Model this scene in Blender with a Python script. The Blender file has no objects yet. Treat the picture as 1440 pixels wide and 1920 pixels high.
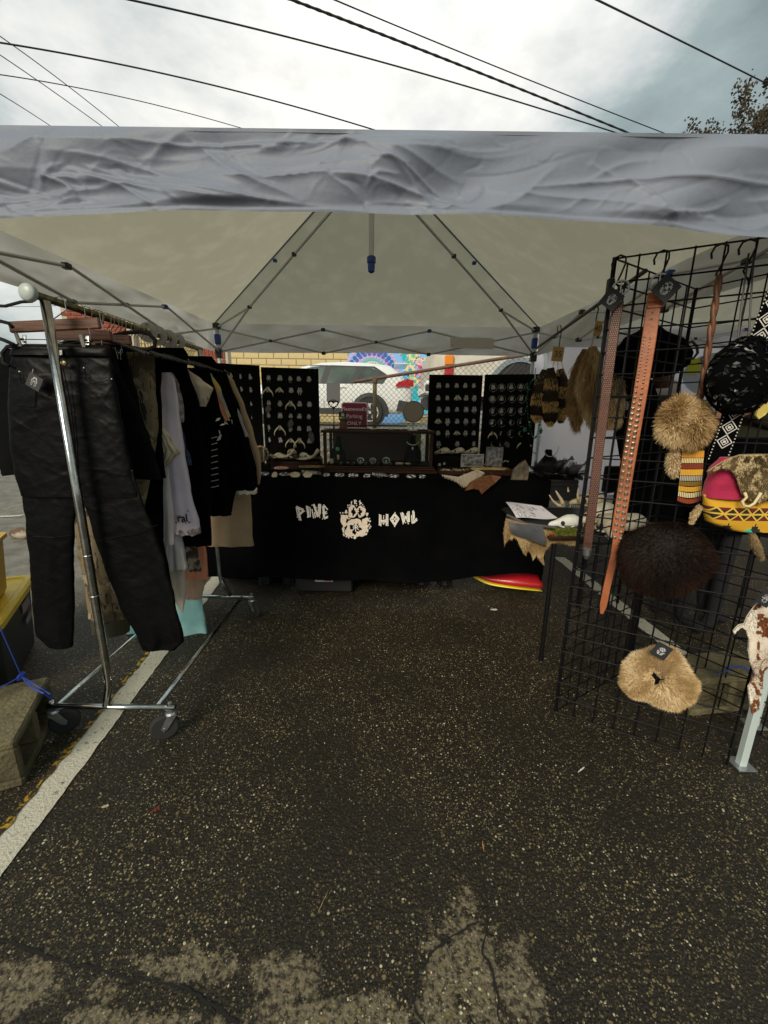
import bpy, math, random
import numpy as np
from mathutils import Vector, noise, Matrix
random.seed(7)
C = bpy.context.scene.collection
SC = bpy.context.scene

# ------------------------------------------------------------------ camera
F_PX, TILT, ROLL, CAM_H = 760.0, math.radians(13.7), math.radians(0.7), 1.30
_F = Vector((0, math.cos(TILT), -math.sin(TILT)))
_R0 = Vector((1, 0, 0)); _U0 = Vector((0, math.sin(TILT), math.cos(TILT)))
_R = _R0*math.cos(ROLL)+_U0*math.sin(ROLL); _U = -_R0*math.sin(ROLL)+_U0*math.cos(ROLL)
cd = bpy.data.cameras.new('camera'); cam = bpy.data.objects.new('camera', cd); C.objects.link(cam)
cd.sensor_fit = 'VERTICAL'; cd.sensor_height = 24.0; cd.lens = 24.0*F_PX/1920.0
cd.clip_start = 0.02; cd.clip_end = 900
cam.matrix_world = Matrix(((_R.x, _U.x, -_F.x, 0), (_R.y, _U.y, -_F.y, 0), (_R.z, _U.z, -_F.z, CAM_H), (0, 0, 0, 1)))
SC.camera = cam

# ------------------------------------------------------------------ sky, sun, exposure
SUN_EL, SUN_AZ = math.radians(31), math.radians(-155)      # veiled sun behind the camera, to the left
GL_EL, GL_AZ = math.radians(32), math.radians(-10)          # thinnest, brightest part of the cloud cover
w = bpy.data.worlds.new('World'); SC.world = w; w.use_nodes = True
nt = w.node_tree; N = nt.nodes; L = nt.links; N.clear()
out = N.new('ShaderNodeOutputWorld'); bg = N.new('ShaderNodeBackground'); bg.inputs[1].default_value = 0.10
sky = N.new('ShaderNodeTexSky'); sky.sky_type = 'NISHITA'; sky.sun_disc = False
sky.sun_elevation = SUN_EL; sky.sun_rotation = SUN_AZ; sky.air_density = 1.5; sky.dust_density = 4
tc = N.new('ShaderNodeTexCoord')
ns = N.new('ShaderNodeTexNoise'); ns.inputs['Scale'].default_value = 2.1; ns.inputs['Detail'].default_value = 7; ns.inputs['Roughness'].default_value = .58
mp = N.new('ShaderNodeMapping'); mp.inputs['Scale'].default_value = (1, 1, 2.0); mp.inputs['Location'].default_value = (3.1, .4, 1.7)
L.new(tc.outputs['Generated'], mp.inputs[0]); L.new(mp.outputs[0], ns.inputs['Vector'])
# thin spot in the cloud cover: brighter round one set direction, away from the sun, falling off over the whole dome
dt = N.new('ShaderNodeVectorMath'); dt.operation = 'DOT_PRODUCT'
dt.inputs[1].default_value = (math.sin(GL_AZ)*math.cos(GL_EL), math.cos(GL_AZ)*math.cos(GL_EL), math.sin(GL_EL))
L.new(tc.outputs['Generated'], dt.inputs[0])
mr = N.new('ShaderNodeMapRange'); mr.inputs[1].default_value = .74; mr.inputs[2].default_value = .99; mr.inputs[3].default_value = -.17; mr.inputs[4].default_value = .15
L.new(dt.outputs['Value'], mr.inputs[0])
ad = N.new('ShaderNodeMath'); ad.operation = 'ADD'; L.new(ns.outputs['Fac'], ad.inputs[0]); L.new(mr.outputs[0], ad.inputs[1])
cr = N.new('ShaderNodeValToRGB'); cr.color_ramp.elements[0].position = .25; cr.color_ramp.elements[0].color = (.16, .20, .20, 1)
cr.color_ramp.elements[1].position = .68; cr.color_ramp.elements[1].color = (.86, .835, .78, 1)
e = cr.color_ramp.elements.new(.42); e.color = (.30, .36, .355, 1)
e = cr.color_ramp.elements.new(.54); e.color = (.58, .60, .58, 1)
L.new(ad.outputs[0], cr.inputs[0])
sc_ = N.new('ShaderNodeVectorMath'); sc_.operation = 'SCALE'
# an overcast sky brightens towards the zenith
sz_ = N.new('ShaderNodeSeparateXYZ'); L.new(tc.outputs['Generated'], sz_.inputs[0])
zr = N.new('ShaderNodeMapRange'); zr.inputs[1].default_value = .55; zr.inputs[2].default_value = 1.0; zr.inputs[3].default_value = 6.3; zr.inputs[4].default_value = 13.5; L.new(sz_.outputs[2], zr.inputs[0]); L.new(zr.outputs[0], sc_.inputs['Scale'])
L.new(cr.outputs[0], sc_.inputs[0])
mx = N.new('ShaderNodeMix'); mx.data_type = 'RGBA'; mx.inputs[0].default_value = .93
L.new(sky.outputs[0], mx.inputs[6]); L.new(sc_.outputs[0], mx.inputs[7]); L.new(mx.outputs[2], bg.inputs[0]); L.new(bg.outputs[0], out.inputs[0])
sl = bpy.data.lights.new('sun', 'SUN'); sl.energy = 1.5; sl.angle = math.radians(26); sl.color = (1, .91, .74)
so = bpy.data.objects.new('sun', sl); C.objects.link(so)
so.rotation_euler = Vector((-math.sin(SUN_AZ)*math.cos(SUN_EL), -math.cos(SUN_AZ)*math.cos(SUN_EL), -math.sin(SUN_EL))).to_track_quat('-Z', 'Y').to_euler()
so.location = (-1, 4, 8)
SC.view_settings.view_transform = 'Standard'; SC.view_settings.look = 'None'
SC.view_settings.exposure = 1.05; SC.view_settings.gamma = 1.0; SC.view_settings.use_curve_mapping = False
SC.render.engine = 'CYCLES'
SC.cycles.max_bounces = 8; SC.cycles.transmission_bounces = 6; SC.cycles.transparent_max_bounces = 12

# ------------------------------------------------------------------ helpers
def _ray(px, py): return _F + _R*((px-720)/F_PX) + _U*((960-py)/F_PX)
def at(px, py, Y):
    r = _ray(px, py); s = Y/r.y; return Vector((r.x*s, Y, CAM_H+r.z*s))
def gz(px, py, z=0.0):
    r = _ray(px, py); s = (z-CAM_H)/r.z; return Vector((r.x*s, r.y*s, z))

class MB:
    def __init__(s): s.v = []; s.f = []; s.m = []; s.t = []; s.mi = 0
    def add(s, vs, fs, tint=None):
        b = len(s.v); s.v += [tuple(p) for p in vs]; s.f += [tuple(i+b for i in f) for f in fs]; s.m += [s.mi]*len(fs)
        s.t += [0.5 if tint is None else tint]*len(vs); return s
    def box(s, c, d, rz=0.0, rx=0.0, ry=0.0):
        R = Matrix.Rotation(rz, 3, 'Z') @ Matrix.Rotation(ry, 3, 'Y') @ Matrix.Rotation(rx, 3, 'X'); c = Vector(c)
        vs = [c + R @ Vector((d[0]/2*i, d[1]/2*j, d[2]/2*k)) for i in (-1, 1) for j in (-1, 1) for k in (-1, 1)]
        return s.add(vs, [(0, 1, 3, 2), (4, 6, 7, 5), (0, 4, 5, 1), (2, 3, 7, 6), (0, 2, 6, 4), (1, 5, 7, 3)])
    def bbox(s, c, d, b=.004, rz=0.0, rx=0.0, ry=0.0):     # box with chamfered edges
        R = Matrix.Rotation(rz, 3, 'Z') @ Matrix.Rotation(ry, 3, 'Y') @ Matrix.Rotation(rx, 3, 'X'); c = Vector(c)
        h = [x/2 for x in d]; b = min(b, min(h)*.8)
        def ring(z, i): 
            a, e = h[0]-i, h[1]-i; k = b if i == 0 else b*.4
            return [(a, -e+k, z), (a, e-k, z), (a-k, e, z), (-a+k, e, z), (-a, e-k, z), (-a, -e+k, z), (-a+k, -e, z), (a-k, -e, z)]
        rs = [ring(-h[2], b), ring(-h[2]+b, 0), ring(h[2]-b, 0), ring(h[2], b)]
        vs = [c + R @ Vector(p) for r in rs for p in r]; fs = []
        for j in range(3):
            for i in range(8): fs.append((j*8+i, j*8+(i+1) % 8, (j+1)*8+(i+1) % 8, (j+1)*8+i))
        fs.append(tuple(reversed(range(8)))); fs.append(tuple(range(24, 32)))
        return s.add(vs, fs)
    def loft(s, rings, closed=True, cap=True, tint=None):
        n = len(rings[0]); vs = [p for r in rings for p in r]; fs = []
        for j in range(len(rings)-1):
            for i in range(n if closed else n-1):
                a, b = j*n+i, j*n+(i+1) % n; fs.append((a, b, b+n, a+n))
        if cap and closed: fs.append(tuple(reversed(range(n)))); fs.append(tuple(range((len(rings)-1)*n, len(rings)*n)))
        return s.add(vs, fs, tint)
    def tube(s, pts, r, n=8, cap=True, tint=None):
        pts = [Vector(p) for p in pts]; rr = r if isinstance(r, (list, tuple)) else [r]*len(pts); rings = []
        up = None
        for i, p in enumerate(pts):
            d = (pts[min(i+1, len(pts)-1)]-pts[max(i-1, 0)])
            if d.length < 1e-9: d = Vector((0, 0, 1))
            d.normalize()
            if up is None: up = Vector((0, 0, 1)) if abs(d.z) < .9 else Vector((1, 0, 0))
            a = d.cross(up)
            if a.length < 1e-6: a = d.cross(Vector((.3, 1, .1)))
            a.normalize(); b = a.cross(d).normalized(); up = b
            rings.append([p+(a*math.cos(2*math.pi*k/n)+b*math.sin(2*math.pi*k/n))*rr[i] for k in range(n)])
        return s.loft(rings, True, cap, tint)
    def lathe(s, c, prof, n=20, axis='Z', ring=False):
        c = Vector(c); rings = []
        for r, z in prof:
            rg = []
            for k in range(n):
                a = 2*math.pi*k/n; x, y = r*math.cos(a), r*math.sin(a)
                rg.append(c+(Vector((x, y, z)) if axis == 'Z' else Vector((x, z, y)) if axis == 'Y' else Vector((z, x, y))))
            rings.append(rg)
        return s.loft(rings+([rings[0]] if ring else []), True, not ring)
    def ell(s, c, r, n=14, m=8, R=None, nz=0, seed=0):
        c = Vector(c); rings = []
        for j in range(m+1):
            t = -math.pi/2+math.pi*max(.04, min(m-.04, j))/m; rg = []
            for k in range(n):
                a = 2*math.pi*k/n; p = Vector((math.cos(t)*math.cos(a), math.cos(t)*math.sin(a), math.sin(t)))
                q = 1+nz*noise.noise(p*1.7+Vector((seed, seed, 0))); p = Vector((p.x*r[0]*q, p.y*r[1]*q, p.z*r[2]*q))
                rg.append(c+(R @ p if R else p))
            rings.append(rg)
        return s.loft(rings)
    def poly(s, pts, nrm, th):      # flat polygon given thickness
        pts = [Vector(p) for p in pts]; n = len(pts); nn = Vector(nrm).normalized()*th
        vs = pts+[p+nn for p in pts]; fs = [tuple(reversed(range(n))), tuple(range(n, 2*n))]+[(i, (i+1) % n, (i+1) % n+n, i+n) for i in range(n)]
        return s.add(vs, fs)
    def grid(s, fn, nu, nv):
        vs = [fn(i/nu, j/nv) for j in range(nv+1) for i in range(nu+1)]
        return s.add(vs, [(j*(nu+1)+i, j*(nu+1)+i+1, (j+1)*(nu+1)+i+1, (j+1)*(nu+1)+i) for j in range(nv) for i in range(nu)])
    def strip(s, pts, wd, z=None):   # flat ribbon on the ground
        L_ = []; 
        for i, p in enumerate(pts):
            p = Vector(p); d = Vector(pts[min(i+1, len(pts)-1)])-Vector(pts[max(i-1, 0)]); d.z = 0; d.normalize(); q = Vector((-d.y, d.x, 0))
            ww = wd[i] if isinstance(wd, (list, tuple)) else wd; L_.append([p-q*ww/2, p+q*ww/2])
        return s.loft(L_, False, False)
    def build(s, name, mat, parent=None, smooth=False, org=None, bev=None):
        me = bpy.data.meshes.new(name)
        if org is None:
            if parent is not None: org = ORG[parent.name]
            else:
                xs = [p[0] for p in s.v]; ys = [p[1] for p in s.v]; zs = [p[2] for p in s.v]
                org = Vector(((min(xs)+max(xs))/2, (min(ys)+max(ys))/2, min(zs)))
        org = Vector(org); me.from_pydata([(p[0]-org.x, p[1]-org.y, p[2]-org.z) for p in s.v], [], s.f)
        for m_ in (mat if isinstance(mat, (list, tuple)) else [mat]): me.materials.append(m_)
        me.polygons.foreach_set('material_index', s.m)
        if smooth: me.polygons.foreach_set('use_smooth', [True]*len(me.polygons))
        if any(t != .5 for t in s.t):
            at_ = me.attributes.new('tint', 'FLOAT', 'POINT'); at_.data.foreach_set('value', s.t)
        me.update(); o = bpy.data.objects.new(name, me); C.objects.link(o)
        if parent is not None:
            o.parent = parent; o.location = org-ORG[parent.name]; ORG[o.name] = org
        else: o.location = org; ORG[o.name] = org
        if smooth == 'auto': pass
        return o
ORG = {}
def tag(o, label=None, cat=None, group=None, kind=None):
    if label: o['label'] = label
    if cat: o['category'] = cat
    if group: o['group'] = group
    if kind: o['kind'] = kind
    return o
def thing(name, label, cat, loc=(0, 0, 0), group=None):
    o = bpy.data.objects.new(name, None); C.objects.link(o); o.location = loc; o.empty_display_size = .1
    ORG[o.name] = Vector(loc); return tag(o, label, cat, group)
def struct(o): o['kind'] = 'structure'; return o
def copy_tree(o, loc=None, rz=None, scale=None, parent=None):
    c = o.copy(); C.objects.link(c)
    if parent is not None: c.parent = parent
    if loc is not None: c.location = loc; ORG[c.name] = Vector(loc)
    if rz is not None: c.rotation_euler = (0, 0, rz)
    if scale is not None: c.scale = scale
    for ch in list(KIDS.get(o.name, [])): 
        d = copy_tree(ch, parent=c); KIDS.setdefault(c.name, []).append(d)
    return c
KIDS = {}
def note_kids(o):
    KIDS[o.name] = [c for c in bpy.data.objects if c.parent == o]
    for c in KIDS[o.name]: note_kids(c)
def text_mb(txt, size, mat, name, origin, ax, ay, th=.0006, parent=None, shear=0, center=True, spacing=1.0, offset=0):
    cu = bpy.data.curves.new('text', 'FONT'); cu.body = txt; cu.size = size; cu.align_x = 'CENTER' if center else 'LEFT'; cu.shear = shear
    cu.space_character = spacing; cu.offset = offset; cu.resolution_u = 3
    o = bpy.data.objects.new('text', cu); C.objects.link(o); dg = bpy.context.evaluated_depsgraph_get()
    me = bpy.data.meshes.new_from_object(o.evaluated_get(dg)); bpy.data.objects.remove(o)
    ax = Vector(ax).normalized(); ay = Vector(ay).normalized(); az = ax.cross(ay); origin = Vector(origin)
    mb = MB(); mb.add([origin+ax*v.co.x+ay*v.co.y+az*th for v in me.vertices], [tuple(p.vertices) for p in me.polygons])
    bpy.data.meshes.remove(me)
    return mb.build(name, mat, parent)

# ------------------------------------------------------------------ materials
def M(name, col, rough=.6, metal=0.0, col2=None, scale=12.0, bump=0.0, bscale=None, spec=.5, detail=4, stretch=(1, 1, 1), tint=None, trans=0.0, coat=0, sheen=0, ramp=(.35, .65), alpha=1.0, world=False):
    m = bpy.data.materials.new(name); m.use_nodes = True; nt = m.node_tree; N = nt.nodes; L = nt.links
    p = N['Principled BSDF']; p.inputs['Roughness'].default_value = rough; p.inputs['Metallic'].default_value = metal
    p.inputs['Specular IOR Level'].default_value = spec; p.inputs['Base Color'].default_value = (*col, 1)
    if coat: p.inputs['Coat Weight'].default_value = coat
    if sheen: p.inputs['Sheen Weight'].default_value = sheen
    tc = N.new('ShaderNodeTexCoord'); mp = N.new('ShaderNodeMapping'); mp.inputs['Scale'].default_value = stretch
    if world:
        g = N.new('ShaderNodeNewGeometry'); L.new(g.outputs['Position'], mp.inputs[0])
    else: L.new(tc.outputs['Object'], mp.inputs[0])
    colout = None
    if col2 is not None:
        n = N.new('ShaderNodeTexNoise'); n.inputs['Scale'].default_value = scale; n.inputs['Detail'].default_value = detail; L.new(mp.outputs[0], n.inputs['Vector'])
        r = N.new('ShaderNodeValToRGB'); r.color_ramp.elements[0].position = ramp[0]; r.color_ramp.elements[1].position = ramp[1]
        r.color_ramp.elements[0].color = (*col, 1); r.color_ramp.elements[1].color = (*col2, 1); L.new(n.outputs['Fac'], r.inputs[0]); colout = r.outputs[0]
    if tint is not None:
        a = N.new('ShaderNodeAttribute'); a.attribute_name = 'tint'; r = N.new('ShaderNodeValToRGB'); els = r.color_ramp.elements
        els[0].position = 0; els[0].color = (*tint[0], 1); els[1].position = 1; els[1].color = (*tint[-1], 1)
        for i, c in enumerate(tint[1:-1]): e = els.new((i+1)/(len(tint)-1)); e.color = (*c, 1)
        L.new(a.outputs['Fac'], r.inputs[0]); colout = r.outputs[0]
    if colout: L.new(colout, p.inputs['Base Color'])
    if bump:
        n2 = N.new('ShaderNodeTexNoise'); n2.inputs['Scale'].default_value = bscale or scale*2; n2.inputs['Detail'].default_value = 6; L.new(mp.outputs[0], n2.inputs['Vector'])
        b = N.new('ShaderNodeBump'); b.inputs['Strength'].default_value = bump; b.inputs['Distance'].default_value = .01; L.new(n2.outputs['Fac'], b.inputs['Height']); L.new(b.outputs[0], p.inputs['Normal'])
    if trans:
        t = N.new('ShaderNodeBsdfTranslucent'); mxs = N.new('ShaderNodeMixShader'); mxs.inputs[0].default_value = trans
        if colout: L.new(colout, t.inputs[0])
        else: t.inputs[0].default_value = (*col, 1)
        L.new(p.outputs[0], mxs.inputs[1]); L.new(t.outputs[0], mxs.inputs[2]); L.new(mxs.outputs[0], N['Material Output'].inputs[0])
    if alpha < 1: p.inputs['Alpha'].default_value = alpha
    return m
black_m = M('black_metal', (.012, .012, .013), .38, .6)
blackp = M('black_plastic', (.015, .015, .016), .45)
chrome = M('chrome', (.62, .62, .60), .16, 1.0, col2=(.42, .42, .40), scale=30)
steel = M('galvanised_steel', (.50, .51, .52), .35, .9, col2=(.38, .39, .40), scale=40)
whitepaint = M('white_powder_paint', (.50, .58, .58), .4, .1)
greypaint = M('grey_truss_paint', (.50, .51, .53), .4, .15)
bluep = M('blue_plastic', (.012, .05, .28), .4)
wood_b = M('brown_wood', (.15, .060, .030), .5, col2=(.09, .032, .016), scale=6, stretch=(1, 14, 14), bump=.15)
wood_d = M('dark_stained_wood', (.050, .020, .010), .55, col2=(.02, .008, .005), scale=5, stretch=(1, 10, 10), bump=.2, spec=.2)
blackcloth = M('black_cotton', (.011, .011, .012), .9, col2=(.007, .007, .008), scale=5, bump=.25, bscale=300, spec=.15)
bone = M('bone', (.58, .50, .36), .55, col2=(.40, .31, .18), scale=30, bump=.3, bscale=90)
bonew = M('pale_bone', (.70, .65, .54), .5, col2=(.50, .42, .30), scale=40, bump=.3, bscale=90)
socket = M('eye_socket_dark', (.03, .022, .015), .9)
print_w = M('white_print', (.62, .60, .60), .8, col2=(.30, .29, .30), scale=260, detail=2, ramp=(.46, .56))
cardblack = M('black_card', (.02, .02, .022), .6)
# ================================================================== ground
def sm(t): t = max(0.0, min(1.0, t)); return t*t*(3-2*t)
def hgt(x, y):
    rise = .95*sm((y-4.75)/1.6)*sm((x+5.5)/2.5)
    return rise + 2.0*sm((y-30)/120.0)
def ground_material():
    m = bpy.data.materials.new('old_asphalt'); m.use_nodes = True; nt = m.node_tree; N = nt.nodes; L = nt.links
    p = N['Principled BSDF']; g = N.new('ShaderNodeNewGeometry'); P_ = g.outputs['Position']
    def noise_(sc, det=4, rough=.5, off=(0, 0, 0)):
        mp = N.new('ShaderNodeMapping'); mp.inputs['Location'].default_value = off; L.new(P_, mp.inputs[0])
        n = N.new('ShaderNodeTexNoise'); n.inputs['Scale'].default_value = sc; n.inputs['Detail'].default_value = det; n.inputs['Roughness'].default_value = rough; L.new(mp.outputs[0], n.inputs['Vector']); return n.outputs['Fac']
    def math_(op, a, b=None, c=None):
        n = N.new('ShaderNodeMath'); n.operation = op
        for i, v in enumerate((a, b, c)):
            if v is None: continue
            if isinstance(v, (int, float)): n.inputs[i].default_value = v
            else: L.new(v, n.inputs[i])
        return n.outputs[0]
    def mrange(v, a, b, c=0, d=1):
        n = N.new('ShaderNodeMapRange'); n.inputs[1].default_value = a; n.inputs[2].default_value = b; n.inputs[3].default_value = c; n.inputs[4].default_value = d; n.interpolation_type = 'SMOOTHSTEP'; L.new(v, n.inputs[0]); return n.outputs[0]
    def mixc(f, a, b):
        n = N.new('ShaderNodeMix'); n.data_type = 'RGBA'
        if isinstance(f, (int, float)): n.inputs[0].default_value = f
        else: L.new(f, n.inputs[0])
        for i, v in ((6, a), (7, b)):
            if isinstance(v, tuple): n.inputs[i].default_value = (*v, 1)
            else: L.new(v, n.inputs[i])
        return n.outputs[2]
    base = mixc(mrange(noise_(1.3, 5, .6), .35, .68), (.0078, .0057, .0035), (.020, .0145, .0088))
    base = mixc(mrange(noise_(260, 3, .7), .44, .60), mixc(.75, base, (.003, .0025, .002)), mixc(.55, base, (.050, .037, .020)))
    # worn pale patches where the old concrete shows (a few spots with shapes of their own)
    sx = N.new('ShaderNodeSeparateXYZ'); L.new(P_, sx.inputs[0]); tot = None
    for (px, py, rx, ry) in [(352, 1812, .11, .040), (330, 1915, .14, .02), (530, 1840, .09, .05), (600, 1905, .16, .035), (830, 1830, .06, .11), (890, 1790, .085, .14), (960, 1850, .07, .08), (40, 1850, .16, .05), (180, 1915, .12, .02), (730, 1900, .07, .04), (820, 1905, .09, .04)]:
        c = gz(px, py); a = math_('DIVIDE', math_('SUBTRACT', sx.outputs[0], c.x), rx); b = math_('DIVIDE', math_('SUBTRACT', sx.outputs[1], c.y), ry)
        q = math_('SQRT', math_('ADD', math_('MULTIPLY', a, a), math_('MULTIPLY', b, b))); tot = q if tot is None else math_('MINIMUM', tot, q)
    nn = noise_(9, 8, .75, (1, 1, 0)); edge = math_('ADD', tot, math_('MULTIPLY_ADD', nn, 5.0, -2.5)); edge = math_('ADD', edge, math_('MULTIPLY_ADD', noise_(42, 5, .7), 1.6, -.8))
    patch = mrange(edge, .98, .66); patch = math_('MULTIPLY', patch, mrange(noise_(75, 4, .7), .40, .56, .12, 1))
    base = mixc(math_('MULTIPLY', patch, .8), base, mixc(noise_(50, 4), (.12, .095, .055), (.30, .25, .16)))
    # aggregate stones worn out of the surface: cells of a voronoi, each with its own random tone
    def stones(sc, thr, rad, seed):
        mp = N.new('ShaderNodeMapping'); mp.inputs['Location'].default_value = (seed, seed*.7, 0); L.new(P_, mp.inputs[0])
        wv = N.new('ShaderNodeTexNoise'); wv.inputs['Scale'].default_value = sc*1.5; L.new(mp.outputs[0], wv.inputs['Vector'])
        va = N.new('ShaderNodeVectorMath'); va.operation = 'MULTIPLY_ADD'; L.new(wv.outputs['Color'], va.inputs[0]); va.inputs[1].default_value = (.35/sc,)*3; L.new(mp.outputs[0], va.inputs[2])
        v = N.new('ShaderNodeTexVoronoi'); v.inputs['Scale'].default_value = sc; L.new(va.outputs[0], v.inputs['Vector'])
        sp = N.new('ShaderNodeSeparateColor'); L.new(v.outputs['Color'], sp.inputs[0])
        on = math_('GREATER_THAN', sp.outputs[0], thr); r = math_('MULTIPLY_ADD', sp.outputs[1], rad*.6, rad*.4)
        ins = math_('LESS_THAN', v.outputs['Distance'], r); return math_('MULTIPLY', on, ins), sp.outputs[2], v.outputs['Distance']
    m1, t1, d1 = stones(105, .60, .44, 0); m2, t2, d2 = stones(190, .50, .50, 5); m3, t3, d3 = stones(58, .86, .30, 11)
    wear = mrange(noise_(2.2, 3, .5, (4, 2, 0)), .32, .62, .22, 1)
    def stonecol(t):
        r = N.new('ShaderNodeValToRGB'); e = r.color_ramp.elements; e[0].position = 0; e[0].color = (.11, .08, .035, 1); e[1].position = 1; e[1].color = (.62, .55, .36, 1)
        q = e.new(.3); q.color = (.20, .15, .065, 1); q = e.new(.6); q.color = (.33, .27, .13, 1); L.new(t, r.inputs[0]); return r.outputs[0]
    base = mixc(math_('MULTIPLY', m2, math_('MULTIPLY', wear, .6)), base, stonecol(t2)); base = mixc(math_('MULTIPLY', m1, wear), base, stonecol(t1)); base = mixc(m3, base, stonecol(t3))
    # far lot, outside the tent, is paler and greyer
    far = math_('MULTIPLY', mrange(sx.outputs[0], -1.9, -2.6), mrange(sx.outputs[1], 1.6, 2.4)); far2 = mrange(sx.outputs[1], 4.6, 5.4)
    base = mixc(math_('MULTIPLY', math_('MAXIMUM', far, far2), .8), base, mixc(mrange(noise_(5, 8, .7), .35, .65), (.14, .125, .10), (.27, .25, .21)))
    L.new(base, p.inputs['Base Color'])
    p.inputs['Roughness'].default_value = .62; p.inputs['Specular IOR Level'].default_value = .35
    h = math_('ADD', math_('MULTIPLY', math_('MAXIMUM', m1, m2), .6), math_('MULTIPLY', noise_(130, 5, .7), 1.0)); h = math_('ADD', h, math_('MULTIPLY', d1, -.6))
    b = N.new('ShaderNodeBump'); b.inputs['Strength'].default_value = .9; b.inputs['Distance'].default_value = .004; L.new(h, b.inputs['Height']); L.new(b.outputs[0], p.inputs['Normal'])
    return m
asph = ground_material()
xs = [-220, -120, -60, -30, -16]+[-10+.5*i for i in range(41)]+[16, 30, 60, 120, 220]
ys = [-60, -20, -8]+[-4+.5*i for i in range(17)]+[4.25+.18*i for i in range(16)]+[7.5+i for i in range(12)]+[24, 34, 50, 80, 130, 200, 330]
g = MB(); g.add([(x, y, hgt(x, y)) for y in ys for x in xs], [(j*len(xs)+i, j*len(xs)+i+1, (j+1)*len(xs)+i+1, (j+1)*len(xs)+i) for j in range(len(ys)-1) for i in range(len(xs)-1)])
struct(g.build('ground', asph, smooth=True, org=(0, 0, 0)))

# painted stripes, ragged edged
def paint_mat(name, c1, c2, thr):
    return M(name, c1, .7, col2=c2, scale=55, detail=8, ramp=thr, bump=.5, bscale=150, world=True, spec=.2)
pw = paint_mat('worn_white_paint', (.10, .085, .06), (.50, .47, .38), (.27, .41)); pyl = paint_mat('worn_yellow_paint', (.035, .028, .016), (.42, .24, .02), (.47, .58))
def stripe(a, b, wd, z, mat, name, rag=.006, n=160):
    a, b = Vector(a), Vector(b); d = (b-a); q = Vector((-d.y, d.x, 0)).normalized(); rows = []
    for i in range(n+1):
        c = a+d*(i/n); c.z = hgt(c.x, c.y)+z
        rows.append([c-q*(wd/2+rag*noise.noise(c*22)), c+q*(wd/2+rag*noise.noise(c*22+Vector((9, 9, 9))))])
    m = MB(); m.loft(rows, False, False); return struct(m.build(name, mat))
# the left line runs under the rail, towards the camera and on beyond the table
A = gz(12, 1590); B = gz(305, 1215); dd = (B-A).normalized()
stripe(A-dd*1.0, B+dd*2.4, .098, .004, pw, 'parking_stripe')
q = Vector((-dd.y, dd.x, 0)); stripe(A+q*.053-dd*.3, B+q*.053-dd*.05, .020, .008, pyl, 'yellow_paint_remnant', .014)
A2 = gz(1082, 1072); B2 = gz(1335, 1275); d2 = (B2-A2).normalized()
stripe(A2-d2*.35, B2+d2*.1, .098, .004, pw, 'parking_stripe')
stripe(gz(-260, 972)+Vector((0, 0, 0)), gz(46, 967), .16, .004, pw, 'parking_stripe', .02)
# cracks
crk = M('crack_dark', (.008, .007, .006), .95)
def crack(pxs, w0, name='pavement_crack'):
    pts = []; wd = []
    for (a, b) in zip(pxs[:-1], pxs[1:]):
        for k in range(14):
            t = k/14; p = gz(a[0]+(b[0]-a[0])*t, a[1]+(b[1]-a[1])*t, .0035); p += Vector((noise.noise(p*35), noise.noise(p*35+Vector((5, 5, 5))), 0))*.008; pts.append(p); wd.append(w0*(.5+abs(noise.noise(p*50))*1.8))
    m = MB(); m.strip(pts, wd); struct(m.build(name, crk))
crack([(915, 1720), (905, 1790), (925, 1830), (940, 1920)], .006); crack([(0, 1760), (110, 1800), (230, 1830), (340, 1850), (430, 1905), (470, 1960)], .006)
crack([(898, 1725), (820, 1775), (782, 1820), (775, 1880), (800, 1925)], .005); crack([(905, 1500), (902, 1600), (915, 1720)], .0022)
# loose grit, chips and leaf scraps on the asphalt
gr = MB(); rr = random.Random(3)
for i in range(4200):
    x = rr.uniform(-2.2, 2.2); y = rr.uniform(.25, 3.0); s = rr.uniform(.0012, .0034)*(1.4 if rr.random() < .06 else 1)
    a = rr.uniform(0, 3.1); c, d = math.cos(a), math.sin(a); e = rr.uniform(.5, 1)
    vs = [(x+c*s, y+d*s, .001), (x-d*s*e, y+c*s*e, .001), (x-c*s, y-d*s, .001), (x+d*s*e, y-c*s*e, .001), (x+rr.uniform(-.3, .3)*s, y, .001+s*.7)]
    gr.add(vs, [(0, 1, 4), (1, 2, 4), (2, 3, 4), (3, 0, 4)], rr.random())
tag(gr.build('loose_grit', M('grit_stone', (.3, .3, .3), .8, tint=[(.06, .045, .03), (.22, .18, .11), (.55, .50, .38)]), org=(0, 0, 0)), 'pale grit and stone chips scattered over the dark asphalt', 'grit', kind='stuff')
for (px, py, ln, a, lab, col) in [(1090, 1443, .045, .6, 'pale splinter of litter lying on the asphalt by the grid corner', (.6, .56, .48)), (926, 1143, .05, .1, 'white paper scrap on the asphalt in front of the table leg', (.6, .58, .52)), (292, 1518, .03, .8, 'small dark red leaf lying right of the white stripe', (.12, .02, .012)), (197, 1512, .022, .3, 'pale crumpled leaf beside the white stripe', (.4, .36, .22)), (606, 1690, .06, 1.2, 'thin dry pine needle lying on the open asphalt', (.35, .27, .12)), (906, 1588, .03, 1.5, 'small orange splinter lying in the hairline crack', (.4, .18, .05))]:
    c = gz(px, py, .003); m = MB(); u = Vector((math.cos(a), math.sin(a), 0)); v = Vector((-u.y, u.x, 0)); wd_ = .1 if ln >= .045 and 'needle' not in lab else .03
    wq = ln*(.5 if 'leaf' in lab or 'scrap' in lab else .12 if 'needle' not in lab else .03)
    m.grid(lambda s_, t_: c+u*(s_-.5)*ln+v*(t_-.5)*wq*(1-abs(2*s_-1)**3*.7)+Vector((0, 0, .004*abs(noise.noise(Vector((s_*3, t_*3, px)))))), 6, 3)
    tag(m.build('litter_scrap', M('scrap', col, .8)), lab, 'litter')

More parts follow.
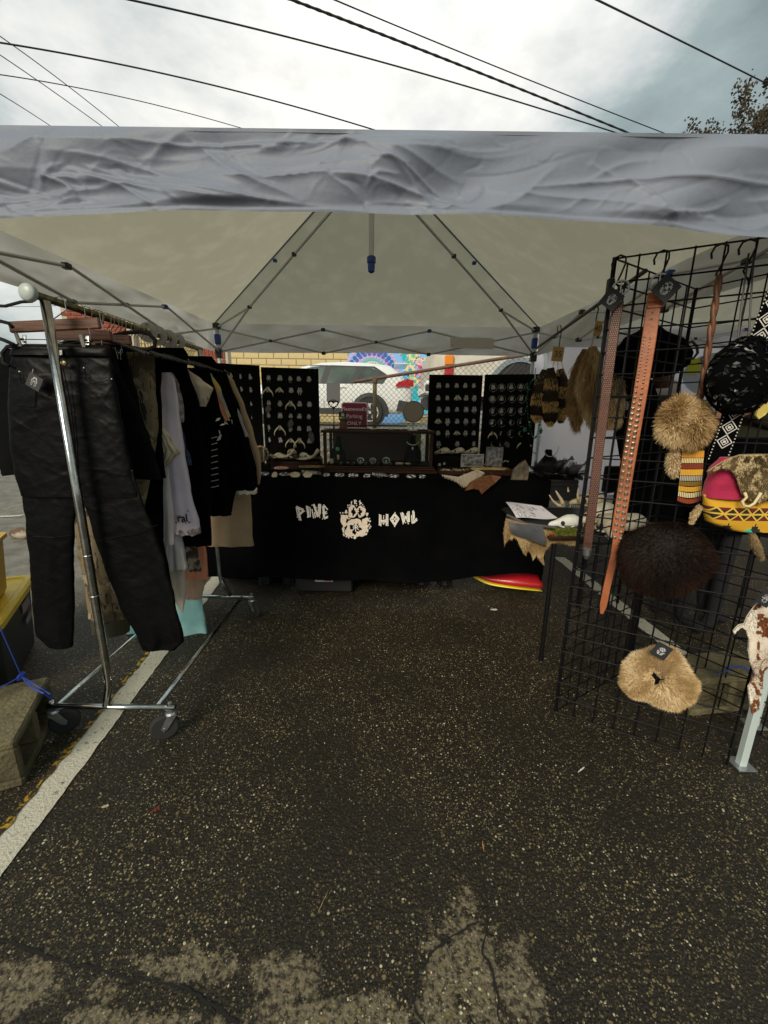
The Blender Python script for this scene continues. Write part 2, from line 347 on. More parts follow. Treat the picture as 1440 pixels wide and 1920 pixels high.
# ================================================================== pop-up canopies
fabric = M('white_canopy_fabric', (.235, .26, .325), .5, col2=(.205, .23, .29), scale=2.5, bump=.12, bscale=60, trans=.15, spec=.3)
fabric_b = M('lit_valance_fabric', (.66, .65, .62), .6, col2=(.60, .59, .56), scale=4, bump=.2, bscale=12, trans=.42, spec=.2)  # front valance cloth again, made paler and more translucent to look lit
def roof_mat():
    m = M('canopy_roof_fabric', (.62, .58, .45), .65, col2=(.71, .67, .53), scale=7, detail=9, ramp=(.48, .72), bump=.5, bscale=5, trans=.31, spec=.25); return m
rooffab = roof_mat()
def canopy(x0, x1, y0, y1, zl, zt, zp, label, walls=False, front=None):
    """zl valance bottom, zt eave, zp peak (front z's can differ)"""
    cx, cy = (x0+x1)/2, (y0+y1)/2
    t = thing('pop_up_canopy', label, 'canopy', (cx, cy, 0))
    zf = front or (zl, zt)
    def ez(y): k = (y-y0)/(y1-y0); return zf[1]+(zt-zf[1])*k
    def bz(y): k = (y-y0)/(y1-y0); return zf[0]+(zl-zf[0])*k
    o = .045   # cloth stands off the frame
    X0, X1, Y0, Y1 = x0-o, x1+o, y0-o, y1+o; pk = Vector((cx-.0, cy, zp))
    cr_ = {(0, 0): Vector((X0, Y0, ez(y0))), (1, 0): Vector((X1, Y0, ez(y0))), (1, 1): Vector((X1, Y1, ez(y1))), (0, 1): Vector((X0, Y1, ez(y1)))}
    order = [(0, 0), (1, 0), (1, 1), (0, 1)]; rf = MB()
    for k in range(4):
        a, b = cr_[order[k]], cr_[order[(k+1) % 4]]
        def fn(u, v, a=a, b=b):
            e = a.lerp(b, u); p = e.lerp(pk, v); sag = -.05*math.sin(math.pi*min(1, v*1.0))*math.sin(math.pi*u)
            n_ = noise.noise(Vector((p.x*2.2, p.y*2.2, 3)))*.012+noise.noise(Vector((p.x*7, p.y*7, 8)))*.004
            p.z += (sag+n_*math.sin(math.pi*u)) * (1-v*.5) * (math.sin(math.pi*min(1, v*1.0)) if v < .02 else 1) * (0 if v == 0 else 1); return p
        rf.grid(fn, 40, 30)
    rf.build('canopy_roof', rooffab, t, smooth=True)
    def crumple(L_, H_, nu, nv, seed):      # crisp crease lines, many fanning out of pinch points, over soft billows
        rs_ = np.random.RandomState(seed); X, Z = np.meshgrid(np.linspace(0, L_, nu+1), np.linspace(0, H_, nv+1)); Hm = np.zeros_like(X)
        def ridge(x0, z0, an, ln, A, w_):
            c, s = math.cos(an), math.sin(an); U_ = (X-x0)*c+(Z-z0)*s; V_ = -(X-x0)*s+(Z-z0)*c
            U_ = U_/ln; V_ = V_+.012*np.sin(U_*3+x0*9); t = np.clip(1-np.abs(U_), 0, 1); t = np.sqrt(t)
            return A*t*np.where(V_ > 0, np.exp(-V_/w_), np.exp(V_/(w_*rs_.uniform(.25, .9))))
        for q in range(int(9*L_)):
            x0, z0 = rs_.uniform(0, L_), rs_.uniform(.1, .95)*H_
            for r_ in range(rs_.randint(3, 7)):
                an = rs_.choice([-1, 1])*abs(rs_.normal(.45, .28)); ln = rs_.uniform(.05, .22); Hm += ridge(x0+ln*.8*math.cos(an)*rs_.choice([-1, 1]), z0+ln*.5*math.sin(an), an, ln, rs_.uniform(-.5, 1)*.0058, rs_.uniform(.006, .018))
        for q in range(int(7*L_)): Hm += ridge(rs_.uniform(0, L_), rs_.uniform(.15, 1)*H_, rs_.normal(0, .10), rs_.uniform(.15, .5), rs_.uniform(.3, 1)*.008, rs_.uniform(.008, .022))
        for q in range(int(22*L_)): Hm += ridge(rs_.uniform(0, L_), rs_.uniform(0, 1)*H_, rs_.uniform(-1.2, 1.2), rs_.uniform(.02, .07), rs_.uniform(-1, 1)*.0022, rs_.uniform(.003, .007))
        for q in range(5): Hm += .0035*np.sin(X*rs_.uniform(4, 17)+Z*rs_.uniform(-25, 25)+rs_.uniform(0, 6))
        return Hm
    for k, (a, b, zz0, zz1, nx, ny, nu) in enumerate([((X0, Y0), (X1, Y0), (zf[0], zf[1]), (zf[0], zf[1]), 0, -1, 620), ((X1, Y0), (X1, Y1), zf, (zl, zt), 1, 0, 90), ((X1, Y1), (X0, Y1), (zl, zt), (zl, zt), 0, 1, 120), ((X0, Y1), (X0, Y0), (zl, zt), zf, -1, 0, 90)]):
        sd = 3+k*11.3+cx; vm = MB(); L_ = math.hypot(b[0]-a[0], b[1]-a[1]); nv = 60 if k == 0 else 12; Hm = crumple(L_, .25, nu, nv, 5+k)
        def fn(u, v):
            x = a[0]+(b[0]-a[0])*u; y = a[1]+(b[1]-a[1])*u; lo = zz0[0]+(zz1[0]-zz0[0])*u; hi = zz0[1]+(zz1[1]-zz0[1])*u+(.008 if k == 0 else 0)
            droop = (-.062*abs(2*u-1)**2-.03*max(0, 2*u-1)**2) if k == 0 else -.006*math.sin(u*9)
            z = hi+(lo-hi)*v+droop*v; env = min(1, v*6)*(1-.6*sm((v-.86)/.09)) * min(1, u*30, (1-u)*30)
            off = float(Hm[min(nv, int(round(v*nv))), min(nu, int(round(u*nu)))])*2.0*env+.008*(v if v < .94 else .94)
            if v >= .955: off += .0025
            return Vector((x+nx*off, y+ny*off, z))
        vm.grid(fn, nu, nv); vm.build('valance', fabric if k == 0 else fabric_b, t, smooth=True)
    # seam tape at the hem of the front
    sq = .027
    for (lx, ly) in ((x0, y0), (x1, y0), (x1, y1), (x0, y1)):
        ztop = ez(ly)-.03
        lg = MB(); lg.bbox((lx, ly, ztop/2), (sq, sq, ztop), .003); lo = lg.build('leg', whitepaint, t)
        ft = MB(); ft.bbox((lx, ly, .004), (.07, .07, .006), .001); ft.build('foot_plate', steel, lo)
        sl_ = MB(); sl_.bbox((lx, ly, bz(ly)-.02), (.055, .055, .085), .006); sl_.build('slider', blackp, lo)
        bl = MB(); bl.bbox((lx, ly, bz(ly)+.10), (.048, .048, .09), .006); bl.build('latch', bluep, lo)
        cap_ = MB(); cap_.bbox((lx, ly, ztop), (.06, .06, .05), .006); cap_.build('top_bracket', blackp, lo)
    def bar(p, q, r=.0085):
        m = MB(); m.tube([p, q], r, 6); m.build('truss_bar', greypaint, t)
    def joint(p, col=blackp, s=.021):
        m = MB(); m.bbox(p, (s*1.7, s*1.7, s*1.3), .004); m.build('joint', col, t)
    cs = [(x0, y0), (x1, y0), (x1, y1), (x0, y1)]
    for k in range(4):
        a, b = cs[k], cs[(k+1) % 4]; n = 3
        def pt(i, hi):
            u = i/n; x = a[0]+(b[0]-a[0])*u; y = a[1]+(b[1]-a[1])*u; return Vector((x, y, (ez(y)-.05+(.03 if k == 0 else 0)) if hi else (bz(y)+(.075 if k == 0 else 0))-.01))
        if k == 0: continue_front = True
        for i in range(n):
            bar(pt(i, 1), pt(i+1, 0)); bar(pt(i, 0)+Vector((.011, .011, 0)), pt(i+1, 1)+Vector((.011, .011, 0)))
            joint((pt(i, 1)+pt(i+1, 0))/2, s=.017)
            if i: joint(pt(i, 1), bluep if i == 1 else blackp); joint(pt(i, 0))
    hub = Vector((cx, cy, zp-.09))
    for k in range(4):     # sewn hip seams
        e_ = cr_[order[k]]; m = MB(); m.tube([e_.lerp(pk, u)-Vector((0, 0, .006)) for u in (0, .02, .5, .98)], .006, 5); m.build('hip_seam', fabric, t)
    for (lx, ly) in cs:
        c1 = Vector((lx, ly, ez(ly)-.04)); c2 = Vector((lx, ly, bz(ly)+.0)); p1 = c1.lerp(hub, .30)-Vector((0, 0, .10)); p2 = c1.lerp(hub, .62)-Vector((0, 0, .05))
        bar(c1, p1); bar(c2, p1); bar(p1, p2); bar(p2, hub); joint(p1, s=.018); joint(p2, s=.018)
        s_ = c1.lerp(hub, .5)+Vector((0, 0, .035)); m = MB(); m.bbox(s_, (.03, .03, .02), .004); m.build('roof_strap', bluep, t)
    m = MB(); m.tube([hub, (cx, cy, zp-.56)], .0165, 10); cp = m.build('centre_pole', greypaint, t)
    m = MB(); m.lathe((cx, cy, zp-.64), [(.006, 0), (.019, .008), (.021, .03), (.021, .05), (.026, .055), (.026, .085), (.02, .09)], 14); m.build('pole_cap', bluep, cp)
    return t
# own stall tent
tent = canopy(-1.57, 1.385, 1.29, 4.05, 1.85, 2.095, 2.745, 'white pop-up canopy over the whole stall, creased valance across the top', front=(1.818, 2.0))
# notice panel printed on the inside of the rear valance
m = MB(); a, b, c_, d_ = at(844, 632, 4.02), at(926, 634, 4.02), at(926, 655, 4.02), at(844, 652, 4.02)
m.poly([a, b, c_, d_], (0, -1, 0), .001); m.build('care_label', M('faint_label_print', (.60, .58, .54), .8, col2=(.64, .63, .60), scale=60, ramp=(.45, .55)), tent)
# ================================================================== background
def face_panel(mb, x0, x1, z0, z1, y, th): mb.box(((x0+x1)/2, y+th/2, (z0+z1)/2), (x1-x0, th, z1-z0))
WY = 15.0
mort = M('mortar', (.33, .28, .19), .9, bump=.4, bscale=60)
blk = M('cream_block', (.62, .50, .26), .85, col2=(.54, .42, .21), scale=3, bump=.5, bscale=40)
wl = at(300, 700, WY).x-2.2; wr_ = at(812, 700, WY).x; wt = thing('block_building', 'cream concrete block building behind the parked white car', 'building', ((wl+wr_)/2, WY, .9))
m = MB(); face_panel(m, wl, wr_, .7, 5.4, WY, .3); m.build('wall', mort, wt)
BW, BH = .52, .215; rest = MB(); proto = None; rr = random.Random(4)
zlo, zhi = 2.55, 3.85
j = 0; z = .95; nblk = 0
while z < 5.3:
    x = wl+(BW/2 if j % 2 else 0)
    while x+BW <= wr_+.01:
        c = (x+BW/2, WY-.012, z+BH/2)
        if zlo < c[2] < zhi and nblk < 290:
            if proto is None:
                b_ = MB(); b_.bbox((0, 0, 0), (BW-.022, .03, BH-.022), .006); proto = b_.build('block', blk, wt, org=(0, 0, 0)); o = proto
            else: o = proto.copy(); C.objects.link(o)
            o.location = Vector(c)-ORG[wt.name]+Vector((0, rr.uniform(-.003, .003), 0)); nblk += 1
        else: rest.bbox(c, (BW-.022, .03, BH-.022), .006)
        x += BW
    z += BH; j += 1
tag(rest.build('upper_and_lower_blocks', blk, wt), kind='stuff')
# red brick corner (left) and soldier course
brk = M('red_brick', (.28, .055, .028), .85, col2=(.20, .04, .022), scale=8, bump=.4, bscale=80)
lm = M('lime_mortar', (.42, .38, .30), .9)
def bricks(px0, px1, py0, py1, Y, label, soldier=False):
    a, b = at(px0, py1, Y), at(px1, py0, Y); x0, x1, z0, z1 = a.x, b.x, a.z, b.z; zb = .9
    t = thing('brick_wall', label, 'wall', ((x0+x1)/2, Y, zb)); m = MB(); face_panel(m, x0, x1, zb-.3, z1+.8, Y, .25); m.build('wall_core', lm, t)
    bw, bh = (.105, .36) if soldier else (.30, .105); pr = None; z = z0; r = 0; lowb = MB()
    while z < z1:
        x = x0+(bw/2 if r % 2 and not soldier else 0)
        while x+bw <= x1+.01:
            if pr is None: q = MB(); q.bbox((0, 0, 0), (bw-.022, .03, bh-.022), .004); pr = q.build('brick', brk, t, org=(0, 0, 0)); o = pr
            else: o = pr.copy(); C.objects.link(o)
            o.location = Vector((x+bw/2, Y-.012, z+bh/2))-ORG[t.name]; x += bw
        z += bh; r += 1
        if soldier: break
    z = z0-bh
    while z > zb:
        x = x0
        while x+bw <= x1+.01: lowb.bbox((x+bw/2, Y-.012, z+bh/2), (bw-.022, .03, bh-.022), .004); x += bw
        z -= bh
    tag(lowb.build('lower_bricks', brk, t), kind='stuff'); return t
bricks(120, 246, 585, 622, 12.5, 'red brick wall rising behind the hanging rail of clothes')
bricks(372, 426, 653, 673, 11.6, 'low red brick pier with upright bricks behind the tent leg', soldier=True)
# mural: painted panel with rings of dots, thin paint on the wall
mur = thing('wall_mural', 'blue dotted mural painted on the block wall beside the truck', 'mural', (at(725, 700, WY).x, WY-.04, 1.0))
a = at(655, 800, WY-.04); b = at(809, 640, WY-.04)
def flat(pts, th=.003): pass
paint = {k: M('mural_'+k, c, .7) for k, c in dict(sky=(.22, .48, .88), pink=(.72, .36, .55), violet=(.20, .08, .42), teal=(.02, .42, .50), deep=(.03, .12, .40), cream=(.75, .66, .35), green=(.18, .50, .38), red=(.70, .06, .10), cyan=(.05, .55, .80)).items()}
DN = [0]
def disc(mb, px, py, r, k, n=10, sx=1.0):
    DN[0] += 1; c = at(px, py, WY-.045-.004*k-.00045*(DN[0] % 700)*.02-.00004*DN[0]); mb.poly([(c.x+r*sx*math.cos(2*math.pi*i/n), c.y, c.z+r*math.sin(2*math.pi*i/n)) for i in range(n)], (0, -1, 0), .002)
DB = {k: MB() for k in paint}
DB['sky'].poly([at(px, py, WY-.04) for (px, py) in [(648, 690), (652, 668), (668, 650), (700, 640), (806, 640), (804, 670), (806, 700), (790, 775), (735, 800), (650, 800)]], (0, -1, 0), .002)
cx_, cy_ = 697, 700
for ring, (rad, cnt, col, rs) in enumerate([(50, 46, 'pink', .075), (43, 30, 'deep', .11), (37, 26, 'violet', .10), (31, 30, 'pink', .06), (27, 34, 'green', .07), (21, 26, 'cream', .055), (15, 20, 'teal', .10)]):
    for i in range(cnt):
        an = math.pi*2*(i+.5*(ring % 2))/cnt; x, y = cx_+rad*math.cos(an), cy_-rad*math.sin(an)
        disc(DB[col], x, y, rs*.68, 1+ring % 2, 7)
disc(DB['cyan'], cx_, cy_, .17, 3, 14)
rr = random.Random(9)
for i in range(26):   # teal band of dots snaking down the right half
    t_ = i/25; disc(DB['teal' if i % 2 else 'green'], 757+8*math.sin(t_*5)+t_*12, 655+t_*125, rr.uniform(.10, .19), 2, 9)
for (x, y, r, c, c2) in [(775, 667, .17, 'cream', 'green'), (769, 694, .17, 'cream', 'teal'), (791, 682, .17, 'red', 'pink'), (798, 682, .13, 'teal', 'cream'), (786, 703, .15, 'red', 'pink'), (777, 715, .16, 'cream', 'green'), (798, 725, .16, 'cream', 'red'), (800, 676, .08, 'pink', 'red'), (786, 678, .08, 'pink', 'sky')]:
    disc(DB[c], x, y, r, 3, 12); disc(DB[c2], x, y, r*.45, 4, 8)
    for k in range(8): disc(DB['pink' if c == 'red' else 'cream'], x+r*66*math.cos(k*.785), y+r*66*math.sin(k*.785), .035, 3, 6)
for k in range(22): disc(DB['cyan' if k % 2 else 'teal'], rr.uniform(764, 800), rr.uniform(732, 775), rr.uniform(.14, .30), 1, 8)
for k in range(46):
    x, y = rr.uniform(735, 803), rr.uniform(650, 775); disc(DB[rr.choice(['cream', 'pink', 'deep', 'cyan', 'green'])], x, y, rr.uniform(.03, .06), 5, 6)
for k, mb in DB.items():
    if mb.v: tag(mb.build(k+'_paint', paint[k], mur), kind=None if k == 'sky' else 'stuff')

# chain link fence with its brown rail
def rail_z(x): return 1.615+(x+.35)*.20
FY = lambda x: 4.95-.12*x
wire = M('fence_wire', (.11, .11, .105), .5, .6); rust = M('rusty_brown_rail', (.16, .085, .055), .7, col2=(.10, .05, .03), scale=14, bump=.2); tanp = M('weathered_tan_post', (.20, .15, .08), .75, col2=(.13, .10, .05), scale=10, bump=.3)
fx0 = -1.35
rl = at(663, 716, 5.0); rrp = at(1037, 657, 4.72)
fen = thing('chain_link_fence', 'chain link fence with a rusty brown top rail behind the tables', 'fence', (.4, 4.9, .6))
m = MB(); ext = rl+(rrp-rl)*1.9; m.tube([rl, rrp, ext], .019, 10); m.build('top_rail', rust, fen)
pp = at(703, 713, 4.97); m = MB(); m.tube([(pp.x, pp.y-.03, hgt(pp.x, pp.y)-.1), (pp.x, pp.y-.03, pp.z-.03)], .024, 12); po = m.build('post', tanp, fen)
m = MB(); m.lathe((pp.x, pp.y-.03, pp.z-.04), [(.027, 0), (.03, .01), (.03, .035), (.018, .05)], 12); m.build('rail_tie', rust, fen)
def rz_(x): t = (x-rl.x)/(rrp.x-rl.x); return (rl.z+(rrp.z-rl.z)*t) if t > 0 else rl.z-.02+t*.16
def ry_(x): t = (x-rl.x)/(rrp.x-rl.x); return rl.y+(rrp.y-rl.y)*t+.025
mesh_ = MB(); P_ = .060; xL, xR = fx0, 2.3
for sg in (1, -1):
    k0 = xL-2.2 if sg == 1 else xL
    x = k0
    while x < (xR if sg == 1 else xR+2.2):
        seg = []
        for i in range(75):          # walk down one wire in small steps, keeping the part below the rail
            zz = 2.25-i*.03; xx = x+sg*(2.25-zz)
            if xL <= xx <= xR and zz <= rz_(xx)+.025 and zz > hgt(xx, 4.9)+.02: seg.append((xx+.007*noise.noise(Vector((xx*2, zz*2, 1))), ry_(xx)+(.003 if (i % 2) else -.003), zz+.005*noise.noise(Vector((xx*2, zz*2, 7)))))
        if len(seg) > 1: mesh_.tube(seg, .0021, 3, cap=False)
        x += P_
mm = mesh_.build('wire_mesh', wire, fen); mm['kind'] = 'stuff'

# white SUV facing left on the higher lot
carp = M('white_car_paint', (.68, .69, .68), .25, coat=.6); glass = M('dark_car_glass', (.03, .035, .04), .08, col2=(.07, .10, .08), scale=1.5, spec=.8); trim = M('black_car_trim', (.022, .022, .024), .6)  # greenish mottling paints reflections into the window glass colour
tyre_m = M('tyre_rubber', (.016, .016, .016), .8); alloy = M('alloy', (.62, .62, .63), .35, .25); redl = M('red_lamp_lens', (.45, .01, .02), .2, coat=.5); orl = M('orange_lamp_lens', (.75, .22, .01), .25, coat=.5)
CY = 12.0; rearx = at(773, 740, 11.1).x; gzc = at(700, 799, CY-.9).z
car = thing('parked_suv', 'white parked SUV seen from its side through the chain link fence', 'car', (rearx-2.3, CY, gzc))
def xr(d): return rearx-d     # d = metres forward of the rear bumper
prof = [(0.0, .55, .95, .80), (.06, .40, 1.02, .86), (.25, .34, 1.30, .90), (.38, .32, 1.46, .90), (.62, .32, 1.60, .91), (1.1, .32, 1.66, .92), (1.8, .30, 1.69, .92), (2.4, .30, 1.66, .92), (2.9, .30, 1.55, .92), (3.35, .30, 1.30, .92), (3.55, .30, 1.14, .91), (3.9, .30, 1.08, .90), (4.3, .32, 1.00, .86), (4.52, .38, .88, .74), (4.6, .5, .7, .55)]
m = MB(); rings = []
def shw(z, top, w):     # half width at height z
    return w-(max(0, z-.95)/.75)**1.3*.24
for (d, zb, zt_, w_) in prof:
    rg = []
    zs = [zb+(zt_-zb)*k for k in (0, .12, .3, .5, .7, .86, .97)]
    side = [(shw(z, zt_, w_)-(.05 if k == 0 else 0)-(.07 if k == 6 else 0), z) for k, z in enumerate(zs)]
    for (y, z) in side: rg.append((xr(d), CY-y, gzc+z))
    rg.append((xr(d), CY, gzc+zt_+.015))
    for (y, z) in reversed(side): rg.append((xr(d), CY+y, gzc+z))
    rings.append(rg)
m.loft(rings); m.build('body', carp, car, smooth=True)
def sidepoly(name, pts, mat, th=.012, off=.004, side=-1):
    m = MB(); P2 = []
    for d, z in pts: P2.append(Vector((xr(d), CY+side*(shw(z, 0, .92)+off), gzc+z)))
    m.poly(P2, (0, side, .1), th); return m.build(name, mat, car)
sidepoly('side_window', [(.78, 1.10), (.66, 1.28), (1.05, 1.48), (1.30, 1.52), (1.55, 1.10)], glass)
sidepoly('side_window', [(1.62, 1.09), (1.38, 1.53), (2.15, 1.55), (2.28, 1.08)], glass)
sidepoly('side_window', [(2.38, 1.08), (2.26, 1.55), (2.75, 1.47), (3.2, 1.22), (3.3, 1.08)], glass)
sidepoly('quarter_trim', [(.62, 1.28), (.70, 1.34), (1.0, 1.53), (2.7, 1.55), (2.72, 1.53), (1.05, 1.50), (.68, 1.27)], trim, off=.008)
sidepoly('pillar_trim', [(1.50, 1.09), (1.28, 1.53), (1.40, 1.535), (1.65, 1.09)], trim, off=.006); sidepoly('pillar_trim', [(2.26, 1.08), (2.13, 1.54), (2.28, 1.54), (2.42, 1.08)], trim, off=.006)
sidepoly('sill_trim', [(.95, .30), (.95, .46), (3.6, .46), (3.6, .30)], trim)
sidepoly('door_handle', [(1.75, .98), (1.75, 1.01), (1.93, 1.01), (1.93, .98)], carp, th=.03)
for dd_ in (2.33, 1.58): sidepoly('door_seam', [(dd_, .5), (dd_, 1.08), (dd_-.012, 1.08), (dd_-.012, .5)], trim, th=.004)
sidepoly('rear_bumper_trim', [(.02, .42), (.02, .62), (.35, .68), (.42, .40)], trim, th=.02)
m = MB(); m.poly([(xr(.0)+.02, CY-.86, gzc+1.18), (xr(.0)+.02, CY-.86, gzc+1.02), (xr(.46), CY-.935, gzc+1.02), (xr(.40), CY-.93, gzc+1.12), (xr(.15), CY-.90, gzc+1.22)], (.3, -1, 0), .03); m.build('tail_lamp', redl, car)
m = MB(); m.bbox((xr(.30), CY, gzc+1.62), (.35, 1.3, .03), .01); m.build('roof_spoiler', carp, car)
def wheel(x, y, z, R, W, parent, spokes=5):
    m = MB(); m.lathe((x, y, z), [(R*.66, -W/2), (R*.93, -W/2), (R, -W*.3), (R, W*.3), (R*.93, W/2), (R*.66, W/2)], 32, 'Y', ring=True); w_ = m.build('wheel', tyre_m, parent, smooth=False)
    m = MB(); m.lathe((x, y-W*.40, z), [(R*.60, 0), (R*.67, 0), (R*.67, .05), (R*.60, .05)], 28, 'Y', ring=True)
    for k in range(spokes):
        for dl in (-.12, .12):
            a = 2*math.pi*k/spokes+.3; c = Vector((x+math.cos(a+dl*.5)*R*.36, y-W*.40, z+math.sin(a+dl*.5)*R*.36)); m.box(c, (R*.56, .03, R*.085), ry=-(a+dl))
    m.lathe((x, y-W*.42, z), [(.001, 0), (R*.13, 0), (R*.13, .05)], 12, 'Y'); m.build('rim', alloy, w_)
    m = MB(); m.lathe((x, y-W*.1, z), [(.001, 0), (R*.62, 0)], 20, 'Y'); m.build('brake_disc', trim, w_)
for d in (1.12, 3.72):
    for sd in (-1, 1): wheel(xr(d), CY+sd*.865, gzc+.36, .36, .23 if sd < 0 else .23, car)
    m = MB()
    rings = []
    for k in range(15):
        a = -.25+ (math.pi+.5)*k/14; c, s = math.cos(a), math.sin(a)
        rings.append([(xr(d)+c*r, CY-yy, gzc+.36+s*r) for r, yy in ((.40, .955), (.50, .945), (.50, .90), (.40, .90))])
    m.loft(rings); m.build('wheel_arch', trim, car)
    m = MB(); m.lathe((xr(d), CY-.935, gzc+.36), [(.001, 0), (.42, 0), (.42, .02)], 24, 'Y'); m.build('wheel_well', tyre_m, car)

# white truck body with lamp and wheel arch, right
TY = 7.2; tx0 = at(806, 700, TY).x; tgz = .95
trk = thing('parked_truck', 'white truck body with orange and red rear lamp behind the right board', 'truck', (tx0+2, TY+1, tgz))
m = MB(); pr_ = [(tx0, 1.60), (tx0, 2.05), (tx0+.10, 2.45), (tx0+.35, 2.62), (tx0+5.2, 2.66), (tx0+5.4, 1.6)]
rings = [[(x, TY+y*(1 if z < 2.2 else .0)+ (0 if z < 2.2 else .02+y), z) for (x, z) in pr_] for y in (0, 1.9)]
m.loft(rings); m.build('body', M('old_white_paint', (.60, .57, .50), .5, col2=(.50, .47, .40), scale=5), trk)
la = at(843, 668, TY-.03); lb = at(843, 702, TY-.03)
m = MB(); m.bbox((la.x, TY-.02, (la.z+lb.z)/2+.085), (.15, .06, .17), .02); m.build('orange_lamp', orl, trk)
m = MB(); m.bbox((la.x, TY-.02, (la.z+lb.z)/2-.085), (.15, .06, .165), .02); m.build('red_lamp', redl, trk)
ac = at(972, 730, TY-.02); ar = at(972, 670, TY-.02).z-ac.z
m = MB(); rings = []
for k in range(19):
    a = math.pi*k/18-.05; c, s = math.cos(a), math.sin(a); rings.append([(ac.x+c*r, TY-yy, ac.z+s*r) for r, yy in ((ar*.86, .04), (ar, .05), (ar*1.02, 0), (ar*.86, 0))])
m.loft(rings); m.build('arch_flare', M('blue_grey_flare', (.22, .27, .30), .5), trk)
m = MB(); m.lathe((ac.x, TY-.012, ac.z), [(.001, 0), (ar*.87, 0), (ar*.87, .01)], 28, 'Y'); m.build('wheel_well', tyre_m, trk)
wheel(ac.x, TY+.1, tgz+.42, .42, .26, trk)
m = MB(); m.bbox((tx0-.02, TY+.5, 1.72), (.16, 1.4, .22), .03); bm_ = m.build('bumper', carp, trk); m = MB(); m.bbox((tx0-.04, TY-.21, 1.72), (.10, .02, .10), .005); m.build('bumper_step', trim, trk)
m = MB(); m.box((tx0+2.6, TY+.95, 1.5), (5.2, 1.4, .25)); m.build('chassis', trim, trk)

# weeds and rubble on the bank behind the fence
leafm = M('weed_leaf', (.10, .20, .03), .6, tint=[(.05, .11, .02), (.16, .30, .04), (.28, .40, .08)], trans=.35)
def weed(px, py, Y, h, n, lab):
    c = at(px, py, Y); z0 = hgt(c.x, Y); m = MB(); r_ = random.Random(px)
    for i in range(n):
        a = r_.uniform(0, 6.28); ln = h*r_.uniform(.4, 1); b = Vector((c.x+r_.gauss(0, h*.3), Y+r_.gauss(0, h*.25), z0-.01)); t = b+Vector((math.cos(a)*ln*.5, math.sin(a)*ln*.5, ln)); s = Vector((-math.sin(a), math.cos(a), 0))*ln*.09
        mid = b.lerp(t, .55)+Vector((0, 0, ln*.12)); m.add([b, mid-s, t, mid+s], [(0, 1, 2, 3)], r_.random())
    tag(m.build('weed', leafm), lab, 'weed')
weed(602, 850, 5.05, .55, 160, 'tall green weed showing between the left board and the display case')
weed(765, 795, 5.5, .22, 90, 'low green weed left of the round table mirror')
weed(790, 850, 5.05, .50, 140, 'green weed seen through the right end of the display case')
weed(738, 795, 6.0, .15, 60, 'small tuft of weed on the rubble near the car wheel')
rub = MB(); rr = random.Random(12)
for i in range(170):
    x = rr.uniform(-1.5, 3.2); y = rr.uniform(5.2, 7.4); s = rr.uniform(.03, .10); rub.ell((x, y, hgt(x, y)+s*.2), (s, s*rr.uniform(.6, 1), s*.6), 7, 4, nz=.6, seed=i)
tag(rub.build('rubble', M('rubble_stone', (.30, .25, .17), .9, col2=(.18, .14, .09), scale=4), org=(0, 0, 0)), 'broken stones on the bank behind the fence', 'rubble', kind='stuff')

# trees
bark = M('tree_bark', (.10, .075, .05), .9)
def tree(x, y, z0, h, spread, name, lab, leaf, seed, leaves=9000, lsz=.05, trunk=.12, lv=5):
    t = thing(name, lab, 'tree', (x, y, z0)); r_ = random.Random(seed); tm = MB(); lm_ = MB(); tips = []
    def br(p, d, ln, r, dep):
        n = 4; pts = [p]; q = p
        for i in range(n): d = (d+Vector((r_.gauss(0, .12), r_.gauss(0, .12), r_.gauss(.02, .07)))).normalized(); q = q+d*ln/n; pts.append(q)
        tm.tube(pts, [r*(1-.45*i/n) for i in range(n+1)], 6 if dep < 2 else 3, cap=False)
        if dep >= 2: tips.extend(pts[1:])
        if dep < lv:
            for k in range(3 if dep else 4):
                s = pts[-1] if k == 0 else pts[r_.randint(2, n)]; a = r_.uniform(0, 6.28); e = Vector((math.cos(a), math.sin(a), r_.uniform(-.1, .7)))*spread; br(s, (d*.9+e).normalized(), ln*r_.uniform(.6, .78), r*.55, dep+1)
    br(Vector((x, y, z0)), Vector((0, 0, 1)), h*.33, trunk, 0)
    tm.build('trunk', bark, t)
    for i in range(leaves):
        p = r_.choice(tips)+Vector((r_.gauss(0, .10), r_.gauss(0, .10), r_.gauss(0, .10))); a = Vector((r_.gauss(0, 1), r_.gauss(0, 1), r_.gauss(0, 1))).normalized(); b = a.cross(Vector((r_.random(), r_.random(), r_.random()))).normalized(); s = lsz*r_.uniform(.5, 1.2)
        lm_.add([p+a*s, p+b*s*.6, p-a*s, p-b*s*.6], [(0, 1, 2, 3)], r_.random())
    lm_.build('crown', leaf, t)
lb1 = M('dry_brown_leaf', (.1, .08, .05), .7, tint=[(.03, .025, .018), (.075, .06, .035), (.14, .11, .07)], trans=.3)
lb2 = M('pale_spring_leaf', (.3, .3, .15), .7, tint=[(.16, .14, .08), (.32, .30, .17), (.45, .42, .25)], trans=.3)
tp = at(1440, 275, 15.0); tree(tp.x+2.3, 15.0, hgt(tp.x, 15), 11.6, .50, 'half_bare_tree', 'tall half bare brown tree rising over the canopy corner at upper right', lb1, 5, 42000, .055, .16)
tp = at(70, 640, 17); tree(tp.x, 17, hgt(tp.x, 17), 5.0, .9, 'budding_tree', 'small pale budding tree behind the near end of the clothes rail', lb2, 8, 6000, .05, .08)
tp = at(14, 640, 19); tree(tp.x, 19, hgt(tp.x, 19), 4.2, .9, 'budding_tree', 'small pale budding tree at the far left edge behind the shorts', lb2, 11, 5000, .05, .08)

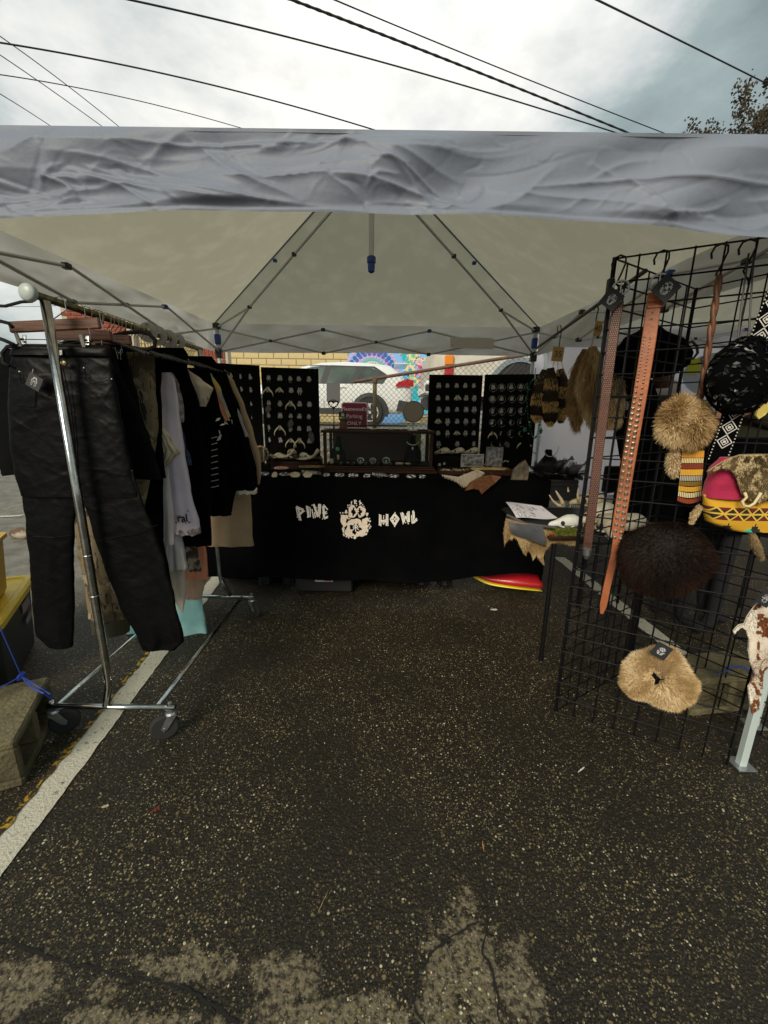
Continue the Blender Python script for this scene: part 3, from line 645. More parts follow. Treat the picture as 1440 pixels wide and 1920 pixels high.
# overhead cables
cab = M('black_cable', (.015, .015, .016), .6)
def cable(pts, Y0, Y1, r, lab, twist=False):
    (a, b, c) = pts; ns_ = 40; P3 = []
    for i in range(-14, ns_+15):
        t = i/ns_; l0 = (1-t)*(1-2*t) if True else 0; l1 = 4*t*(1-t); l2 = t*(2*t-1)
        px, py = (a[0]*l0+b[0]*l1+c[0]*l2, a[1]*l0+b[1]*l1+c[1]*l2); P3.append(at(px, py, Y0+(Y1-Y0)*t))
    m = MB(); m.tube(P3, r, 6, cap=True)
    if twist:
        for k in range(2):
            Q = []
            for i in range((len(P3)-1)*6): 
                t = i/6; j = int(t); p = P3[j].lerp(P3[j+1], t-j); an = i*.42+k*math.pi; Q.append(p+Vector((0, math.cos(an), math.sin(an)))*r*.55)
            m.tube(Q, r*.75, 4)
    tag(m.build('overhead_cable', cab), lab, 'cable', 'overhead cables')
cable([(0, 80), (350, 148), (700, 243)], 9, 12, .014, 'long black cable crossing from the left edge to above mid valance')
cable([(245, 0), (700, 112), (1180, 257)], 9, 13, .015, 'plain black cable running parallel left of the thick twisted one')
cable([(548, 0), (870, 125), (1200, 258)], 9, 13, .019, 'thickest cable, twisted from several strands', True)
cable([(628, 0), (950, 133), (1290, 267)], 10, 15, .012, 'thin grey cable right of the thick twisted one')
cable([(1120, 0), (1275, 76), (1440, 158)], 9, 13, .015, 'cable over the top right corner with a small insulator')
cable([(0, 68), (110, 148), (220, 235)], 10, 14, .010, 'steep thin cable at far left reaching furthest right')
cable([(0, 103), (92, 166), (190, 236)], 10, 14, .010, 'steep thin cable at far left, middle one of three')
cable([(0, 176), (50, 207), (105, 243)], 10, 14, .010, 'steep thin cable at far left, lowest of the three')
cable([(0, 140), (220, 180), (445, 238)], 10, 14, .010, 'thin gently sloping cable just below the long left one')
ip = at(1436, 155, 12.95); m = MB(); m.lathe(ip-Vector((0, 0, .1)), [(.03, 0), (.07, .03), (.03, .06), (.07, .1), (.03, .14), (.06, .17), (.02, .2)], 12); tag(m.build('insulator', cab), 'small black insulator on the cable at the upper right edge', 'insulator')
cable([(-200, 560), (40, 575), (200, 560)], 16, 16, .008, 'thin dark cable low over the trees behind the rail end')

# neighbouring stall at right: canopy, lit white side wall, people
NX0, NX1, NY0, NY1 = 1.62, 4.55, 1.5, 4.35
canopy(NX0, NX1, NY0, NY1, 1.98, 2.2, 3.0, 'second white pop-up canopy over the neighbouring stall at right')
sidefab = M('thin_white_sidewall', (.90, .87, .95), .6, col2=(.84, .81, .91), scale=3, bump=.3, bscale=4, trans=.5)
for (p, q, lab) in [((1.50, NY1+.07), (NX1+.05, NY1+.07), 'pale lilac white rear wall of the neighbouring stall with folds'), ((NX1+.09, NY0), (NX1+.09, NY1+.05), 'white end wall of the neighbouring stall at far right')]:
    m = MB(); L_ = math.dist(p, q)
    def fn(u, v): 
        x = p[0]+(q[0]-p[0])*u; y = p[1]+(q[1]-p[1])*u; o = .018*noise.noise(Vector((u*L_*3, v*5, 2)))+.008*abs(noise.noise(Vector((u*L_*9+v*4, v*9, 5))))
        return Vector((x+(o if abs(q[0]-p[0]) < .1 else 0), y+(o if abs(q[0]-p[0]) > .1 else 0), .45+1.72*v))
    m.grid(fn, 90, 50); tag(m.build('side_wall', sidefab, smooth=True), lab, 'canvas wall')
# ================================================================== clothes rail (left)
RY0, RY1 = 1.405, 2.45
barz = at(65, 557, RY0).z; bx0 = at(78, 557, RY0).x; e2 = at(372, 660, RY1); 
rk = thing('clothes_rail', 'chrome wheeled clothes rail packed with garments at left', 'clothes rail', (-1.09, 1.92, 0))
m = MB(); m.tube([(bx0-.0, RY0-.04, barz), (e2.x, RY1+.04, barz)], .0125, 12); m.build('hanging_bar', M('tarnished_brass_bar', (.22, .19, .11), .35, .9, col2=(.10, .09, .05), scale=60), rk, smooth=True)
m = MB(); m.lathe((bx0, RY0-.055, barz), [(.006, -.008), (.021, -.006), (.026, 0), (.026, .012), (.014, .02)], 20, 'Y'); m.build('end_knob', M('pale_end_knob', (.45, .50, .48), .35), rk, smooth=True)
fb = gz(197, 1325, .135); fbz = .135
for (yy, xc_, nm) in ((fb.y, fb.x, 'front'), (gz(460, 1119, fbz).y, gz(460, 1119, fbz).x-.10, 'rear')):
    tp_ = Vector((bx0+(.012 if nm == 'front' else .05), yy, barz-.012)); kn = Vector((tp_.x-.004, yy, .245)) if nm == 'front' else Vector((tp_.x, yy, .25)); ft = Vector((xc_+.005, yy, fbz+.008))
    m = MB(); pts = [tp_, tp_.lerp(kn, .5), kn+Vector((0, 0, .03)), kn.lerp(ft, .12), ft]; m.tube(pts, .0145 if nm == 'front' else .013, 14); m.build('upright_pole', chrome, rk, smooth=True)
    if nm == 'front':
        for z_ in (.62, .78): m = MB(); m.lathe((tp_.x-.002, yy, z_), [(.0150, 0), (.0158, .002), (.0150, .004)], 16); m.build('pole_collar', steel, rk)
L0, R0_ = gz(92, 1322, fbz), gz(327, 1328, fbz); ryr = gz(460, 1119, fbz)
LL, RR_ = L0.x, R0_.x
for yy in (fb.y, ryr.y):
    m = MB(); m.tube([(LL, yy, fbz), (RR_, yy, fbz)], .0115, 12); m.build('base_crossbar', chrome, rk, smooth=True)
for xx in (LL+.035, RR_-.075):
    m = MB(); m.tube([(xx, fb.y, fbz), (xx, ryr.y, fbz)], .0095, 10); m.build('base_side_bar', chrome, rk, smooth=True)
def caster(x, y, ang, px=None):
    ca = MB(); ca.tube([(x, y, fbz-.012), (x, y, fbz+.022)], .005, 8); ca.lathe((x, y, fbz+.016), [(.009, 0), (.009, .008), (.004, .010)], 6); ca.lathe((x, y, fbz-.03), [(.021, 0), (.023, .006), (.019, .014), (.008, .016)], 16)
    c, s = math.cos(ang), math.sin(ang); ctr = Vector((x-c*.028, y-s*.030, .0555))
    for k in (-1, 1):
        n_ = Vector((-s, c, 0))*.0165*k; t_ = Vector((c, s, 0)); T = [Vector((x, y, fbz-.028))+n_+t_*.020, Vector((x, y, fbz-.028))+n_-t_*.016, ctr+n_-t_*.012+Vector((0, 0, .004)), ctr+n_-t_*.006-Vector((0, 0, .012)), ctr+n_+t_*.010-Vector((0, 0, .004))]
        ca.poly(T, n_, .002)
    o = ca.build('caster', steel, rk); R = Matrix.Rotation(ang, 3, 'Z'); wv = MB(); pr = [(.012, -.012), (.047, -.012), (.0545, -.008), (.0555, 0), (.0545, .008), (.047, .012), (.012, .012)]
    rings = [[ctr+R @ Vector((r*math.cos(2*math.pi*k/26), z_, r*math.sin(2*math.pi*k/26))) for k in range(26)] for r, z_ in pr]; wv.loft(rings, True, True); wv.build('caster_wheel', tyre_m, o, smooth=False)
    h = MB(); h.tube([ctr-Vector((-s, c, 0))*.02, ctr+Vector((-s, c, 0))*.02], .006, 8); h.build('axle', steel, o)
caster(RR_-.018, fb.y, .45); caster(LL+.018, fb.y, -2.6+math.pi*0); caster(RR_-.015, ryr.y, 2.5); caster(LL+.02, ryr.y, .7)

# ---- garments: each a closed-round loft of cloth hung at its own depth on the bar
def smooth_rows(rows, n):
    out = []; R = rows
    ys = [r[0] for r in R]
    for i in range(n+1):
        y = ys[0]+(ys[-1]-ys[0])*i/n; k = 0
        while k < len(R)-2 and R[k+1][0] < y: k += 1
        t = (y-R[k][0])/max(1e-6, R[k+1][0]-R[k][0]); t2 = t*t*(3-2*t)*.5+t*.5
        out.append((y, R[k][1]+(R[k+1][1]-R[k][1])*t2, R[k][2]+(R[k+1][2]-R[k][2])*t2))
    return out
def cloth(mb, rows, Y, th=.022, fold=.010, freq=3.0, sd=0, slope=0.0, n=46, nr=36, wav=.003, hemwave=0.0, crease=.0, lines=0, lamp=.0022):
    rl_ = random.Random(int(sd*97)+5); LN = []
    if lines:
        a0, a1 = at(rows[0][1], rows[0][0], Y), at(rows[-1][2], rows[-1][0], Y); xl, xh = min(at(r[1], r[0], Y).x for r in rows), max(at(r[2], r[0], Y).x for r in rows)
        for _ in range(lines): an = rl_.choice([-1, 1])*abs(rl_.gauss(.5, .35)); LN.append((rl_.uniform(xl, xh), rl_.uniform(a1.z, a0.z), math.cos(an), math.sin(an), rl_.uniform(.03, .11), rl_.uniform(-.5, 1)*lamp, rl_.uniform(.003, .009), rl_.choice([-1, 1])))
    rs = smooth_rows(rows, n); rings = []
    for j, (py, pl, pr_) in enumerate(rs):
        v = j/n; rg = []; a = at(pl, py, Y); b = at(pr_, py, Y); cx = (a.x+b.x)/2; w_ = (b.x-a.x)/2; z = (a.z+b.z)/2
        for k in range(nr):
            t = 2*math.pi*k/nr; ct = math.cos(t); st = math.sin(t); x = cx+w_*ct; u = ct
            tt = th*(.35+.65*min(1, v*3))*min(1, w_/.05) 
            y = Y+slope*(x-cx)+tt*st*(abs(st)**-.3 if abs(st) > .01 else 1)
            y += fold*(.25+.75*v)*math.sin(u*freq*2.2+sd+1.5*noise.noise(Vector((u*1.5, v*2, sd))))*min(1, w_/.08)
            p = Vector((x, y, z)); q = p*1.0
            o = noise.noise(Vector((x*9+sd, y*9, z*7)))*wav*2.2
            if crease: o += (1-abs(noise.noise(Vector((x*15+z*9+sd, 3, z*16-x*6))))*2.6)*crease + (1-abs(noise.noise(Vector((x*30-z*14+sd, 8, z*24+x*10))))*2.6)*crease*.45
            for (lx, lz, lc, ls, ll, la, lw, sg) in LN:
                du, dv = (x-lx)*lc+(z-lz)*ls, -(x-lx)*ls+(z-lz)*lc
                if abs(du) < ll and abs(dv) < lw*4: o += la*math.sqrt(1-abs(du)/ll)*math.exp(-abs(dv)/(lw*(.35 if dv*sg > 0 else 1)))
            y2 = y+(-o if st < 0 else o)
            zz = z+(hemwave*math.sin(u*freq*3+sd)*v**6)
            rg.append((x+noise.noise(Vector((sd, z*14, (1 if ct > 0 else -1)*3)))*.004, y2, zz))
        rings.append(rg)
    mb.loft(rings, True, False); 
    # close the top
    n_ = nr; b0 = len(mb.v)-len(rings)*nr; mb.f.append(tuple(b0+k for k in reversed(range(nr)))); mb.m.append(mb.mi)
    return mb
def garment(name, label, cat, mat, parts, Y, group=None, **kw):
    m = MB()
    for i, rows in enumerate(parts): cloth(m, rows, Y+(.0 if i == 0 else .002*i), sd=kw.get('sd', len(label)*.37)+i*2.1, **{k: v for k, v in kw.items() if k != 'sd'})
    o = m.build(name, mat, smooth=True); tag(o, label, cat, group); return o
leather = M('black_leather', (.0030, .0032, .0035), .42, col2=(.0015, .0015, .0018), scale=5, bump=.2, bscale=40, spec=.11)
charc = M('charcoal_denim', (.005, .005, .005), .85, col2=(.003, .003, .003), scale=12, bump=.35, bscale=240, spec=.08)
jet = M('jet_black_knit', (.002, .002, .0024), .95, bump=.3, bscale=200, spec=.04)
lilac = M('pale_lilac_cotton', (.80, .70, .80), .85, col2=(.72, .63, .73), scale=8, bump=.25, bscale=180, sheen=.2)
cream = M('cream_cotton', (.78, .66, .46), .85, col2=(.70, .58, .40), scale=9, bump=.3, bscale=120)
white_s = M('off_white_satin', (.74, .68, .66), .5, col2=(.64, .58, .56), scale=9, bump=.2, bscale=60)
tanw = M('tan_wool', (.42, .29, .17), .9, col2=(.35, .24, .14), scale=10, bump=.4, bscale=220, sheen=.3)
navy = M('navy_ribbed_knit', (.02, .035, .085), .9, col2=(.05, .07, .14), scale=3, stretch=(1, 1, 60), ramp=(.48, .52), bump=.6, bscale=8)
aqua = M('aqua_chiffon', (.34, .70, .72), .7, col2=(.45, .80, .80), scale=20, bump=.25, bscale=90, trans=.2)
coral = M('coral_satin', (.80, .32, .18), .6, col2=(.70, .27, .15), scale=12, bump=.2, bscale=60)
blush = M('blush_satin', (.68, .44, .32), .6, col2=(.58, .38, .28), scale=12, bump=.2, bscale=60)
camo = bpy.data.materials.new('woodland_camouflage'); camo.use_nodes = True
def _camo():
    nt = camo.node_tree; N = nt.nodes; L = nt.links; p = N['Principled BSDF']; p.inputs['Roughness'].default_value = .9; tc = N.new('ShaderNodeTexCoord'); prev = None
    for i, (c, s, thr, st) in enumerate([((.20, .15, .085), 6, 0, (1, 1, 1)), ((.09, .065, .035), 11, .53, (1, 1, .5)), ((.30, .25, .16), 16, .57, (1, 1, .8)), ((.035, .026, .016), 28, .57, (2.2, 1, .5)), ((.10, .10, .05), 22, .60, (.7, 1, 1.6))]):
        mp = N.new('ShaderNodeMapping'); mp.inputs['Scale'].default_value = st; mp.inputs['Location'].default_value = (i*3, i, 2*i); L.new(tc.outputs['Object'], mp.inputs[0])
        n = N.new('ShaderNodeTexNoise'); n.inputs['Scale'].default_value = s; n.inputs['Detail'].default_value = 5; L.new(mp.outputs[0], n.inputs['Vector'])
        mx = N.new('ShaderNodeMix'); mx.data_type = 'RGBA'; mx.inputs[7].default_value = (*c, 1)
        if prev is None: mx.inputs[6].default_value = (*c, 1)
        else:
            r = N.new('ShaderNodeMapRange'); r.inputs[1].default_value = thr; r.inputs[2].default_value = thr+.03; L.new(n.outputs['Fac'], r.inputs[0]); L.new(r.outputs[0], mx.inputs[0]); L.new(prev, mx.inputs[6])
        prev = mx.outputs[2]
    L.new(prev, p.inputs['Base Color'])
_camo()
olive = M('olive_rib', (.055, .05, .025), .9, col2=(.035, .032, .016), scale=3, stretch=(60, 1, 1), bump=.5, bscale=4)

# 1 leather trousers nearest the camera
Yp = 1.475; t = thing('leather_trousers', 'black leather trousers clipped to a wooden hanger, nearest on the rail', 'trousers', (at(150, 900, Yp).x, Yp, at(150, 1215, Yp).z))
m = MB(); cloth(m, [(648, 26, 207), (668, 24, 208), (700, 20, 212), (760, 18, 224), (830, 22, 238), (880, 30, 248), (930, 44, 262)], Yp, th=.024, fold=.006, freq=1.5, sd=1, n=110, nr=150, crease=.0010, wav=.0008, lines=110)
cloth(m, [(880, 33, 150), (930, 42, 146), (990, 50, 138), (1060, 57, 137), (1130, 60, 138), (1190, 66, 136), (1213, 90, 135)], Yp+.004, th=.015, fold=.005, freq=1.6, sd=4, n=120, nr=90, crease=.0010, wav=.0008, lines=60)
cloth(m, [(880, 140, 250), (930, 158, 264), (1000, 176, 292), (1060, 197, 313), (1130, 224, 330), (1200, 262, 347), (1217, 268, 330)], Yp-.004, th=.015, fold=.006, freq=1.6, sd=7, n=120, nr=90, crease=.0010, wav=.0008, lines=75)
tr = m.build('trouser_cloth', leather, t, smooth=True)
m = MB(); cloth(m, [(646, 25, 207), (668, 23, 209)], Yp-.001, th=.0275, fold=.006, freq=1.5, sd=1, n=6, nr=60); m.build('waistband', leather, t, smooth=True)
brass = M('dull_brass', (.35, .27, .14), .35, .9)
c = at(121, 681, Yp-.034); m = MB(); m.lathe(c, [(.0001, -.004), (.007, -.003), (.0085, 0), (.0085, .003)], 16, 'Y'); m.build('button', brass, t)
for (a, b) in [((118, 690), (148, 888)), ((155, 690), (190, 880))][:1]:
    m = MB(); m.tube([at(a[0]+(b[0]-a[0])*k/8+4*math.sin(k*.5), a[1]+(b[1]-a[1])*k/8, Yp-.032+.001*k) for k in range(9)], .0016, 5); m.build('fly_seam', leather, t)
for pts in ([(158, 690), (160, 712), (170, 720), (206, 712), (212, 708)], [(35, 700), (38, 718), (66, 724)], [(31, 760), (64, 764), (66, 730)], [(60, 1006), (100, 1008), (133, 1004)], [(188, 1012), (250, 1002), (296, 984)]):
    m = MB(); P3 = [at(px, py, Yp-.031) for px, py in pts]; m.tube([p+Vector((0, .003, 0)) for p in P3], .0012, 5); m.build('pocket_seam' if pts[0][1] < 900 else 'knee_seam', leather, t)
for (px, py) in [(157, 690), (209, 711), (36, 697)]: m = MB(); m.ell(at(px, py, Yp-.033), (.0025, .0015, .0025), 8, 5); m.build('rivet', steel, t)
# wooden clamp hanger above
def wooden_hanger(pxa, pxb, py, Y, lab, tilt=0):
    a, b = at(pxa, py, Y), at(pxb, py-tilt, Y); c = (a+b)/2; t = thing('wooden_hanger', lab, 'hanger', (c.x, Y, c.z), 'wooden trouser hangers'); L_ = (b-a).length
    m = MB(); an = math.atan2(b.z-a.z, b.x-a.x); m.bbox(c, (L_, .014, .036), .004, ry=-an); m.build('wooden_bar', wood_b, t)
    m = MB(); bp = Vector((bx0, Y, barz)); m.tube([c, c+Vector((0, 0, .02)), Vector((bx0+.02, Y, barz-.022)), Vector((bx0+.02, Y, barz+.006)), Vector((bx0+.008, Y, barz+.019)), Vector((bx0-.01, Y, barz+.017)), Vector((bx0-.019, Y, barz))], .0018, 6); m.build('hook', chrome, t)
    za = c.z-.048; m = MB(); m.tube([(a.x+.03, Y-.016, a.z-.018), (a.x+.03, Y-.016, za), (b.x-.03, Y-.016, za), (b.x-.03, Y-.016, b.z-.018)], .0016, 6); m.build('clip_rod', chrome, t)
    for x in (a.x+.045, b.x-.05):
        m = MB(); m.bbox((x, Y-.028, za-.004), (.014, .004, .042), .002, rx=.2); m.bbox((x, Y-.004, za-.004), (.014, .004, .042), .002, rx=-.2); m.tube([(x-.009, Y-.018, za), (x+.009, Y-.018, za)], .004, 8); m.build('clip', chrome, t)
wooden_hanger(18, 188, 614, Yp, 'reddish wooden trouser hanger nearest the rail end', 8)
wooden_hanger(100, 210, 628, Yp+.09, 'second wooden trouser hanger, partly hidden behind the first', -2)
wooden_hanger(150, 246, 636, Yp+.17, 'third wooden trouser hanger, deepest of the three', -2)
# neck tag print on the trousers
m = MB(); a = at(106, 662, Yp-.0425); m.poly([at(104, 658, Yp-.032), at(116, 656, Yp-.032), at(117, 665, Yp-.032), at(105, 668, Yp-.032)], (0, -1, 0), .0006); m.build('brand_patch', print_w, t)

garment('black_shorts', 'wide charcoal shorts whose edge shows left of the leather trousers', 'shorts', charc, [[(655, 5, 215), (690, -4, 225), (780, -8, 262), (860, -12, 292), (893, 4, 303)]], 1.60, th=.03, fold=.010, freq=2, crease=.003, hemwave=.008)
garment('charcoal_skirt', 'dark charcoal skirt with straight hem right of the leather trousers', 'skirt', charc, [[(640, 165, 232), (690, 160, 243), (760, 150, 262), (830, 150, 285), (893, 150, 301)]], 1.66, th=.03, fold=.012, freq=2.4, crease=.003)
o = garment('camouflage_jacket', 'brown leaf camouflage jacket hanging behind the leather trousers', 'jacket', camo, [[(660, 120, 290), (800, 125, 295), (1000, 145, 262), (1158, 168, 240)]], 1.74, th=.04, fold=.012, freq=2.0, crease=.004)
m = MB(); cloth(m, [(1150, 172, 238), (1185, 178, 241)], 1.742, th=.038, fold=.012, freq=2.0, sd=3, n=8); rib = m.build('ribbed_hem', olive, smooth=True); rib.parent = o; rib.location = ORG['ribbed_hem']-ORG[o.name]
def addpart(parent, name, mat, rows_list, Y, **kw):
    m = MB()
    for i, r in enumerate(rows_list): cloth(m, r, Y, sd=kw.get('sd', 1.0)+i, **{k: v for k, v in kw.items() if k != 'sd'})
    ob = m.build(name, mat, smooth=True); key = ob.name; ob.parent = parent; ob.location = ORG[key]-ORG[parent.name]; return ob
garment('black_blouse', 'black blouse with label, third garment behind the leather trousers', 'blouse', jet, [[(652, 195, 262), (690, 180, 285), (800, 178, 303), (895, 190, 312)], [(895, 215, 305), (1010, 238, 303), (1120, 250, 322)]], 1.80, th=.03, fold=.012)
garment('black_tunic', 'long black tunic filling the gap left of the lilac dress', 'tunic', jet, [[(655, 230, 305), (720, 232, 300), (850, 250, 303), (1000, 268, 305), (1010, 270, 305)]], 1.84, th=.03, fold=.010)
o = garment('lilac_slip', 'pale lilac slip with scalloped lace hem beside the tunic', 'slip dress', white_s, [[(880, 300, 316), (940, 299, 322), (985, 297, 326), (1021, 298, 325)]], 1.86, th=.02, fold=.006)
o = garment('cream_blouse', 'cream blouse with gathered ruffle sleeve in front of the lilac dress', 'blouse', cream, [[(712, 278, 290), (760, 286, 297), (800, 296, 307), (826, 302, 322), (848, 304, 338), (858, 304, 328), (872, 304, 310)]], 1.858, th=.022, fold=.010, freq=5, crease=.005, hemwave=.006)
o = garment('lilac_dress', 'pale lilac long sleeved dress lettered ral above its lace hem', 'dress', lilac, [[(698, 304, 322), (715, 300, 328), (760, 301, 333), (850, 307, 346), (920, 310, 357), (985, 314, 372), (1000, 326, 375)]], 1.90, th=.026, fold=.006, freq=2.5, crease=.002)
lace = M('lace_trim', (.42, .36, .34), .8, col2=(.20, .17, .17), scale=60, detail=2, ramp=(.45, .55), bump=.5, bscale=60)
addpart(o, 'lace_hem', lace, [[(988, 330, 374), (1001, 333, 376)]], 1.898, n=4, th=.028, fold=.006, freq=2.5, hemwave=.004)
p0 = at(343, 978, 1.862); tx_ = text_mb('ral', .054, M('black_blackletter_ink', (.012, .01, .012), .8), 'lettering', (p0.x-.001, p0.y, p0.z), (1, 0, .04), (-.04, 0, 1), parent=None, spacing=.95, offset=.0012)
tx_.parent = o; tx_.location = ORG[tx_.name]-ORG[o.name]
# blackletter serifs
m = MB()
for (px, py, a) in [(330, 980, .8), (331, 967, .8), (337, 967, -.6), (342, 979, .8), (348, 981, .8), (354, 980, .8), (352, 958, .8), (356, 979, -.7)]:
    c = at(px, py, 1.861); m.box(c, (.009, .0008, .0035), ry=a)
sf = m.build('letter_serifs', bpy.data.materials['black_blackletter_ink']); kk = sf.name; sf.parent = o; sf.location = ORG[kk]-ORG[o.name]
garment('lace_blouse', 'cream lace blouse whose scalloped sleeve shows right of the lilac dress', 'blouse', lace, [[(700, 318, 326), (720, 326, 336), (750, 330, 343), (786, 333, 346), (792, 340, 345)]], 1.925, th=.015, fold=.004)
garment('navy_jumper', 'navy ribbed jumper showing below the cream lace sleeve', 'jumper', navy, [[(786, 325, 342), (830, 332, 352), (872, 340, 360)]], 1.95, th=.02, fold=.004)
garment('long_black_dress', 'long plain black dress reaching lowest beside the lilac dress', 'dress', jet, [[(664, 300, 345), (690, 305, 352), (760, 310, 374), (850, 320, 385), (950, 330, 393), (1022, 345, 397)]], 1.98, th=.03, fold=.010)
garment('black_velvet_top', 'black velvet top sitting highest on the middle of the rail', 'top', jet, [[(652, 255, 345), (664, 250, 352), (690, 280, 350), (705, 295, 340)]], 2.0, th=.03)
garment('striped_shirt', 'cream shirt with thin brown stripes, short sleeve folded out', 'shirt', M('striped_cream', (.72, .60, .46), .85, col2=(.42, .30, .22), scale=3, stretch=(28, 1, 5), ramp=(.62, .66), bump=.2, bscale=90), [[(692, 347, 352), (712, 353, 378), (728, 357, 398), (745, 363, 392), (762, 371, 385)]], 2.06, th=.02, fold=.006, crease=.003)
garment('lace_up_top', 'black top with white laced side and knotted bows', 'top', jet, [[(690, 352, 392), (760, 368, 412), (800, 374, 424), (836, 380, 430)], [(836, 384, 420), (900, 386, 424), (966, 392, 433)]], 2.11, th=.025, fold=.010)
m = MB()
for k in range(9): a = at(396, 822+k*11.5, 2.075); b = at(407+k*.4, 819+k*11.5, 2.07); m.tube([a, b], .0016, 4)
for (x, y, dx, dy) in [(404, 790, 10, -7), (412, 798, 12, -4), (416, 815, -10, 12), (420, 790, 8, 6), (410, 806, 4, 10), (436, 796, -2, -10)]: m.add([at(x, y, 2.07), at(x+dx*.6, y+dy*.2, 2.062), at(x+dx, y+dy, 2.07), at(x+dx*.3, y+dy*.8, 2.075)], [(0, 1, 2, 3)])
lc = m.build('white_lacing', M('white_cord', (.6, .56, .52), .7)); kk = lc.name; q_ = bpy.data.objects['lace_up_top']; lc.parent = q_; lc.location = ORG[kk]-ORG[q_.name]
garment('pink_shirt', 'pale pink shirt sleeve between the striped and orange shirts', 'shirt', M('pink_cotton', (.52, .36, .33), .85, bump=.2, bscale=90), [[(700, 378, 384), (735, 388, 404), (765, 398, 412), (773, 404, 412)]], 2.13, th=.015)
garment('orange_shirt', 'dusty orange satin shirt with square sleeve end', 'shirt', M('dusty_orange', (.62, .27, .16), .6, bump=.2, bscale=60), [[(698, 382, 388), (730, 388, 408), (770, 404, 424), (789, 416, 432)]], 2.17, th=.018)
garment('tie_dye_shirt', 'yellow, green and blue tie dyed shirt right of the orange shirt', 'shirt', M('tie_dye', (.70, .60, .10), .8, col2=(.34, .42, .50), scale=9, ramp=(.42, .52)), [[(700, 386, 396), (730, 400, 415), (765, 412, 426), (782, 420, 433)]], 2.20, th=.015)
garment('white_shirt', 'white shirt with a small red patch in the dark middle of the rail', 'shirt', M('white_red_patch', (.55, .52, .52), .8), [[(812, 394, 402), (860, 398, 410), (905, 405, 415)], [(912, 402, 414), (962, 399, 411)]], 2.16, th=.012, fold=.003)
m = MB(); m.poly([at(401, 856, 2.138), at(405, 854, 2.138), at(407, 870, 2.138), at(404, 872, 2.138)], (0, -1, 0), .001); q_ = bpy.data.objects['white_shirt']; pz = m.build('red_patch', M('red_cloth', (.55, .02, .05), .8)); kk = pz.name; pz.parent = q_; pz.location = ORG[kk]-ORG[q_.name]
garment('teal_scarf', 'thin teal strip of cloth hanging near the lace trimmed black dress', 'scarf', M('teal_cloth', (.01, .16, .13), .8), [[(838, 430, 434), (875, 433, 438)]], 2.24, th=.008)
garment('black_coat', 'black long sleeved coat just left of the lace trimmed dress', 'coat', jet, [[(668, 350, 398), (700, 370, 415), (780, 390, 440), (880, 400, 452), (960, 405, 434), (966, 412, 432)]], 2.25, th=.03, fold=.012)
o = garment('lace_trimmed_dress', 'black dress with cream lace cuff against the tan coat', 'dress', jet, [[(672, 360, 400), (700, 380, 425), (770, 405, 450), (830, 420, 468), (880, 428, 480), (918, 435, 482)]], 2.30, th=.03, fold=.010)
addpart(o, 'lace_cuff', M('cream_lace', (.60, .54, .42), .8, bump=.6, bscale=70), [[(914, 435, 482), (925, 437, 482)]], 2.298, n=4, th=.034, fold=.010, hemwave=.004, freq=4)
garment('grey_satin_lapel_jacket', 'black jacket with pale grey satin edge beside the tan sleeve', 'jacket', M('grey_satin', (.32, .31, .31), .4), [[(740, 430, 434), (790, 445, 455), (819, 459, 467)]], 2.285, th=.008, fold=.002)
o = garment('tan_coat', 'tan wool coat with fur collar, last garment on the rail', 'coat', tanw, [[(684, 366, 398), (694, 390, 422), (715, 410, 438), (760, 440, 458), (810, 455, 474), (855, 470, 488), (890, 478, 490), (908, 478, 487)], [(880, 400, 468), (940, 396, 470), (1000, 390, 474), (1022, 385, 476)]], 2.38, th=.035, fold=.006)
addpart(o, 'fur_collar', M('tan_fur_collar', (.30, .20, .08), .9, col2=(.12, .07, .03), scale=14, bump=.8, bscale=120), [[(676, 366, 384), (684, 368, 405), (694, 384, 420), (700, 405, 420)]], 2.355, n=10, th=.03)
# lower layer of slips
garment('white_slip', 'white satin slip with flared hem below the lilac dress', 'slip dress', white_s, [[(900, 318, 335), (980, 309, 337), (1040, 310, 345), (1066, 311, 350)]], 1.92, th=.025, fold=.012, freq=4, hemwave=.006)
garment('cream_slip', 'long cream slip hanging lowest behind the white slip', 'slip dress', M('cream_satin', (.66, .58, .48), .6, bump=.2, bscale=60), [[(980, 305, 340), (1060, 312, 345), (1110, 320, 348), (1147, 337, 344)]], 1.96, th=.02, fold=.008, freq=3)
garment('lace_skirt', 'brown and cream lace skirt under the lilac dress hem', 'skirt', M('brown_cream_lace', (.42, .36, .28), .85, col2=(.07, .05, .035), scale=22, detail=3, ramp=(.45, .53), bump=.5, bscale=90), [[(1000, 340, 364), (1040, 347, 372), (1070, 348, 377)]], 2.02, th=.02, fold=.008, freq=4, hemwave=.004)
garment('coral_dress', 'coral satin dress showing below the lace skirt', 'dress', coral, [[(990, 352, 376), (1040, 350, 388), (1084, 344, 390)]], 2.08, th=.02, fold=.006, freq=3)
garment('blush_slip', 'blush pink slip between the coral dress and aqua skirt', 'slip dress', blush, [[(1060, 338, 384), (1100, 342, 382), (1122, 346, 378)]], 2.12, th=.02, fold=.008, freq=3)
garment('aqua_dress', 'pale aqua chiffon dress with the lowest hem on the rail', 'dress', aqua, [[(1040, 262, 375), (1110, 244, 380), (1170, 240, 386), (1226, 248, 395)]], 2.20, th=.035, fold=.022, freq=4, hemwave=.012)
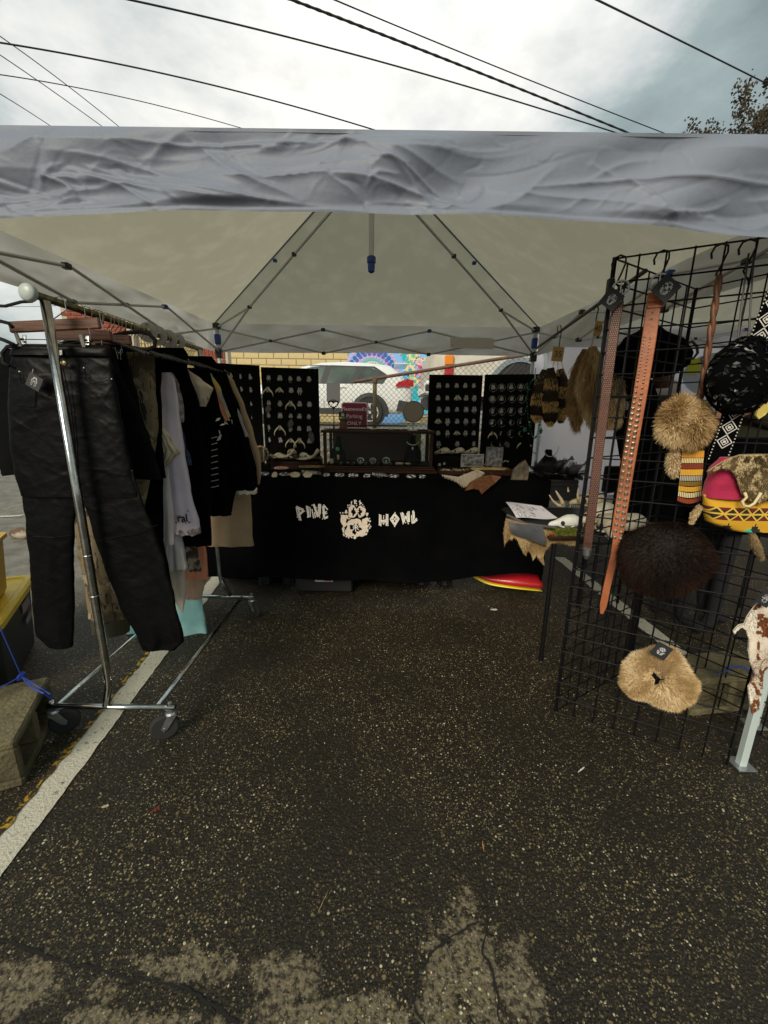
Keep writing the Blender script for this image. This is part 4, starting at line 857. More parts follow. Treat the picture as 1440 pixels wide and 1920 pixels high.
# hangers along the bar
hk = thing('coat_hanger', 'wire hook coat hanger on the rail, nearest of the row of bare hooks', 'hanger', (bx0, 1.60, barz), 'coat hangers along the rail')
m = MB(); m.tube([(bx0+.0, 1.60, barz-.085), (bx0+.001, 1.60, barz-.04), (bx0+.018, 1.60, barz-.02), (bx0+.022, 1.60, barz), (bx0+.016, 1.60, barz+.015), (bx0, 1.60, barz+.0185), (bx0-.016, 1.60, barz+.010)], .0017, 6); m.build('hook', M('brassy_hook', (.42, .36, .22), .3, .9), hk)
m = MB(); m.tube([(bx0-.20, 1.60, barz-.14), (bx0-.1, 1.60, barz-.105), (bx0, 1.60, barz-.085), (bx0+.1, 1.60, barz-.105), (bx0+.20, 1.60, barz-.14)], .006, 6); m.build('shoulder_bar', blackp, hk)
note_kids(hk); _w = ['second', 'third', 'fourth', 'fifth', 'sixth', 'seventh', 'eighth', 'ninth', 'tenth', 'eleventh', 'twelfth', 'thirteenth', 'fourteenth', 'fifteenth', 'sixteenth'];
def ORDW(i): return ('coat hanger, %s from the end knob along the rail bar' % _w[i]) if i < 15 else ('coat hanger, %s from the far end of the rail bar' % (['last'] + _w)[30-i]) if i < 30 else 'coat hanger at the very far end of the rail bar'
rr = random.Random(2)
for i in range(31):
    y = 1.64+i*.0245+rr.uniform(-.006, .006); t_ = (y-RY0)/(RY1-RY0); c = copy_tree(hk, (bx0+(e2.x-bx0)*t_, y, barz), rr.uniform(-.22, .22)); c['label'] = ORDW(i)
hk['label'] = 'coat hanger nearest the end knob in the row of metal hooks'
# velvet hangers sticking out
def loop_hanger(pts, Y, r, lab): m = MB(); m.tube([at(px, py, Y) for px, py in pts], r, 10); tag(m.build('velvet_hanger', M('black_velvet', (.008, .008, .008), .95), smooth=True), lab, 'hanger')
loop_hanger([(214, 629), (235, 624), (262, 622), (280, 627), (291, 638), (290, 650), (276, 656), (255, 657)], 1.66, .0075, 'thick black velvet hanger curling out right of the wooden hangers')
loop_hanger([(-30, 606), (0, 602), (16, 606), (24, 614)], 1.43, .006, 'black velvet hanger end at the left edge, upper one')
loop_hanger([(-14, 630), (8, 638), (26, 646)], 1.44, .006, 'black velvet hanger end at the left edge, middle one')
loop_hanger([(30, 648), (14, 650), (4, 662), (6, 680), (18, 686)], 1.45, .006, 'black velvet hanger end at the left edge, lowest looping one')
loop_hanger([(-40, 572), (10, 574), (40, 566), (60, 565)], 1.37, .0045, 'black cord running left from the rail end knob')
# size dividers
for (px, py, tx, ang, Y) in [(306, 645, 'M', .2, 1.97), (319, 652, 'L', .1, 2.05), (334, 655, 'L', 0, 2.14), (345, 659, 'XXL', .05, 2.22)]:
    x_ = bx0+(e2.x-bx0)*((Y-RY0)/(RY1-RY0)); cz = barz-.002
    d = thing('size_divider', 'round white size divider lettered %s on the rail bar, %s' % (tx, {1.97: 'nearest', 2.05: 'second', 2.14: 'third', 2.22: 'deepest'}[Y]), 'size divider', (x_, Y, cz), 'size dividers on the rail')
    m = MB(); m.lathe((x_, Y, cz), [(.016, 0), (.044, 0), (.044, .002), (.016, .002)], 24, 'Y', ring=True); m.build('disc', M('white_plastic', (.50, .48, .47), .5), d)
    text_mb(tx, .02 if len(tx) == 1 else .013, cardblack, 'size_letter', (x_, Y-.001, cz+.024), (1, 0, 0), (0, 0, 1), parent=d)
# black diamond tag on the trousers
def swing_tag(px, py, Y, size, rot, lab, tilt=0.0, hang=None, group='black diamond price tags'):
    c = at(px, py, Y); t = thing('swing_tag', lab, 'tag', tuple(c), group); R = Matrix.Rotation(rot, 3, 'Y')
    def q(x, z, d=0): return c+Matrix.Rotation(tilt, 3, 'Z') @ (R @ Vector((x, d, z)))
    h = size/2; m = MB(); vs = [q(-h, -h), q(h, -h), q(h, h), q(-h, h)]; nn = Matrix.Rotation(tilt, 3, 'Z') @ Vector((0, -1, 0)); m.poly(vs, -nn, .0012); m.build('card', cardblack, t)
    m = MB(); r_ = random.Random(int(px)); 
    for i in range(46):    # printed animal-skull like mark, broken into small inked shapes
        a = r_.uniform(0, 6.28); rad = h*.62*math.sqrt(r_.random()); x, z = rad*math.cos(a)*.75, rad*math.sin(a)*1.05
        if abs(x) < h*.07 and z < 0: continue
        s = h*r_.uniform(.04, .12); k = r_.uniform(0, 3); w_ = s*r_.uniform(.3, .7)
        P = [(x+math.cos(k)*s, z+math.sin(k)*s), (x-math.sin(k)*w_, z+math.cos(k)*w_), (x-math.cos(k)*s, z-math.sin(k)*s), (x+math.sin(k)*w_, z-math.cos(k)*w_)]
        m.add([q(u, v, -.0006) for u, v in P], [(0, 1, 2, 3)])
        m.add([q(-u, v, -.0008) for u, v in P], [(0, 1, 2, 3)])
    tag(m.build('printed_mark', print_w2, t), kind='stuff')
    if hang: m = MB(); m.tube([q(0, h*.95) if abs(rot) < .3 else c+Vector((0, -.001, h*1.25)), at(hang[0], hang[1], Y-.004)], .0012, 4); m.build('string', print_w2, t)
    return t
print_w2 = M('white_ink', (.55, .54, .56), .7)
swing_tag(64, 716, Yp-.055, .047, .55, 'black diamond tag pinned to the leather trousers pocket', hang=(62, 692))
# ================================================================== main table and its cloth
TZ = .865; TYF = 2.74; TYB = 3.50
txl, txr = at(385, 900, TYF).x-.15, at(1032, 905, TYF).x
tb = thing('display_table', 'long trestle table under a black cloth, raised on ribbed feet', 'table', ((txl+txr)/2, (TYF+TYB)/2, 0))
m = MB(); m.bbox(((txl+txr)/2, (TYF+TYB)/2+.01, TZ-.02), (txr-txl-.03, TYB-TYF-.03, .03), .005); m.build('tabletop', blackp, tb)
for i, (px, py) in enumerate([(790, 1108), (832, 1110), (500, 1105), (545, 1105)]):
    g_ = gz(px, py); yy = 3.0 if i < 2 else 2.98; x = g_.x*yy/g_.y*1.0; m = MB()
    m.tube([(x, yy, .20), (x, yy, TZ-.03)], .014, 8); l_ = m.build('leg', blackp, tb)
    m = MB(); n = 22; prof = [(.062, 0), (.060, .01), (.046, .19), (.040, .20)]; rings = [[Vector((x, yy, 0))+Vector((math.cos(2*math.pi*k/n)*r*(1 if k % 2 else .93), math.sin(2*math.pi*k/n)*r*(1 if k % 2 else .93), z)) for k in range(n)] for r, z in prof]; m.loft(rings); m.build('riser_foot', blackp, l_)
for (px, yy) in ((600, 3.35), (880, 3.35)):
    x = at(px, 900, yy).x; m = MB(); m.tube([(x, yy, 0), (x, yy, TZ-.03)], .014, 8); m.build('leg', blackp, tb)
clothm = M('black_table_cloth', (.003, .003, .0034), .95, col2=(.0015, .0015, .002), scale=4, bump=.3, bscale=260, spec=.04)
m = MB(); zb = at(660, 1084, TYF).z
def skirt(u, v):
    x = txl+(txr-txl)*u; z = TZ+.004+(zb+.055*sm((u-.72)/.1)+.012*math.sin(u*7)+.01*noise.noise(Vector((x*3, 1, 2)))-TZ)*v
    y = TYF-.01-(.045*v**.7)*(.5+.5*math.sin(x*11+2*noise.noise(Vector((x*2, v, 3)))))*v-.012*v-.01*noise.noise(Vector((x*4, z*3, 1)))
    return Vector((x, y, z))
m.grid(skirt, 120, 30); m.grid(lambda u, v: Vector((txl+(txr-txl)*u, TYB+(TYF-.01-TYB)*v, TZ+.004+.0015*noise.noise(Vector((u*20, v*9, 1))))), 60, 12)
m.grid(lambda u, v: Vector((txr+.008*math.sin(u*9)*v+.01*v, TYF-.01+(TYB-TYF)*u, TZ+.004+(.12-TZ)*v)), 24, 14)
cl = m.build('table_cloth', clothm, smooth=True); tag(cl, 'black tablecloth with the hand lettered words PINE HOWL and a paw emblem', 'tablecloth')
inkc = M('cream_paint', (.85, .80, .72), .8); inkp = M('peach_paint', (.86, .74, .64), .8, col2=(.78, .62, .50), scale=60)
def IP(x, y, d=0.0):      # point printed on the cloth front; x,y in enlarged picture units of the emblem crop
    px, py = 540+x*.1806, 920+y*.1806; p = at(px, py, TYF-.045); 
    v = (TZ+.004-p.z)/(TZ+.004-zb); u = (p.x-txl)/(txr-txl); s = skirt(u, v); return Vector((p.x, s.y-.0025-d, p.z))
def onto(o, parent): k = o.name; o.parent = parent; o.location = ORG[k]-ORG[parent.name]; return o
def stroke(mb, a, b, w=9, d=0):
    w *= 1.25
    dx, dy = b[0]-a[0], b[1]-a[1]; L_ = math.hypot(dx, dy); nx, ny = -dy/L_*w/2, dx/L_*w/2; n = max(1, int(L_/45))
    for k in range(n):
        t0, t1 = k/n, (k+1)/n; f = lambda t: (a[0]+dx*t, a[1]+dy*t)
        p, q = f(t0), f(t1); mb.add([IP(p[0]+nx, p[1]+ny, d), IP(p[0]-nx, p[1]-ny, d), IP(q[0]-nx, q[1]-ny, d), IP(q[0]+nx, q[1]+ny, d)], [(0, 1, 2, 3)])
def dot(mb, x, y, r, d=0, n=9, sq=1): mb.add([IP(x+r*math.cos(2*math.pi*k/n+.4), y+r*sq*math.sin(2*math.pi*k/n+.4), d) for k in range(n)], [tuple(range(n))])
def letter(name, strokes, dots):
    m = MB()
    for s in strokes: stroke(m, *s[:2], w=s[2] if len(s) > 2 else 9)
    for (x, y) in dots: dot(m, x, y, 6)
    o = m.build('painted_letter', inkc); o['kind'] = 'stuff'; onto(o, cl)
letter('P', [((70, 182), (145, 215)), ((78, 172), (155, 205)), ((155, 212), (98, 262)), ((158, 222), (85, 288)), ((78, 192), (92, 268)), ((92, 190), (128, 320)), ((105, 200), (108, 318)), ((118, 268), (122, 320), 7)], [(92, 176), (165, 222), (118, 232)])
letter('I', [((183, 165), (204, 290)), ((198, 168), (212, 285)), ((222, 190), (226, 282))], [(196, 284), (218, 183)])
letter('N', [((242, 200), (258, 285)), ((255, 150), (300, 280)), ((264, 148), (310, 270)), ((314, 145), (306, 280)), ((326, 145), (322, 275)), ((268, 232), (280, 290)), ((334, 150), (330, 250))], [(243, 160), (292, 182), (262, 290), (326, 285)])
letter('E', [((356, 165), (366, 290)), ((368, 165), (376, 280)), ((370, 160), (408, 205)), ((372, 232), (400, 222)), ((374, 290), (412, 270)), ((372, 300), (410, 284)), ((376, 250), (405, 240), 6)], [(366, 155), (356, 238), (356, 298), (385, 238)])
letter('H', [((950, 262), (948, 370)), ((964, 260), (964, 376)), ((1022, 250), (1020, 372)), ((1036, 252), (1036, 360)), ((966, 320), (1020, 312)), ((972, 332), (1016, 328)), ((980, 345), (1008, 342), 6)], [(948, 258), (994, 270), (992, 285), (992, 298), (1037, 368), (992, 355)])
letter('O', [((1062, 305), (1108, 245)), ((1108, 245), (1154, 300)), ((1154, 300), (1110, 370)), ((1110, 370), (1062, 305)), ((1078, 305), (1108, 262)), ((1108, 262), (1138, 300)), ((1138, 300), (1110, 350)), ((1110, 350), (1078, 305)), ((1090, 285), (1130, 325), 7), ((1128, 282), (1090, 325), 7)], [(1112, 237), (1108, 378)])
letter('W', [((1172, 238), (1198, 345)), ((1186, 232), (1208, 338)), ((1208, 335), (1222, 270)), ((1222, 268), (1246, 338)), ((1246, 225), (1252, 335)), ((1260, 222), (1262, 332)), ((1198, 240), (1214, 300), 6), ((1236, 240), (1238, 300), 6)], [(1196, 350), (1250, 350), (1222, 340)])
letter('L', [((1285, 262), (1290, 340)), ((1298, 218), (1304, 318)), ((1310, 225), (1314, 300)), ((1300, 332), (1340, 295)), ((1304, 346), (1346, 310)), ((1292, 340), (1310, 326))], [(1303, 218), (1292, 346)])
# paw emblem
m = MB()
def blob(mb, cx, cy, rx, ry, rot=0, n=20, k=.10, sd=0, d=0, hole=None):
    P = []; 
    for i in range(n):
        a = 2*math.pi*i/n; q = 1+k*math.sin(3*a+sd)+k*.7*math.sin(5*a+sd*2); x, y = rx*q*math.cos(a), ry*q*math.sin(a); P.append((cx+x*math.cos(rot)-y*math.sin(rot), cy+x*math.sin(rot)+y*math.cos(rot)))
    if hole is None: b = len(mb.v); mb.add([IP(x, y, d) for x, y in P]+[IP(cx, cy, d)], [(i, (i+1) % n, n) for i in range(n)])
    else:
        hx, hy, hr1, hr2 = hole; Q = []
        for i in range(n):
            a = 2*math.pi*i/n; q = 1+.28*math.sin(4*a+sd)+.16*math.sin(9*a); Q.append((hx+hr1*q*math.cos(a), hy+hr2*q*math.sin(a)))
        mb.add([IP(x, y, d) for x, y in P]+[IP(x, y, d) for x, y in Q], [(i, (i+1) % n, n+(i+1) % n, n+i) for i in range(n)])
blob(m, 668, 228, 48, 66, sd=1, hole=(676, 232, 20, 42)); blob(m, 758, 228, 44, 60, sd=2, hole=(742, 232, 22, 36)); blob(m, 585, 315, 42, 62, sd=3, hole=(612, 322, 12, 28)); blob(m, 806, 342, 40, 52, sd=4, hole=(832, 350, 12, 24))
blob(m, 698, 400, 108, 92, sd=.5, n=30, k=.13, hole=(698, 398, 52, 54))
for (x, y, r) in [(632, 455, 36), (762, 455, 38), (698, 330, 30)]: blob(m, x, y, r, r*.9, sd=r)
o = m.build('paw_pads', inkp); o['kind'] = 'stuff'; onto(o, cl)
m = MB()
for s in [((700, 360), (700, 435)), ((700, 358), (672, 392)), ((700, 358), (728, 392)), ((700, 382), (670, 418)), ((700, 382), (732, 418)), ((656, 122), (652, 162)), ((684, 105), (690, 150)), ((686, 106), (710, 118)), ((710, 118), (688, 130)), ((690, 130), (712, 150)), ((744, 108), (744, 158)), ((732, 122), (764, 140)), ((764, 140), (738, 152)), ((600, 210), (612, 240)), ((612, 240), (588, 240)), ((588, 240), (600, 210)), ((806, 245), (830, 245)), ((830, 245), (818, 275)), ((818, 275), (806, 245)), ((572, 385), (560, 405)), ((560, 405), (584, 405)), ((584, 405), (572, 385)), ((572, 405), (572, 430)), ((560, 415), (584, 420)), ((822, 405), (824, 445)), ((812, 412), (834, 412)), ((812, 428), (834, 426))]: stroke(m, *s, w=7)
for (x, y) in [(540, 238), (566, 238), (550, 264), (618, 160), (620, 182), (636, 160), (658, 124), (708, 165), (772, 158), (786, 175), (845, 300), (852, 328), (856, 382), (845, 398), (574, 434), (574, 458), (580, 470), (605, 482), (628, 494), (660, 492), (718, 482), (806, 466), (812, 458), (842, 360), (728, 228), (720, 200), (638, 300), (660, 312), (742, 330), (625, 362)]: dot(m, x, y, 8 if y > 300 else 6.5)
dot(m, 692, 496, 15); o = m.build('emblem_marks', inkc); o['kind'] = 'stuff'; onto(o, cl)
# things under the table
m = MB(); c = at(607, 1084, 2.78); m.bbox((c.x-.0, 2.92, .13), (.42, .3, .24), .01); bx_ = m.build('storage_box', blackp); tag(bx_, 'black storage box under the table with a printed white label', 'box')
m = MB(); a, b = at(590, 1078, 2.765), at(624, 1091, 2.765); m.poly([(a.x, 2.766, a.z), (b.x, 2.766, a.z), (b.x, 2.766, b.z), (a.x, 2.766, b.z)], (0, -1, 0), .0008); lb_ = m.build('shipping_label', M('label_paper', (.60, .60, .62), .7)); onto(lb_, bx_)
m = MB(); m.box(((a.x+b.x)/2+.03, 2.7645, b.z+.009), (.05, .0006, .010)); onto(m.build('label_red_bar', M('label_red', (.5, .07, .03), .7)), lb_)
m = MB(); 
for k in range(5): m.box((a.x+.045, 2.7645, a.z-.008-.008*k), (.07-.01*(k % 3), .0006, .0022))
m.box((b.x-.018, 2.7645, b.z+.022), (.018, .0006, .018)); onto(m.build('label_print', cardblack), lb_)
for i, (px, s) in enumerate([(455, .32), (520, .26), (700, .34), (760, .22)]):
    c = at(px, 1090, 3.1); m = MB(); m.bbox((c.x, 3.15, .14), (s, .3, .27), .02, rz=.1*i); tag(m.build('black_tote', blackp), ['black tote under the table behind the rail wheel', 'black tote under the table beside the labelled box', 'black tote under the middle of the table', 'small black tote behind the ribbed table feet'][i], 'tote')
# red and yellow kayak-like sled below the right end
m = MB(); rings = []; redp = M('red_plastic', (.50, .012, .02), .35, coat=.3); yelp = M('yellow_plastic', (.78, .62, .02), .35, coat=.3)
ka, kb = at(882, 1090, 2.93), at(1008, 1090, 2.84)
for i in range(17):
    t = i/16; c = ka.lerp(kb, t); w_ = .10*(1-(1-t)**3)+.006; h = .062*(1-(1-min(1, t*1.6))**2)+.008; z0 = .045+.05*(1-min(1, t*3))**2
    rings.append([(c.x, c.y+w_*math.cos(a), z0+.03+(h*math.sin(a) if math.sin(a) > 0 else .004*math.sin(a))) for a in [2*math.pi*k/14 for k in range(14)]])
m.loft(rings); sl_ = thing('plastic_sled', 'red plastic sled with yellow rim under the right table end', 'sled', (ka.x+.2, 2.88, 0)); m.build('hull', redp, sl_, smooth=True)
m = MB(); rings = []
for i in range(17):
    t = i/16; c = ka.lerp(kb, t); w_ = .10*(1-(1-t)**3)+.016; z0 = .045+.05*(1-min(1, t*3))**2; hh = .016*(1-t)+.004
    rings.append([(c.x-.004, c.y+w_*math.cos(a), z0+.012+hh*math.sin(a)) for a in [2*math.pi*k/12 for k in range(12)]])
m.loft(rings); m.build('rim', yelp, sl_, smooth=True)

bonel = M('ivory_bone', (.85, .76, .54), .5, col2=(.66, .54, .32), scale=30)
# ---- folding display boards with rows of carded jewellery
boardm = M('black_display_board', (.005, .005, .0055), .85, bump=.2, bscale=150, spec=.08)
cardproto = {}
EAR = [M('earring_silver', (.6, .58, .54), .3, .9), M('earring_bone', (.75, .68, .5), .5), M('earring_brass', (.5, .36, .16), .3, .9), M('earring_dark', (.08, .06, .05), .4)]
def small_card(c, nx, lab, grp, hoops=0, claws=0, seed=0, board=None, sz=.042):
    t = thing('jewellery_card', lab, 'jewellery card', tuple(c), grp); r_ = random.Random(seed)
    key = ('card', round(sz, 3), seed % 5)
    if key not in cardproto:
        h = sz/2; m = MB(); n = 8; ol = [(-h*.8, -h*.9), (h*.8, -h*.9), (h*.95, -h*.2), (h*.6, h*.5), (h*.45, h), (-h*.45, h), (-h*.6, h*.5), (-h*.95, -h*.2)]
        m.poly([(x, 0, z) for x, z in ol], (0, -1, 0), .0015); a = m.build('card', M('grey_marbled_card', (.10, .10, .105), .7, col2=(.38, .37, .38), scale=75, detail=3, ramp=(.42, .6)), None, org=(0, 0, 0))
        m = MB(); q = random.Random(seed % 5+100)
        for i in range(16):
            x, z = q.uniform(0, h*.62), q.uniform(-h*.75, h*.8); s = q.uniform(.002, .0045); k = q.uniform(0, 3)
            for sg in (1, -1): m.add([(sg*(x+math.cos(k)*s), -.002, z+math.sin(k)*s), (sg*(x-math.sin(k)*s*.5), -.002, z+math.cos(k)*s*.5), (sg*(x-math.cos(k)*s), -.002, z-math.sin(k)*s), (sg*(x+math.sin(k)*s*.5), -.002, z-math.cos(k)*s*.5)], [(0, 1, 2, 3)])
        b = m.build('printed_mark', M('pale_grey_ink', (.62, .60, .60), .7), None, org=(0, 0, 0)); b['kind'] = 'stuff'; cardproto[key] = (a, b)
        for o in (a, b): C.objects.unlink(o)
    rot_ = r_.uniform(-.16, .16); sc_c = r_.uniform(.86, 1.14)
    for o in cardproto[key]:
        d = o.copy(); C.objects.link(d); d.parent = t; d.location = (0, 0, 0); d.rotation_euler = (0, rot_, 0); d.scale = (sc_c, 1, sc_c)
    if hoops:
        m = MB(); R_ = hoops
        for sg in (-1, 1) if R_ < .02 else (0,):
            cc = Vector(c)+Vector((sg*R_*.8, -.006, -.004)); m.tube([cc+Vector((R_*math.cos(2*math.pi*k/22), 0, R_*math.sin(2*math.pi*k/22))) for k in range(23)], .0011, 4, cap=False)
        m.tube([Vector(c)+Vector((-.006, -.006, -R_-.004)), Vector(c)+Vector((.006, -.006, -R_-.006))], .003, 5)
        m.build('hoop_earring', M('dull_silver', (.50, .48, .44), .35, .9), t)
    if not hoops and not claws and sz > .03 and r_.random() < .6:
        L_ = r_.uniform(.012, .034); m = MB(); dx = r_.uniform(.005, .009); mt = r_.choice(EAR)
        for sg in (-1, 1): q = Vector(c)+Vector((sg*dx, -.007, -.004)); m.tube([q, q-Vector((0, 0, L_*.6))], .0009, 3); m.ell(q-Vector((0, 0, L_*.8)), (.0028, .002, L_*.28), 6, 4)
        m.build('drop_earrings', mt, t)['kind'] = 'stuff'
    if claws:
        for sg in (-1, 1):
            m = MB(); L_ = claws; P3 = []; 
            for k in range(9):
                u = k/8; P3.append(Vector(c)+Vector((sg*(.008+.020*math.sin(u*2.2)*(L_/.05)+.012*u), -.008-.004*math.sin(u*3), .006-L_*u)))
            m.tube(P3, [.0068*(1-.75*(k/8)**1.5) for k in range(9)], 7); m.build('bone_earring', bonel, t, smooth=True)
    return t
def board(px0, px1, pyt, pyb, Y0, Y1, lab, cols, rows, where, skip=(), hoops=None, claws=None, pyt2=None):
    A = at(px0, pyt, Y0); B = at(px1, pyt2 or pyt, Y1); zb_ = TZ+.006; zt_ = (A.z+B.z)/2; d = Vector((B.x-A.x, Y1-Y0, 0)); W = d.length; ang = math.atan2(d.y, d.x)
    t = thing('display_board', lab, 'display board', ((A.x+B.x)/2, (Y0+Y1)/2, zb_)); cx, cy = (A.x+B.x)/2, (Y0+Y1)/2
    m = MB(); m.box((cx, cy, (zb_+zt_)/2), (W-.05, .008, zt_-zb_-.05), rz=ang); m.build('felt_panel', boardm, t); u = d.normalized()
    for s in (-1, 1):
        m = MB(); c = Vector((cx, cy, (zb_+zt_)/2))+u*s*(W/2-.0135); m.bbox(c, (.027, .028, zt_-zb_), .003, rz=ang); m.build('stile', boardm, t)
        m = MB(); c = Vector((cx, cy, zb_+.0135 if s < 0 else zt_-.0135)); m.bbox(c, (W-.055, .026, .027), .003, rz=ang); m.build('rail', boardm, t)
    n_ = Vector((u.y, -u.x, 0)); 
    ordn = ['first', 'second', 'third', 'fourth', 'fifth', 'sixth']
    for j, ry in enumerate(rows):
        for i, cx_ in enumerate(cols):
            if (i, j) in skip: continue
            tt = (cx_-px0)/(px1-px0); Yc = Y0+(Y1-Y0)*tt-.009; c = at(cx_+random.Random(i*7+j).uniform(-1, 1), ry+tt*((pyt2 or pyt)-pyt)*.6, Yc)
            h = (hoops or {}).get((i, j), 0); k = (claws or {}).get((i, j), 0)
            kind = 'pale claw earrings on card' if k else 'hoop earrings on card' if h else 'small earrings on dark card'
            small_card(c, 0, '%s, %s from left in %s row of the %s' % (kind, ordn[i], ordn[j], where), 'carded earrings on the boards', hoops=h, claws=k, seed=i*11+j*3+int(px0))
    return t
board(372, 486, 675, 872, 3.22, 3.42, 'black folding board half hidden behind the tan coat', [412, 432, 450, 468], [700, 724, 750, 775], 'far left board', skip=[(0, 1), (0, 2), (0, 3), (1, 1), (1, 2), (1, 3), (2, 2), (2, 3)], claws={}, pyt2=689)
cl_ = {(0, 1): .06, (2, 2): .055, (1, 4): .07, (2, 5): .065, (3, 5): .07, (1, 1): .03}
board(489, 597, 687, 872, 3.38, 3.46, 'black folding board of cards and claw earrings left of the display case', [503, 525, 545, 561, 580], [708, 730, 755, 778, 801, 824], 'left board', skip=[(4, 1)], claws=cl_, pyt2=693)
board(805, 905, 703, 860, 3.44, 3.44, 'black folding board of plain cards right of the display case', [822, 839, 857, 873, 889], [723, 746, 768, 790, 812, 832], 'right board', skip=[(1, 5), (3, 5)], claws={(2, 1): .022, (0, 3): .02, (2, 4): .02})
hp = {(i, j): (.032 if (i+j) % 2 == 0 else .028) for i in range(5) for j in range(4)}; hp[(2, 4)] = .03; hp[(3, 4)] = .022; hp[(2, 3)] = .02
board(909, 1003, 703, 862, 3.44, 3.36, 'black folding board of hoop earrings nearest the furs', [924, 941, 959, 977, 992], [726, 748, 771, 792, 813, 833], 'hoop board', skip=[(4, 3), (4, 4), (4, 5)], hoops=hp, claws={(0, 4): .05, (3, 5): .045}, pyt2=701)
# slivers of light between hinged boards come from real gaps; brass hinges
# two feather earrings and long drops
for (px, py, Y, ln, lab) in [(504, 764, 3.36, .075, 'dark feather earring hanging in the third row of the left board'), (546, 790, 3.40, .09, 'wide dark feather earring in the middle of the left board'), (583, 812, 3.42, .11, 'long curved grey feather at the right edge of the left board'), (860, 845, 3.40, .0, ''), (949, 832, 3.36, .06, 'dark feather earring below the hoops on the hoop board')]:
    if not ln: continue
    c = at(px, py, Y); m = MB(); m.grid(lambda u, v: c+Vector(((u-.5)*.05*math.sin(math.pi*min(1, v*1.05+.03))+.02*v*v*(1 if px % 2 else -1), -.006-.004*math.cos((u-.5)*3), .02-ln*v)), 6, 10)
    tag(m.build('feather_earring', M('dark_feather', (.06, .05, .05), .8, col2=(.14, .12, .11), scale=50, stretch=(1, 1, .3)), smooth=True), lab, 'earring')

# ---- skulls
def skull(px, py, Y, L_, lab, yaw=0.0, mat=None, name='small_skull'):
    c = at(px, py, Y); t = thing(name, lab, 'skull', tuple(c)); R = Matrix.Rotation(yaw, 3, 'Z'); mat = mat or bonew
    prof = [(-.5, .05, .10, .20), (-.42, .17, .17, .24), (-.25, .24, .22, .27), (-.05, .23, .21, .26), (.08, .19, .17, .24), (.18, .14, .145, .20), (.30, .105, .115, .16), (.42, .085, .09, .13), (.50, .05, .05, .11)]
    rings = []
    for (x, w_, h, zc) in prof:
        rings.append([c+R @ Vector((x*L_, w_*L_*math.cos(a)*(1+.12*math.sin(2*a)**2), (zc+h*math.sin(a)*(1.0 if math.sin(a) > 0 else .75))*L_)) for a in [2*math.pi*k/16 for k in range(16)]])
    m = MB(); m.loft(rings)
    for s in (-1, 1):    # cheek arches
        m.tube([c+R @ Vector((x*L_, s*y*L_, z*L_)) for x, y, z in [(.22, .12, .14), (.10, .24, .12), (-.08, .29, .13), (-.22, .24, .17)]], L_*.028, 6)
    m.build('cranium', mat, t, smooth=True)
    for s in (-1, 1):
        m = MB(); m.ell(c+R @ Vector((.10*L_, s*.165*L_, .235*L_)), (.075*L_, .055*L_, .07*L_), 10, 6); m.build('eye_socket', socket, t)
    m = MB(); m.ell(c+R @ Vector((.485*L_, 0, .14*L_)), (.03*L_, .035*L_, .045*L_), 8, 5); m.build('nose_opening', socket, t)
    m = MB()
    for s in (-1, 1):
        for k in range(5): m.lathe(c+R @ Vector(((.46-.055*k)*L_, s*(.05+.012*k)*L_, .035*L_)), [(.012*L_, .03*L_), (.004*L_, -.02*L_ if k else -.06*L_)], 5)
    o = m.build('teeth', mat, t); o['kind'] = 'stuff'
    return t
skull(829, 853, 3.28, .125, 'small tan skull facing left, first of three on the black stand', math.pi*.93); skull(857, 852, 3.30, .12, 'small skull facing left, middle of three on the black stand', math.pi*.9); skull(885, 852, 3.30, .12, 'small skull facing left, last of three before the frames', math.pi*.95)
m = MB(); c = at(845, 866, 3.26); m.bbox((c.x-.01, 3.26, TZ+.055), (.30, .16, .10), .02); tag(m.build('velvet_stand', boardm), 'black velvet stand carrying three small skulls', 'stand')
for (px, py) in [(824, 871), (833, 869)]: small_card(at(px, py, 3.17), 0, 'tiny earring pair on the black stand, %s one' % ('left' if px == 824 else 'right'), 'tiny earrings', seed=px, sz=.022)
# left cluster: trays, jaw bones, skulls
tray = M('silver_tray', (.30, .27, .22), .25, .9, col2=(.16, .12, .08), scale=14)
def tray_at(px0, px1, py, Y, dep, lab, mat, rim=.012):
    a, b = at(px0, py, Y), at(px1, py, Y); cx, w_ = (a.x+b.x)/2, (b.x-a.x)/2; t = MB(); n = 30
    prof = [(.0, .002), (.80, .002), (.92, rim*.6), (1, rim), (1.02, rim*.9), (.94, rim*.3), (.8, -.002), (.0, -.002)]
    rings = [[Vector((cx+max(r, .01)*w_*math.copysign(abs(math.cos(q))**.7, math.cos(q)), Y+dep/2+max(r, .01)*dep/2*math.copysign(abs(math.sin(q))**.7, math.sin(q)), a.z+z)) for q in [2*math.pi*k/n for k in range(n)]] for r, z in prof]
    t.loft(rings); return tag(t.build('serving_tray', mat, smooth=True), lab, 'tray')
def legs_under(px0, px1, py, Y, dep, zb_): pass
z1 = at(540, 862, 3.12).z
m = MB(); a, b = at(507, 880, 3.08), at(598, 880, 3.08); m.bbox(((a.x+b.x)/2, 3.20, (TZ+z1)/2), (b.x-a.x, .2, z1-TZ-.006), .006); tag(m.build('riser_box', wood_d), 'dark wooden riser box under the upper silver tray', 'riser')
tray_at(497, 602, 862, 3.06, .26, 'upper silver tray carrying jaw bones and skulls', tray)
tray_at(556, 606, 879, 2.86, .12, 'small brass dish of beads right of the bookmark', M('brass_dish', (.45, .32, .14), .3, .9, col2=(.25, .16, .07), scale=40))
